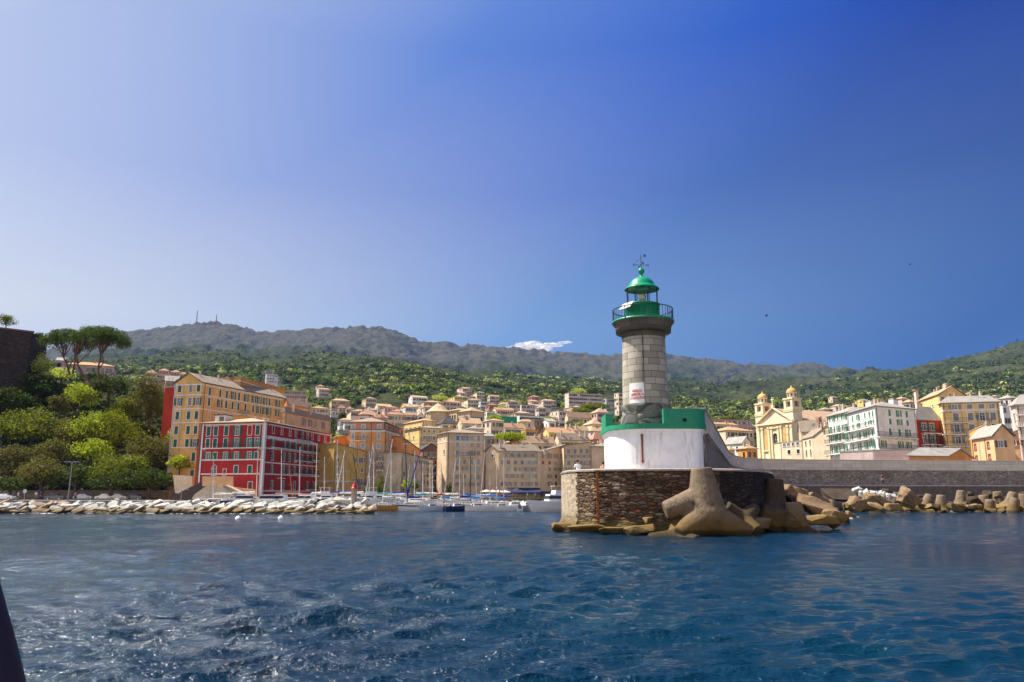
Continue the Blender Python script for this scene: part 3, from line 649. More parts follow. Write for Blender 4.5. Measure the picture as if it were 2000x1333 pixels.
def frame_mesh(w, h, mat, arch=False):
    def f():
        b = MB(); e = 0.13
        b.box((-w/2-e/2, -0.015, h/2), (e, 0.07, h+0.002)); b.box((w/2+e/2, -0.015, h/2), (e, 0.07, h+0.002))
        if arch:
            n = 8
            for i in range(n):
                a0 = math.pi*i/n; a1 = math.pi*(i+1)/n
                b.tube((w/2*1.1*math.cos(a0), -0.02, h+w/2*1.1*math.sin(a0)), (w/2*1.1*math.cos(a1), -0.02, h+w/2*1.1*math.sin(a1)), 0.08, None, 4)
        else: b.box((0, -0.015, h+e/2), (w+2*e, 0.07, e))
        b.box((0, -0.05, -0.06), (w+2.6*e, 0.16, 0.12)); return b.mesh('window_frame', mat)
    return cached(('f', w, h, mat.name, arch), f)
def pane_mesh(w, h, sash=True, arch=False):
    def f():
        b = MB(); b.box((0, 0.17, h/2), (w+0.02, 0.03, h+0.02))
        if arch: b.add([(w/2*math.cos(math.pi*i/10), -0.004, h+w/2*math.sin(math.pi*i/10)) for i in range(11)], [tuple(range(11))])
        if sash:
            b.m = 1; b.box((0, 0.145, h/2), (0.09, 0.03, h)); b.box((-w/2+0.05, 0.147, h/2), (0.08, 0.03, h)); b.box((w/2-0.05, 0.147, h/2), (0.08, 0.03, h)); b.box((0, 0.143, h*0.66), (w, 0.025, 0.05)); b.box((0, 0.143, h*0.33), (w, 0.025, 0.05))
        return b.mesh('window_pane', [GLASS, SASH])
    return cached(('p', w, h, sash, arch), f)
def shutter_mesh(w, h, side, closed, mat):
    def f():
        b = MB(); lw = w/2
        if closed: b.box((side*(lw/2+0.005), 0.03, h/2), (lw-0.02, 0.05, h)); cx = side*(lw/2+0.005); y = 0.0
        else: b.box((side*(w/2+0.13+lw/2), -0.085, h/2), (lw, 0.05, h)); cx = side*(w/2+0.13+lw/2); y = -0.115
        for i in range(int(h/0.16)): b.box((cx, y, 0.12+i*0.16), (lw*0.8, 0.03, 0.07))
        return b.mesh('shutter', mat)
    return cached(('s', w, h, side, closed, mat.name), f)
def simple_win(w, h, mat, op):
    def f():
        b = MB(); b.box((0, 0.05, h/2), (w+0.02, 0.03, h+0.02)); b.m = 1
        if op:
            for s in (-1, 1): b.box((s*(w*0.75+0.02), -0.04, h/2), (w*0.5, 0.06, h))
        b.m = 2; b.box((0, -0.02, -0.05), (w*1.15, 0.1, 0.1)); b.box((0, -0.01, h+0.05), (w*1.1, 0.06, 0.1))
        return b.mesh('window', [GLASS, mat, STONE_TRIM])
    return cached(('w', w, h, mat.name, op), f)
class Face:
    def __init__(s, a, b, z0, z1):
        s.a = Vector(a[:2]); s.b = Vector(b[:2]); s.z0 = z0; s.z1 = z1
        s.d = (s.b-s.a).normalized(); s.n = Vector((s.d.y, -s.d.x)); s.L = (s.b-s.a).length; s.rz = math.atan2(s.d.y, s.d.x); s.holes = []
    def uz(s, px, py):
        r = ray(px, py)                       # k*(rx,ry) = a + u d
        det = r.x*(-s.d.y)-r.y*(-s.d.x); k = (s.a.x*(-s.d.y)-s.a.y*(-s.d.x))/det
        P = Vector((r.x*k, r.y*k)); return (P-s.a).dot(s.d), CAM_H+r.z*k
    def pt(s, u, z, out=0.0): return (s.a.x+s.d.x*u+s.n.x*out, s.a.y+s.d.y*u+s.n.y*out, z)
    def mesh(s, mb, depth=0.2):
        H = []
        for h in s.holes:
            if h[0] < 0.05 or h[1] > s.L-0.05 or h[3] > s.z1-0.05 or h[2] < s.z0: continue
            H.append(h)
        us = sorted(set([0, s.L]+[x for h in H for x in h[:2]])); zs = sorted(set([s.z0, s.z1]+[x for h in H for x in h[2:4]]))
        for i in range(len(us)-1):
            j = 0
            uc = (us[i]+us[i+1])/2; run = None
            for j in range(len(zs)-1):
                zc = (zs[j]+zs[j+1])/2
                hole = any(h[0] < uc < h[1] and h[2] < zc < h[3] for h in H)
                if not hole and run is None: run = zs[j]
                if hole and run is not None:
                    mb.add([s.pt(us[i], run), s.pt(us[i+1], run), s.pt(us[i+1], zs[j]), s.pt(us[i], zs[j])], [(0, 1, 2, 3)]); run = None
            if run is not None: mb.add([s.pt(us[i], run), s.pt(us[i+1], run), s.pt(us[i+1], zs[-1]), s.pt(us[i], zs[-1])], [(0, 1, 2, 3)])
        for h in H:
            A = [s.pt(h[0], h[2]), s.pt(h[1], h[2]), s.pt(h[1], h[3]), s.pt(h[0], h[3])]; B = [s.pt(h[0], h[2], -depth), s.pt(h[1], h[2], -depth), s.pt(h[1], h[3], -depth), s.pt(h[0], h[3], -depth)]
            mb.add(A+B, [(0, 1, 5, 4), (1, 2, 6, 5), (2, 3, 7, 6), (3, 0, 4, 7)])
        s.holes = H
    def free(s, u0, u1, z0, z1): return all(u1 < h[0]-0.02 or u0 > h[1]+0.02 or z1 < h[2]-0.02 or z0 > h[3]+0.02 for h in s.holes)
def put(face, root, me, name, u, z):
    p = face.pt(u, z); o = WL[root.name]
    c = bpy.data.objects.new(name, me); COL.objects.link(c); c.parent = root; c.location = (p[0]-o[0], p[1]-o[1], p[2]-o[2]); c.rotation_euler = (0, 0, face.rz); return c
def window(face, root, kind, u, z, w, h, fr, sh, detail, rnd, dry=False):
    """dry: only cut the hole"""
    w = max(0.4, q5(w)); h = max(0.5, q5(h))
    if dry:
        if kind not in '-' and face.free(u-w/2, u+w/2, z, z+h) and u-w/2 > 0.1 and u+w/2 < face.L-0.1 and z+h < face.z1-0.1: face.holes.append((u-w/2, u+w/2, z, z+h, kind, w, h, fr, sh)); return
        return
def fit_windows(face, root, detail, rnd):
    for (u0, u1, z0, z1, kind, w, h, fr, sh) in face.holes:
        u = (u0+u1)/2
        if not detail:
            put(face, root, simple_win(w, h, SH[sh], kind in 'oc' and rnd.random() < 0.75), 'window', u, z0); continue
        win = put(face, root, frame_mesh(w, h, fr, kind == 'a'), 'window', u, z0)
        def sub(name, me):
            c = bpy.data.objects.new(name, me); COL.objects.link(c); c.parent = win
        if kind == 'b': sub('pane', cached(('blind', w, h), lambda: MB().box((0, 0.05, h/2), (w+0.02, 0.05, h+0.02)).mesh('blind', face.wallmat))); continue
        if kind == 'c':
            for s in (-1, 1): sub('shutter', shutter_mesh(w, h, s, True, SH[sh]))
            continue
        sub('pane', pane_mesh(w, h, kind not in 'da', kind == 'a'))
        if kind == 'o':
            for s in (-1, 1): sub('shutter', shutter_mesh(w, h, s, False, SH[sh]))
def spec(face, rows, cols, pat, xr=None, w=0.95, fr=None, sh='g', root=None):
    """rows: (ytop,ybot) px at column xr; cols: px; pat: one string per row; sh: one letter or one string per row"""
    fr = fr or TRIM; xr = xr or cols[0]
    us = [face.uz(c, rows[0][0])[0] for c in cols]; u_r = face.uz(xr, rows[0][0])[0]
    for i, (y0, y1) in enumerate(rows):
        z1 = face.uz(xr, y0)[1]; z0 = face.uz(xr, y1)[1]
        p = pat[i] if i < len(pat) else pat[-1]
        for j, u in enumerate(us):
            k = p[j % len(p)]; s = sh if isinstance(sh, str) and len(sh) == 1 else sh[i][j % len(sh[i])]
            window(face, root, k, u, z0, w, z1-z0, fr, s, True, None, True)
def auto(face, zbot, floors, ncol, rnd, w=0.9, h=1.5, kinds='ooccp', sh='g', fr=None, margin=0.9, skip=0.0, ztop=None):
    H = ((ztop or face.z1)-zbot)/floors
    for i in range(floors):
        for j in range(ncol):
            if rnd.random() < skip: continue
            u = margin+(face.L-2*margin)*((j+0.5)/ncol); window(face, None, rnd.choice(kinds), u, zbot+H*i+H*0.28, w, min(h, H*0.55), fr or TRIM, rnd.choice(sh), False, rnd, True)
def slab(mb, q, t=0.16):
    q = [Vector(p) for p in q]; d = Vector((0, 0, -t)); n = len(q)
    mb.add(q+[p+d for p in q], [tuple(range(n)), tuple(reversed(range(n, 2*n)))]+[(i, n+i, n+(i+1) % n, (i+1) % n) for i in range(n)])
def roof_build(kind, P, z, h, over, mat, root, rnd, wallmb, chim=0, chmat=None):
    A, B, C, D = [Vector((p[0], p[1], 0)) for p in P]; c = (A+B+C+D)/4; mb = MB()
    Z = Vector((0, 0, 1)); org = WL[root.name]
    def ex(p, q_, r_):   # push the corner outwards along both edges
        return p+(p-q_).normalized()*over+(p-r_).normalized()*over
    a, b, c_, d = ex(A, B, D), ex(B, A, C), ex(C, B, D), ex(D, C, A)
    ze = z+0.003
    if kind == 'flat':
        mb.prism([tuple(p[:2]) for p in (a, b, c_, d)], ze, z+0.28); top = [(a+b+c_+d)/4+Z*(z+0.28)]*2
    elif kind == 'fall':
        slab(mb, [p+Z*0.16 for p in (a+Z*(ze+h), b+Z*(ze+h), c_+Z*ze, d+Z*ze)]); wallmb.add([B+Z*z, C+Z*z, B+Z*(z+h)], [(0, 1, 2)]); wallmb.add([A+Z*z, B+Z*z, B+Z*(z+h), A+Z*(z+h)], [(0, 1, 2, 3)]); top = [(a+b)/2+Z*(z+h), (c_+d)/2+Z*z]
    elif kind in ('hip', 'gableBC', 'gableAB', 'shed'):
        LBC = (C-B).length; LAB = (B-A).length
        alongBC = (LBC >= LAB) if kind == 'hip' else kind == 'gableBC'
        if kind == 'shed':
            q = [a+Z*ze, b+Z*ze, c_+Z*(ze+h), d+Z*(ze+h)]; slab(mb, [p+Z*0.16 for p in q])
            wallmb.add([B+Z*z, C+Z*z, C+Z*(z+h)], [(0, 1, 2)]); top = [(a+b)/2+Z*z, (c_+d)/2+Z*(z+h)]
        else:
            if alongBC: m1, m2, e1, e2 = (a+b)/2, (c_+d)/2, (a, b), (c_, d)
            else: m1, m2, e1, e2 = (b+c_)/2, (d+a)/2, (b, c_), (d, a)
            ins = min((e1[0]-e1[1]).length/2, (m1-m2).length*0.42) if kind == 'hip' else 0
            dr = (m2-m1).normalized(); r1 = m1+dr*ins+Z*(ze+h); r2 = m2-dr*ins+Z*(ze+h)
            s = [p+Z*ze for p in (*e1, *e2)]
            up = Z*0.16
            if kind == 'hip':
                mb.add([s[0]+up, s[1]+up, s[2]+up, s[3]+up, r1+up, r2+up, s[0], s[1], s[2], s[3]], [(0, 1, 4), (1, 2, 5, 4), (2, 3, 5), (3, 0, 4, 5), (6, 7, 1, 0), (7, 8, 2, 1), (8, 9, 3, 2), (9, 6, 0, 3), (9, 8, 7, 6)])
            else:
                slab(mb, [s[1]+up, s[2]+up, r2+up, r1+up]); slab(mb, [s[3]+up, s[0]+up, r1+up, r2+up])
                for (p, q_) in (((A, B), (C, D)) if alongBC else ((B, C), (D, A))):
                    m = (p+q_)/2; k = h*(1-over*0.2/max(1, (m-p).length))
                    wallmb.add([p+Z*z, q_+Z*z, m+Z*(z+k)], [(0, 1, 2)])
            top = [r1, r2]
    ro = mb.build('roof', mat, root)
    for i in range(chim):
        t = rnd.uniform(0.05, 0.95); p = top[0].lerp(top[1], t)+Vector((rnd.uniform(-1.2, 1.2), rnd.uniform(-1.2, 1.2), 0)); zz = p.z
        if kind == 'flat': p = a.lerp(c_, rnd.uniform(.15, .85)).lerp(b, rnd.uniform(0, .6)); zz = z+0.2
        m = MB(); hh = rnd.uniform(0.5, 0.95); m.box((p.x, p.y, zz+hh/2-0.5), (0.5, 0.38, hh+1.0), 0.3); m.box((p.x, p.y, zz+hh+0.05), (0.62, 0.5, 0.1), 0.3); m.box((p.x, p.y, zz+hh+0.17), (0.3, 0.25, 0.16), 0.3)
        m.build('chimney', rnd.choice([STONE_TRIM, W('tan'), W('sand'), RT['tile']]), ro, org)
    return ro
def bldg(name, label, A, B, C, Y, wall, roof=('hip', 2.0, 'lauze', 0.45), zb=0.9, L=None, Rr=None, cat='building', group=None, bands=(), quoins='', chim=0, dep=10, balc=(), detail=True, seed=1, trim=None, extra=None, Yc=None):
    rnd = random.Random(seed*7+hash(len(label))); trim = trim or TRIM
    pb = at(B[0], B[1], Y); z = pb.z
    if Yc:                                   # the roofline falls from B towards C
        pc = at(C[0], C[1], Yc); hfall = z-pc.z; z = pc.z; pb.z = z; roof = ('fall', hfall, roof[2], roof[3]); dd = (pc-pb).normalized(); pa = pb+Vector((-dd.y, dd.x, 0))*dep
    else:
        pa = atz(A[0], A[1], z) if A else None; pc = atz(C[0], C[1], z) if C else None
    if pa is None: d = (pc-pb).normalized(); pa = pb+Vector((-d.y, d.x, 0))*dep
    if pc is None: d = (pa-pb).normalized(); pc = pb+Vector((d.y, -d.x, 0))*dep
    pd = pa+pc-pb; P = [pa, pb, pc, pd]
    root = thing(name, label, cat, (pb.x, pb.y, zb), group)
    fa, fb = Face(pa, pb, zb-3, z), Face(pb, pc, zb-3, z)
    wm = W(wall) if isinstance(wall, str) else wall
    fa.wallmat = fb.wallmat = wm
    for f, s in ((fa, L), (fb, Rr)):
        if s is None: continue
        for one in (s if isinstance(s, list) else [s]):
            if 'auto' in one: auto(f, zb, one['auto'][0], one['auto'][1], rnd, **{k: v for k, v in one.items() if k != 'auto'})
            else: spec(f, **one)
    mb = MB(); fa.mesh(mb); fb.mesh(mb); Face(pc, pd, zb-3, z).mesh(mb); Face(pd, pa, zb-3, z).mesh(mb)
    mb.add([(p.x, p.y, z) for p in P], [(0, 1, 2, 3)])
    roof_build(roof[0], P, z, roof[1], roof[3], RT[roof[2]], root, rnd, mb, chim, wm)
    mb.build('wall', wm, root)
    for f in (fa, fb): fit_windows(f, root, detail, rnd)
    for it in bands:
        y, t, which = it[0], it[1], it[2] if len(it) > 2 else 'LR'
        zz = at(B[0], y, Y).z; m = MB(); e = 0.07
        if 'L' in which: m.box((*[(a+b)/2+fa.n[i]*e/2 for i, (a, b) in enumerate(zip(pa[:2], pb[:2]))], zz), (fa.L, e, t), fa.rz)
        if 'R' in which: m.box((*[(a+b)/2+fb.n[i]*e/2 for i, (a, b) in enumerate(zip(pb[:2], pc[:2]))], zz), (fb.L, e, t), fb.rz)
        m.build('band', trim, root)
    for ch in quoins:
        zc = (z+zb)/2; hh = z-zb+0.001
        f, u = {'a': (fa, 0.22), 'b': (fa, fa.L-0.3), 'B': (fb, 0.33), 'c': (fb, fb.L-0.3)}[ch]
        p = f.pt(u, zc, 0.035); w_ = 0.44 if ch == 'a' else (0.76 if ch == 'b' else 0.6)
        m = MB().box(p, (w_, 0.09, hh), f.rz); m.build('quoin', trim, root)
    for (fc, x0, x1, y) in balc:
        f = fa if fc == 'L' else fb
        u0, z0 = f.uz(x0, y); u1, zr_ = f.uz(x1, y); z0 = zr_ if fc == 'L' else z0; u1 = min(u1, f.L+0.3)
        balcony(f, root, u0, u1, z0, trim)
    if detail and dep >= 8:                  # drainpipes between the windows, aerials on the roof
        for f, s_ in ((fa, L), (fb, Rr)):
            if s_ is None: continue
            k = 0
            for fr_ in (0.03, 0.34, 0.62, 0.97):
                u = f.L*fr_
                if all(u < h_[0]-0.55 or u > h_[1]+0.55 for h_ in f.holes) and k < 3 and f.L > 5:
                    k += 1; MB().tube(f.pt(u, zb, 0.1), f.pt(u, z-0.1, 0.1), 0.055, None, 5).build('drainpipe', RT['slate'] if k % 2 else STONE_TRIM, root)
        for i in range(2):
            p = pa.lerp(pc, rnd.uniform(0.3, 0.7)); zz = z+roof[1]*0.5; m = MB(); m.tube((p.x, p.y, zz), (p.x, p.y, zz+2.6), 0.03, None, 4)
            for q_ in range(4): m.tube((p.x-0.5+q_*0.06, p.y, zz+2.55-q_*0.18), (p.x+0.5-q_*0.06, p.y+0.1, zz+2.55-q_*0.18), 0.02, None, 4)
            m.build('aerial', RAILM, root)
    return dict(root=root, P=P, fa=fa, fb=fb, z=z, Y=Y)
def balcony(f, root, u0, u1, z, mat=None, dep=0.95, gap=0.35):
    m = MB(); uc = (u0+u1)/2; m.box(f.pt(uc, z-0.09, dep/2), (u1-u0, dep, 0.18), f.rz)
    for u in (u0+0.3, uc, u1-0.3): m.box(f.pt(u, z-0.32, dep*0.35), (0.18, dep*0.7, 0.28), f.rz)
    b = m.build('balcony', mat or TRIM, root)
    r = MB(); n = max(3, int((u1-u0)/gap)); h = 1.0
    for i in range(n+1): r.box(f.pt(u0+(u1-u0)*i/n, z+h/2, dep-0.04), (0.035, 0.035, h), f.rz)
    for hh in (h, 0.08): r.box(f.pt(uc, z+hh, dep-0.04), (u1-u0, 0.05, 0.05), f.rz)
    for u in (u0, u1): r.box(f.pt(u, z+h, dep/2), (0.04, dep, 0.05), f.rz)
    r.build('railing', RAILM, b, WL[root.name])
def house(name, label, pxl, pxr, py, Y, wall, roof='tile', rk='hip', rh=1.4, fl=0.3, phi=22, floors=2, cols=4, sh='gns', depth_px=None, chim=1, seed=1, group=None, w=0.8, base=None, sk=0.05, lc=2):
    """small house seen from its left corner; the camera sees a sunlit left side and a shaded front"""
    px_b = pxl+(pxr-pxl)*fl; pb = at(px_b, py, Y); wt = (pxr-pxl)/F*Y*1.0; ph = R(phi)
    Lr = wt*(1-fl)/math.cos(ph); La = min(max(3.5, wt*fl/math.sin(ph)), 22) if fl > 0.02 else 8
    d = Vector((math.cos(ph), math.sin(ph), 0)); e = Vector((-math.sin(ph), math.cos(ph), 0))
    pa = pb+e*La; pc = pb+d*Lr; z = pb.z; pd = pa+pc-pb; P = [pa, pb, pc, pd]
    g = min(ground(p.x, max(p.y, 200), False) for p in P); vis = min(z-g, floors*3.1+1); zb = z-floors*3.0-0.4
    low = min(g, zb)-3
    rnd = random.Random(seed*13+int(pxl)); root = thing(name, label, 'house' if 'house' in name or 'villa' in name else 'building', (pb.x, pb.y, zb), group)
    fa, fb = Face(pa, pb, low, z), Face(pb, pc, low, z); wm = W(wall); fa.wallmat = fb.wallmat = wm
    auto(fb, zb, floors, cols, rnd, w=w, h=1.5, sh=sh, margin=0.5, skip=sk); 
    if fl > 0.12: auto(fa, zb, floors, lc, rnd, w=w, h=1.5, sh=sh, margin=0.6, skip=0.35)
    mb = MB(); fa.mesh(mb); fb.mesh(mb); Face(pc, pd, low, z).mesh(mb); Face(pd, pa, low, z).mesh(mb); mb.add([(p.x, p.y, z) for p in P], [(0, 1, 2, 3)])
    roof_build(rk, P, z, rh, 0.35 if rk != 'flat' else 0.12, RT[roof], root, rnd, mb, chim, wm)
    mb.build('wall', wm, root)
    for f in (fa, fb): fit_windows(f, root, False, rnd)
    return root
# ---------------------------------------------------------------- buildings round the old port
# 1 the red building
red = bldg('red_building', 'large crimson red six storey building with white corner strips standing behind the rubble breakwater', (396, 828), (519, 825), (647, 849), 172, 'red', ('hip', 1.7, 'tan', 0.6),
    L=[dict(rows=[(832.8, 851), (856.5, 874)], cols=[408.4, 422.4, 443, 464.5, 488.6, 504], pat=['cccobc', 'cccooo'], xr=443, w=0.95), dict(rows=[(883.5, 897)], cols=[407.5, 420.5, 441, 462.5, 487.5, 501.5], pat=['ocoooc'], xr=441, w=0.95),
       dict(rows=[(910, 925)], cols=[461.5, 488.5], pat=['cc'], xr=461.5, w=1.0), dict(rows=[(913, 929)], cols=[419], pat=['a'], w=1.0), dict(rows=[(917, 929)], cols=[439], pat=['b'], w=0.7), dict(rows=[(942, 957)], cols=[489], pat=['c'], w=1.0, sh='n')],
    Rr=[dict(rows=[(838, 852)], cols=[534, 551, 567, 578.5, 591, 601.5, 611, 623.5, 636], pat=['dwppopppp'], xr=567, w=0.9), dict(rows=[(857.5, 873)], cols=[533.5, 556.6, 566.5, 578, 591, 602, 611.8, 635.8], pat=['oooooooo'], xr=533.5, w=0.9),
        dict(rows=[(882.5, 899), (909.5, 925)], cols=[532.6, 555, 565.6, 576.4, 590, 601, 610.2, 635], pat=['ooooooop'], xr=532.6, w=0.9), dict(rows=[(939.5, 956)], cols=[531, 553, 575.5, 600, 612.7, 634], pat=['oocooo'], xr=531, w=0.9),
        dict(rows=[(966, 976)], cols=[533, 552.6, 574, 601, 622, 634], pat=['ddpddp'], xr=533, w=1.3)],
    bands=[(875, 0.28), (897.8, 0.28, 'L'), (925.7, 0.28), (903, 0.28, 'R'), (853.5, 0.75, 'R'), (959, 0.28, 'R'), (828, 0.3)], quoins='abBc', chim=7, seed=3,
    balc=[('R', 574, 604, 858), ('R', 530, 628, 873.8), ('R', 574, 626, 899.5), ('R', 574, 626, 925.5), ('R', 598, 634, 956), ('L', 400, 512, 874.3)])
dz = MB(); P0 = at(437, 819, 178); dz.box((P0.x, P0.y, P0.z-0.2), (2.6, 3.0, 1.9), R(-12)); dz.m = 1; dz.box((P0.x+0.1, P0.y-1.52, P0.z-0.1), (1.2, 0.1, 1.1), R(-12)); dz.m = 2; dz.box((P0.x, P0.y-0.1, P0.z+0.82), (3.1, 3.4, 0.16), R(-12))
dz.build('dormer', [TRIM, GLASS, RT['slate']], red['root'])
# 2 the tall yellow gabled building
yel = bldg('yellow_building', 'tall yellow gabled building with rows of green shutters above the red building', (342, 750), (395, 748), (556, 779), 190, 'yellow', ('gableBC', 2.6, 'lauze', 0.5), zb=4,
    L=[dict(rows=[(753, 766), (777, 792), (804, 819.5)], cols=[351.6, 373.2, 388.4], pat=['cpc', 'opo', 'ccc'], xr=373, w=1.05), dict(rows=[(832, 848), (857.5, 873), (884, 901), (918, 931)], cols=[345, 368, 382.7], pat=['ccc', 'cco', '--c', '--c'], xr=382, w=1.05)],
    Rr=[dict(rows=[(757.6, 773), (778, 793.5)], cols=[410.4, 430.9, 444, 456.5, 468, 481.8, 496.9, 507.7, 519, 528, 543.7], pat=['cccocooooco', 'cocccdcoooo'], xr=410.4, w=0.8), dict(rows=[(805, 820)], cols=[409, 428, 447, 497, 507, 519], pat=['bcc'], xr=409, w=0.85)],
    bands=[(771, 0.25), (798.5, 0.25), (825, 0.25), (751, 0.3), (874, 0.25, 'L')], quoins='a', chim=5, seed=5, balc=[('R', 463, 482, 808), ('L', 378, 393, 874)])
# gable end needs ridge along the long side
bldg('yellow_rooftop_house', 'long irregular orange yellow rooftop storey with chimneys rising behind the gabled yellow building', (404, 742), (470, 738), (556, 766), 206, 'ochre', ('shed', 0.8, 'tan', 0.3), zb=14, Rr=dict(auto=(1, 6), kinds='d', w=0.8, ztop=None), chim=5, seed=8, bands=[(744, .2)])
bldg('red_house', 'narrow dark red house squeezed between the tree covered cliff and the gabled yellow building', (322, 758), (326, 758), (343, 757), 205, 'brick', ('flat', 0.3, 'tan', 0.2), zb=15, Rr=dict(auto=(3, 1), kinds='co'), seed=9)
bldg('beige_building', 'weathered beige building with cluttered rooftop, right of the gabled yellow one', (552, 806), (556, 806), (646, 824), 206, 'stone', ('hip', 1.5, 'lauze', 0.4), zb=4,
    Rr=dict(rows=[(813, 827), (835, 848)], cols=[572, 586, 594, 606, 617, 632], pat=['--ooco', 'oooooo'], xr=572, sh='s', w=0.95, fr=STONE_TRIM), chim=8, seed=10)
bldg('orange_rooftop_house', 'small orange house with a tan tiled roof on top of the beige building', (553, 792), (562, 790), (610, 800), 222, 'orange', ('gableBC', 2.0, 'tan', 0.3), zb=18, Rr=dict(auto=(1, 3), kinds='co'), L=dict(auto=(1, 1), kinds='p'), chim=4, seed=11)
# 3 mustard building
mus = bldg('mustard_building', 'mustard yellow four storey building beside the red building with bare upper wall', None, (653, 866), (717, 884), 196, 'mustard', ('shed', 1.2, 'tan', 0.3), 
    Rr=[dict(rows=[(894, 904), (914, 923), (936, 948), (957, 972)], cols=[660, 674, 697, 708], pat=['d-oo', 'd--c', 'd-oo', '--oo'], xr=697, sh='y', w=0.85), ], bands=[(940, .2)], chim=2, seed=12, Yc=205, balc=[('R', 692, 714, 949)])
bldg('ochre_house', 'small orange ochre house roof peeping above the mustard building', (650, 862), (655, 856), (690, 862), 214, 'orange', ('shed', 1.8, 'tile', 0.3), zb=6, Rr=dict(auto=(3, 2), kinds='op'), seed=13)
# 4 tall orange building with terracotta top floor
orn = bldg('orange_building', 'tall orange building with terracotta top floor and pale cornice on the harbour front', (683, 840), (752, 840), (783, 850), 205, 'orange', ('flat', 0.3, 'lauze', 0.5),
    L=[dict(rows=[(847, 858.5), (867, 876.5)], cols=[689.5, 710, 740], pat=['ccc', 'ooo'], xr=710, sh='l', w=0.8), dict(rows=[(889, 900), (908, 917)], cols=[742], pat=['o'], sh='y', w=0.85)],
    Rr=[dict(rows=[(847, 856.5), (867, 877), (891, 902), (915, 927), (938, 949), (957, 969)], cols=[755.5, 762, 768.5, 775.5], pat=['cccc', 'cooc', 'ccoo', 'oooo', 'cocc', 'dodd'], xr=755.5, sh='l', w=0.85)], seed=14, bands=[(842, 0.5), (925, 0.2, 'R'), (953, .2, 'R')],
    balc=[('L', 686, 716, 861), ('L', 735, 750, 902), ('L', 735, 750, 919)])
bldg('terracotta_storey', 'terracotta attic storey with roof terrace railing on top of the tall orange building', (685, 825.5), (750, 825.5), (780, 838), 206.5, 'terra', ('hip', 1.6, 'lauze', 0.6), zb=orn['z']+0.3, L=dict(rows=[(830, 837.5)], cols=[690, 710, 741], pat=['ccc'], sh='l', w=1.0), Rr=dict(auto=(1, 4), kinds='oc', sh='n'), chim=3, seed=15)
tw = MB(); f = orn['fa']; u0, zz = f.uz(716, 878); u1 = f.L-0.02; tw.box(f.pt((u0+u1)/2, (zz+1)/2, 0.03), (u1-u0, 0.06, zz-1), f.rz); tw.build('unpainted_wall', W('tan'), orn['root'])
bldg('pink_penthouse', 'pinkish penthouse with slate slopes above the terracotta attic storey', (688, 812), (720, 812), (727, 814), 222, 'pinkwhite', ('flat', 0.3, 'slate', 0.3), zb=18, L=dict(rows=[(816, 824)], cols=[708, 719], pat=['dd'], w=1.6), seed=16)
# 5 salmon gable and shabby grey row
bldg('salmon_building', 'salmon orange building with a steeply falling roofline between the orange and the yellow buildings', None, (784, 853), (820, 880), 212, 'orange', ('flat', 0.2, 'tile', 0.3), Rr=dict(rows=[(868, 877)], cols=[790, 799], pat=['oo'], sh='n', w=0.85), L=None, seed=17, Yc=222, balc=[('R', 786, 798, 866)])
bldg('grey_building', 'shabby grey beige building with a low sloping roof behind the masts', None, (784, 884), (846, 900), 203, 'sand', ('shed', 1.2, 'lauze', 0.4), Rr=dict(rows=[(899, 905), (913, 918), (924, 931), (938, 947), (956, 966)], cols=[790, 799, 812, 820, 829, 836], pat=['--ddoo', '-dd--c', 'd---dd', '-dccdd', 'dd-dcd'], xr=812, sh='l', w=0.8, fr=STONE_TRIM), seed=18, chim=4, Yc=220, balc=[('R', 827, 842, 911), ('R', 827, 842, 925)])
bldg('brown_building', 'dark brown crumbling building with stacked balconies beside the tall beige building', (808, 884), (826, 879), (858, 879), 226, 'brown', ('gableAB', 1.8, 'slate', 0.3), Rr=dict(rows=[(884, 890), (900, 907), (915, 922), (930, 937), (945, 953)], cols=[832, 842, 852], pat=['ddd', 'ddc', 'cdd'], xr=842, sh='n', w=0.9, fr=STONE_TRIM), seed=19, balc=[('R', 836, 857, 893), ('R', 836, 857, 909), ('R', 838, 857, 924), ('R', 838, 857, 938)])
# 6 bright yellow building behind
bldg('lemon_building', 'bright lemon yellow building with a plain sunlit side wall behind the shabby grey row', (790, 842), (821, 836), (872, 838), 246, 'paleyel', ('hip', 0.9, 'grey', 0.4), Rr=dict(rows=[(839.5, 845), (852, 858.5), (867, 873), (881, 888)], cols=[829, 838, 848, 860], pat=['cccc', 'cocc'], xr=829, sh='y', w=0.85), L=dict(rows=[(843, 848), (854, 861)], cols=[798, 808], pat=['p-', '-p'], w=0.85), seed=20, chim=3, bands=[(864, .2), (850, .2, 'R')], balc=[('R', 844, 856, 861)])
bldg('lemon_rooftop_house', 'yellow rooftop house with terraces above the lemon yellow building', (788, 829), (826, 822), (850, 824), 262, 'gold', ('hip', 1.0, 'tan', 0.3), zb=18, L=dict(auto=(2, 4), kinds='op', sh='y'), Rr=dict(auto=(2, 2), kinds='d'), seed=21, chim=3)
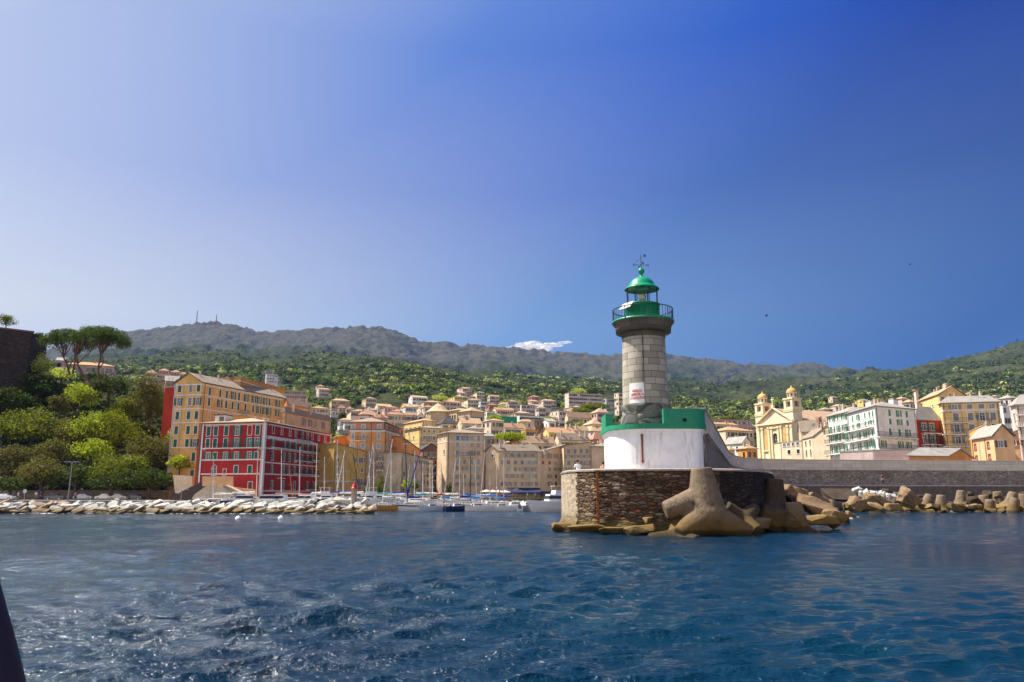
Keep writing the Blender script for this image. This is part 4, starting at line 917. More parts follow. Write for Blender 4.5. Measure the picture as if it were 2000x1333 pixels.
# 7 tall beige building with blue shutters
bldg('tall_beige_building', 'tall seven storey beige building with blue shutters on its top floor at the harbour', (854, 850), (874, 846), (946, 848), 216, 'beige', ('hip', 1.3, 'lauze', 0.55),
    Rr=[dict(rows=[(851.6, 860), (865, 872.7), (880.6, 889), (897.5, 906), (911.5, 918.5), (927.6, 935.5), (942, 949.5)], cols=[894.2, 908.1, 922, 934.8], pat=['coco', 'ocpp', 'ococ', 'ccoo', 'cocc', 'occo', 'ccoc'], xr=894.2, w=0.8, sh=['BBlw', 'wwll', 'wwyy', 'lyww', 'yyll', 'yyll', 'yyyy'], fr=STONE_TRIM)],
    L=dict(rows=[(852, 858), (880, 889), (898, 906)], cols=[859, 868], pat=['pp', '-d', '--'], w=0.9), seed=22, chim=3, bands=[(863, .22)], balc=[('R', 891, 926, 891)])
bldg('link_house', 'narrow low beige house with a dark archway beside the tall beige building', (940, 899), (946, 897), (974, 900), 221, 'beige', ('shed', 1.0, 'lauze', 0.3), Rr=[dict(rows=[(918, 925.5), (931.5, 937.6)], cols=[951.5, 964], pat=['oc', 'cc'], sh='s', w=0.85), dict(rows=[(943, 959)], cols=[963.5], pat=['a'], w=1.5, fr=STONE_TRIM), dict(rows=[(905, 910)], cols=[952, 958, 966], pat=['bbd'], w=.8)], seed=23)
row = bldg('long_beige_building', 'long five storey beige building on the quay above the dark blue awnings', (949, 883), (974, 882), (1054, 882.5), 216, 'beige', ('gableBC', 1.9, 'lauze', 0.4),
    Rr=[dict(rows=[(885.6, 893.4), (900, 907), (913, 920.5), (926.4, 933.4), (941.5, 949)], cols=[981, 993.2, 1006.8, 1019.9, 1033.2, 1047], pat=['-ooooo', 'pcccoo', '-cdooo', '-oocco', 'doccoc'], xr=993, sh=['sssss', 'ssssll', 'ylyyyy', 'lyyyll', 'yyyyyy'], w=0.8, fr=STONE_TRIM)], L=dict(rows=[(888, 893)], cols=[962], pat=['d'], w=0.85), seed=24, chim=4)
bldg('row_building', 'middle beige house of the quay row, with brown and blue shutters', (1050, 884), (1054.5, 884), (1101, 886), 217, 'beige', ('shed', 2.4, 'lauze', 0.35), Rr=[dict(rows=[(885.6, 894.8), (900.5, 907), (913, 920), (927, 934), (941, 949.5)], cols=[1060.2, 1073, 1085.5, 1096.3], pat=['cooc', 'ccoc', '-coo', '-odc'], sh=['yyys', 'rrll', 'yyyy', 'wyww', 'yyll'], w=0.8, fr=STONE_TRIM)], seed=25, chim=3)
bldg('raised_building', 'taller beige end house of the quay row with pale shutters and a chimney stack', (1078, 880), (1101, 871), (1155, 871), 217.5, 'beige', ('shed', 1.0, 'lauze', 0.4), Rr=[dict(rows=[(877.6, 886), (889, 894.5), (900.7, 909), (914, 921), (928, 936), (943, 951)], cols=[1110.5, 1123.1, 1135, 1146.6], pat=['cccc', 'oooo', 'cdco', 'occo'], sh='y', w=0.85, fr=STONE_TRIM)], seed=26, chim=3)
bldg('corner_building', 'beige house partly hidden behind the white lighthouse base', (1155, 873), (1166, 876), (1208, 876), 224, 'beige', ('hip', 1.3, 'lauze', 0.4), Rr=[dict(rows=[(883, 891), (896, 906), (914, 922), (930, 938)], cols=[1174.6, 1184, 1197], pat=['ooc', 'ooo'], sh='s', w=0.85, fr=STONE_TRIM)], seed=27, chim=2)
# restaurant awnings and parasols on the quay
def awning(label, x0, x1, y0, y1, Y, colr, marks=False, out=3.0):
    a = at(x0, y0, Y); b = at(x1, y0, Y); zlow = at(x0, y1, Y-out).z
    t = thing('awning', label, 'awning', (a.x, Y, 0.9), 'restaurant awnings on the quay'); m = MB()
    m.add([(a.x, Y-0.05, a.z), (b.x, Y-0.05, a.z), (b.x, Y-out, zlow), (a.x, Y-out, zlow), (a.x, Y-out, zlow-0.35), (b.x, Y-out, zlow-0.35)], [(0, 3, 2, 1), (3, 4, 5, 2)]); m.build('canvas', plain(colr[0], colr[1], 0.85), t)
    n = max(2, int((b.x-a.x)/3))
    for i in range(n+1):
        x = a.x+(b.x-a.x)*i/n; MB().box((x, Y-out+0.08, (zlow+0.9)/2), (0.07, 0.07, zlow-0.9)).build('post', RAILM, t)
    if marks:
        for k in (0.22, 0.28):
            x = a.x+(b.x-a.x)*k; m = MB(); zc = a.z+(zlow-a.z)*0.45; yy = Y-0.05-(out-0.05)*0.45-0.03
            m.box((x, yy, zc), (0.3, 0.03, 0.7)); m.box((x+0.25, yy, zc+0.3), (0.4, 0.03, 0.12)); m.build('emblem', SASH, t)
awning('long dark navy blue restaurant awning with two white emblems below the long beige building', 992, 1055, 953, 962, 215.5, ('navy_canvas', (0.022, 0.028, 0.075)), True)
awning('shorter dark blue grey awning right of the long navy awning', 1056, 1078, 960, 966, 216.5, ('slate_canvas', (0.035, 0.04, 0.08)))
awning('maroon awning under the end house of the quay row', 1080, 1094, 961, 967, 216.5, ('maroon_canvas', (0.10, 0.02, 0.03)))
def parasol(px, py, Y, label):
    p = at(px, py, Y); t = thing('parasol', label, 'parasol', (p.x, Y, 0.9), 'pale parasols on the quay terrace')
    m = MB(); m.lathe([(0.03, 0.0), (1.7, -0.55), (1.72, -0.72), (1.66, -0.6), (0.05, -0.08)], (p.x, Y, p.z), 8, smooth=False); m.build('canopy', plain('cream_canvas', (0.68, 0.55, 0.48), 0.9), t)
    MB().tube((p.x, Y, 0.9), (p.x, Y, p.z), 0.03).build('pole', RAILM, t)
for i, px in enumerate((950, 962, 974, 986)): parasol(px, 956.5+i*0.4, 210, ['leftmost', 'second from left', 'third from left', 'rightmost'][i]+' of the row of pale parasols near the archway')
# stairs and ramp left of the red building
st = thing('stair_ramp', 'pale pink masonry stair ramp with sloping parapet in front of the red building', 'stairs', (-62, 168, 0.9))
def poly_wall(pix, Y, th, mat, name, root):
    m = MB(); P = [at(px, py, Y) for px, py in pix]; n = len(P)
    m.add([tuple(p) for p in P]+[(p.x*(Y+th)/Y*0+p.x, p.y+th, p.z) for p in P], [tuple(range(n)), tuple(reversed(range(n, 2*n)))]+[(i, n+i, n+(i+1) % n, (i+1) % n) for i in range(n)]); return m.build(name, mat, root)
poly_wall([(372, 979), (380, 966), (402, 950), (433, 950), (478, 979)], 164.5, 0.5, W('sand'), 'ramp_wall', st)
poly_wall([(433, 948), (440, 948), (500, 977), (500, 980), (478, 980)], 164, 3.0, W('tan'), 'sloping_parapet', st)
poly_wall([(440, 950), (500, 957), (502, 979), (498, 979)], 167.3, 0.5, W('peach'), 'side_wall', st)
poly_wall([(395, 931), (455, 931), (455, 950), (395, 950)], 168.3, 0.6, W('peach'), 'landing_wall', st)
poly_wall([(338, 928), (375, 930), (375, 946), (340, 948)], 176, 0.6, W('sand'), 'terrace_wall', st)
poly_wall([(340, 948), (378, 946), (376, 952), (352, 964), (342, 964)], 174, 0.6, W('sand'), 'lower_wall', st)
poly_wall([(330, 980), (352, 962), (395, 940), (400, 952), (372, 980)], 171, 0.6, plaster('dark_masonry', (0.09, 0.065, 0.055)), 'dark_stair_wall', st)
sp = MB()
for i in range(14):
    p = at(441+i*4.1, 950.5+i*2.0, 166); sp.box((p.x, 165.7, p.z/2+0.2), (0.42, 2.2, p.z-0.4))
sp.build('steps', W('tan'), st)
# ---------------------------------------------------------------- church of the two towers
def church():
    Y = 262; pr = at(1548, 822, Y); z = pr.z; pl = atz(1479, 830, z)
    root = thing('church', 'cream yellow baroque church with a pedimented front and two domed bell towers', 'church', (pl.x, pl.y, 6))
    org = WL[root.name]; wm = W('church'); tr = plain('church_trim', (0.74, 0.60, 0.36), 0.8); rec = plaster('church_recess_plaster', (0.62, 0.38, 0.15))
    f = Face(pl, pr, 2, z); f.wallmat = wm; L = f.L; d = Vector((f.d.x, f.d.y, 0)); n = Vector((f.n.x, f.n.y, 0))
    uw = L*0.5; zw0 = f.uz(1516, 872)[1]; zw1 = f.uz(1516, 853)[1]
    f.holes.append((uw-1.1, uw+1.1, zw0, zw1, 'a', 2.2, round(zw1-zw0, 1), tr, 'y'))
    mb = MB(); f.mesh(mb, 0.5); back = -n*34
    P = [Vector((*f.a, 0)), Vector((*f.b, 0)), Vector((*f.b, 0))+back, Vector((*f.a, 0))+back]
    for a, b in ((1, 2), (2, 3), (3, 0)): Face(P[a], P[b], 2, z).mesh(mb)
    hp = 5.0; mid = (P[0]+P[1])/2; mid2 = (P[2]+P[3])/2; Z = Vector((0, 0, 1))
    mb.add([P[0]+Z*z, P[1]+Z*z, mid+Z*(z+hp)], [(0, 1, 2)]); mb.add([P[2]+Z*z, P[3]+Z*z, mid2+Z*(z+hp)], [(0, 1, 2)]); mb.build('wall', wm, root)
    rf = MB(); e = 0.5; slab(rf, [P[1]+Z*z+d*e, P[2]+Z*z+d*e, mid2+Z*(z+hp+.1), mid+Z*(z+hp+.1)], 0.2); slab(rf, [P[3]+Z*z-d*e, P[0]+Z*z-d*e, mid+Z*(z+hp+.1), mid2+Z*(z+hp+.1)], 0.2); rf.build('roof', RT['tan'], root)
    for (u, zz) in ((uw, zw0),): pass
    for h in f.holes:
        w_ = put(f, root, frame_mesh(2.2, h[6], tr, True), 'window', uw, zw0)
        c = bpy.data.objects.new('pane', pane_mesh(2.2, h[6], True, True)); COL.objects.link(c); c.parent = w_
    cor = MB(); cor.box(f.pt(L/2, z-0.3, 0.35), (L+1.2, 0.7, 0.6), f.rz); cor.box(f.pt(L/2, z-1.3, 0.12), (L+0.3, 0.3, 0.25), f.rz); cor.build('cornice', tr, root)
    for s in (0, 1):
        rk = MB(); a = f.pt(0 if s == 0 else L, z+0.15, 0.4); b = f.pt(L/2, z+hp+0.15, 0.4); rk.tube(a, b, 0.38, None, 4, smooth=False); rk.build('raking_cornice', tr, root)
    for i, u in enumerate((0.7, 2.5, 5.6, 7.0, L-7.0, L-5.6, L-2.5, L-0.7)):
        m = MB(); m.box(f.pt(u, (z-1.5+9)/2, 0.16), (0.8, 0.32, z-1.5-9), f.rz); m.box(f.pt(u, z-1.7, 0.24), (1.1, 0.48, 0.5), f.rz); m.box(f.pt(u, 9.2, 0.24), (1.1, 0.48, 0.8), f.rz); m.build('pilaster', tr, root)
    for u in (4.05, L-4.05):
        m = MB(); zz = zw0-1; hh = 6.5; m.box(f.pt(u, zz+hh/2, 0.03), (1.7, 0.06, hh), f.rz)
        m.add([f.pt(u+0.85*math.cos(math.pi*i/10), zz+hh+0.85*math.sin(math.pi*i/10), 0.06) for i in range(11)], [tuple(range(11))]); m.build('niche', rec, root)
        m = MB(); m.box(f.pt(u, zz+hh+2.2, 0.2), (3.0, 0.4, 0.35), f.rz); m.box(f.pt(u, zz-0.5, 0.2), (2.6, 0.4, 0.3), f.rz); m.build('niche_moulding', tr, root)
    m = MB(); m.box(f.pt(uw, zw1+3.0, 0.25), (4.2, 0.5, 0.4), f.rz); m.build('window_hood', tr, root)
    m = MB(); tz = z+hp; p = f.pt(L/2, 0, 0.3); m.box((p[0], p[1], tz+0.7), (1.2, 0.8, 1.0), f.rz); m.box((p[0], p[1], tz+2.6), (0.3, 0.3, 2.8), f.rz); m.box((p[0], p[1], tz+3.1), (1.5, 0.28, 0.3), f.rz); m.build('cross', tr, root)
    m = MB(); m.box(f.pt(L/2, 7.2, 0.4), (L+1.5, 0.8, 3.6), f.rz); m.build('base_course', tr, root)
    # lower flat annex in front
    for (px, Yc) in ((1490.5, 281), (1548.5, 265)):
        c = at(px, 800, Yc); k = Yc/F; zz = lambda y: CAM_H+(966-y)*k*1.0
        lv = dict(body=(966-805)*265/F+CAM_H, bel=(966-781)*265/F+CAM_H, drum=(966-770)*265/F+CAM_H, tip=(966-757)*265/F+CAM_H)
        hw = 2.05; rz = f.rz
        def sq(mb, z0, z1, w): mb.box((c.x, c.y, (z0+z1)/2), (w, w, z1-z0), rz)
        m = MB(); sq(m, 3, lv['body'], hw*2); m.build('tower_shaft', wm, root)
        m = MB(); sq(m, lv['body'], lv['body']+0.45, hw*2+0.5); sq(m, lv['body']-0.5, lv['body']-0.1, hw*2+0.4); m.build('tower_cornice', tr, root)
        b0 = lv['body']+0.45; b1 = lv['bel']-0.5; m = MB()
        for sx in (-1, 1):
            for sy in (-1, 1):
                ox, oy = sx*(hw-0.5), sy*(hw-0.5); m.box((c.x+ox*math.cos(rz)-oy*math.sin(rz), c.y+ox*math.sin(rz)+oy*math.cos(rz), (b0+b1)/2), (1.0, 1.0, b1-b0), rz)
        m.box((c.x, c.y, b0+0.35), (hw*2-0.3, hw*2-0.3, 0.7), rz); m.box((c.x, c.y, b1-0.35), (hw*2-0.2, hw*2-0.2, 0.7), rz)
        m.build('belfry', wm, root)
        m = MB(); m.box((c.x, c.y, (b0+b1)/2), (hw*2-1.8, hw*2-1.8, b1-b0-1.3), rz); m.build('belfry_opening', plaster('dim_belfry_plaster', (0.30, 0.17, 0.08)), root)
        m = MB(); sq(m, b1, b1+0.5, hw*2+0.4); m.build('tower_cornice', tr, root)
        m = MB(); m.lathe([(1.7, b1+0.5), (1.7, lv['drum']-0.3), (1.85, lv['drum']-0.2), (1.85, lv['drum'])], (c.x, c.y, 0), 8, smooth=False); m.build('drum', wm, root)
        for i in range(8):
            an = math.pi*(i+0.5)/4; m = MB(); m.box((c.x+1.6*math.cos(an), c.y+1.6*math.sin(an), (b1+0.5+lv['drum'])/2), (0.15, 0.5, 1.0), an); m.build('drum_window', GLASS, root)
        m = MB(); h = lv['tip']-lv['drum']-0.6
        m.lathe([(1.8*math.cos(a), lv['drum']+h*math.sin(a)) for a in [i*math.pi/2/9 for i in range(9)]]+[(0.25, lv['drum']+h), (0.3, lv['drum']+h+0.5), (0.02, lv['tip']+0.4)], (c.x, c.y, 0), 20); m.build('dome', plaster('ochre_dome', (0.66, 0.38, 0.14)), root)
church()
WIN = dict(kinds='ooc')
bldg('annex_building', 'low cream flat roofed annex with square windows in front of the church', (1512, 868), (1524, 866), (1567, 862), 236, 'sand', ('flat', 0.3, 'lauze', 0.3), zb=4, Rr=dict(rows=[(866.5, 873), (880, 888)], cols=[1532, 1540, 1549, 1558], pat=['pppp', '-d-d'], xr=1532, w=1.3, sh='y'), seed=31)
bldg('gabled_house', 'small pink beige house with a lit front and shaded gable between church and white building', (1567, 859), (1588, 854), (1642, 850), 205, 'sand', ('gableAB', 2.6, 'lauze', 0.4), zb=4, L=dict(rows=[(862, 871), (880, 892)], cols=[1573.5, 1582], pat=['cc', 'dd'], xr=1573.5, w=1.0, sh='n', fr=STONE_TRIM), seed=32, chim=3)
bldg('long_roof_house', 'wide grey tiled roof house just right of the church towers', (1560, 846), (1564, 845), (1616, 842), 238, 'beige', ('gableBC', 3.5, 'lauze', 0.4), zb=6, seed=33, chim=4)
# white building with green shutters: two wings
wb = dict(sh='G', w=0.85)
bldg('white_building', 'white five storey building with bright green shutters and long balconies, nearer wing of two', (1655, 809), (1708, 794), (1787, 801), 160, 'white', ('hip', 2.0, 'grey', 0.5), zb=3,
    L=[dict(rows=[(804, 816.5), (822, 830)], cols=[1663.8, 1675, 1688.6, 1697.6, 1704.3], pat=['cocdc', 'cococ'], xr=1697.6, **wb), dict(rows=[(842, 854), (863, 877)], cols=[1664, 1677, 1690, 1697, 1704], pat=['coocc', 'cooco'], xr=1697, **wb)],
    Rr=[dict(rows=[(800.5, 813), (818, 829.5)], cols=[1721.6, 1736.5, 1754, 1769.7], pat=['bcoc', 'bcoc'], xr=1736.5, **wb), dict(rows=[(837.5, 851), (861.5, 874.5)], cols=[1723, 1738, 1756, 1764, 1772], pat=['bcc-o', 'o-o-o'], xr=1738, **wb)],
    balc=[('R', 1710, 1786, 853), ('R', 1710, 1788, 877), ('L', 1656, 1707, 833.5), ('L', 1656, 1707, 856), ('L', 1656, 1707, 880)], chim=5, seed=34, bands=[(797, .25), (882, 0.3)])
bldg('white_annex_building', 'white wing with green shutters, an awning and covered balconies left of the nearer white building', (1616, 815), (1655, 806), (1700, 806), 184, 'white', ('hip', 1.6, 'grey', 0.5), zb=3,
    L=[dict(rows=[(814, 824), (833, 846), (850.5, 863), (872, 886)], cols=[1620.5, 1627.8, 1635.7, 1643.6, 1650], pat=['cocco', 'ododo', 'cooco', 'coccc'], xr=1627.8, **wb)], balc=[('L', 1617, 1652, 844), ('L', 1617, 1652, 863), ('L', 1617, 1652, 885)], chim=6, seed=35)
bldg('white_loft', 'white rooftop house with a grey sloping roof behind the white building', (1690, 787), (1700, 783), (1728, 790), 190, 'white', ('shed', 1.0, 'grey', 0.2), zb=16, seed=36)
bldg('small_white_loft', 'tiny white cube shaped loft on the roofs right of the white building', (1735, 782), (1744, 780), (1754, 783), 182, 'white', ('flat', .2, 'grey', .1), zb=14, seed=37)
bldg('pink_annex', 'low pale pink wall building at the foot of the white building behind the sea wall', (1640, 884), (1722, 882.5), (1790, 880), 150, 'pinkwhite', ('flat', 0.2, 'grey', 0.15), zb=2, seed=38)
# red, yellow and peach houses at the right
bldg('brick_red_building', 'narrow brick red building with balconies and a grey roof between white and yellow buildings', (1778, 824), (1786, 821), (1838, 823), 172, 'brick', ('hip', 3.2, 'grey', 0.3), zb=3,
    Rr=[dict(rows=[(827.4, 841), (850.4, 865), (873, 886)], cols=[1804, 1819], pat=['oo', 'po', 'oo'], xr=1804, sh='g', w=1.15)], balc=[('R', 1799, 1834, 846), ('R', 1799, 1836, 868)], seed=39, chim=1)
bldg('golden_building', 'golden yellow building with curved balconies on its left corner and a pale grey roof', (1834, 792), (1839, 789), (1951, 786), 172, 'gold', ('hip', 1.6, 'grey', 0.45), zb=3,
    Rr=[dict(rows=[(789.8, 799), (807, 822), (829, 843.6), (853, 866)], cols=[1864, 1893, 1916, 1937], pat=['occp', 'ccoc', 'occd', 'oc--'], xr=1893, sh='y', w=1.1), dict(rows=[(808, 820), (831, 843), (853, 866)], cols=[1848], pat=['p'], w=1.4)],
    bands=[(803, 0.3), (786, 0.3)], balc=[('R', 1840, 1893, 826.5), ('R', 1840, 1893, 849), ('R', 1840, 1893, 872), ('R', 1840, 1862, 803)], chim=4, seed=40)
bldg('golden_upper_building', 'golden yellow gabled building rising above and behind the building with curved balconies', (1794, 785), (1834, 771), (1888, 775), 190, 'gold', ('gableAB', 2.4, 'tan', 0.4), zb=6, L=dict(rows=[(795, 800), (812, 820)], cols=[1808, 1822], pat=['pp', '-p'], w=1.0), Rr=dict(rows=[(776, 783)], cols=[1841, 1874], pat=['pp'], w=1.3), chim=6, seed=41)
bldg('terracotta_tower', 'slim pinkish tower shaped chimney house at the left of the golden roofs', (1784, 764), (1788, 763), (1793, 763), 215, 'pinkwhite', ('flat', 0.4, 'tile', 0.3), zb=10, dep=1.5, seed=42)
bldg('peach_house', 'peach house with an orange gable, red window frames and a grey roof', (1898, 860), (1940, 853), (1979, 853), 140, 'peach', ('gableAB', 2.2, 'grey', 0.4), zb=3,
    L=dict(rows=[(864, 876), (888, 898)], cols=[1904, 1929.5], pat=['pp'], xr=1929.5, w=0.9, fr=SH['r'], sh='r'), Rr=dict(rows=[(861, 874)], cols=[1954], pat=['o'], w=0.9, sh='n'), seed=43, chim=1)
bldg('orange_gable_house', 'pale yellow side house with red shutters between the peach house and right edge', (1958, 856), (1962, 853), (1990, 852), 146, 'peach', ('shed', 1.2, 'grey', 0.3), zb=3, Rr=dict(rows=[(861, 870)], cols=[1977], pat=['o'], w=1.0, sh='r'), seed=44)
bldg('edge_building', 'tall pale peach building with balconies cut by the right edge of the photo', (1974, 795), (1984, 792), (2110, 785), 150, 'pinkwhite', ('hip', 2.0, 'grey', 0.5), zb=3,
    Rr=[dict(rows=[(796, 807), (818, 831), (843, 856), (868, 881)], cols=[1991, 2020, 2050, 2080], pat=['oooo'], xr=1991, w=1.1, sh='n')], balc=[('R', 1985, 2090, 833), ('R', 1985, 2090, 858), ('R', 1985, 2090, 811)], L=dict(auto=(4, 1), kinds='p'), chim=3, seed=45)
bldg('mustard_shed', 'low shed with a grey sloping roof and orange gable just behind the sea wall', (1775, 892), (1850, 893), (1899, 897), 134, 'apricot', ('gableAB', 1.6, 'grey', 0.5), zb=3, seed=46)
bldg('golden_side_house', 'small orange yellow house wedged between golden building and peach house', (1893, 846), (1898, 842), (1925, 838), 152, 'ochre', ('shed', 0.8, 'tan', 0.2), zb=3, Rr=dict(auto=(3, 1), kinds='p'), seed=47)
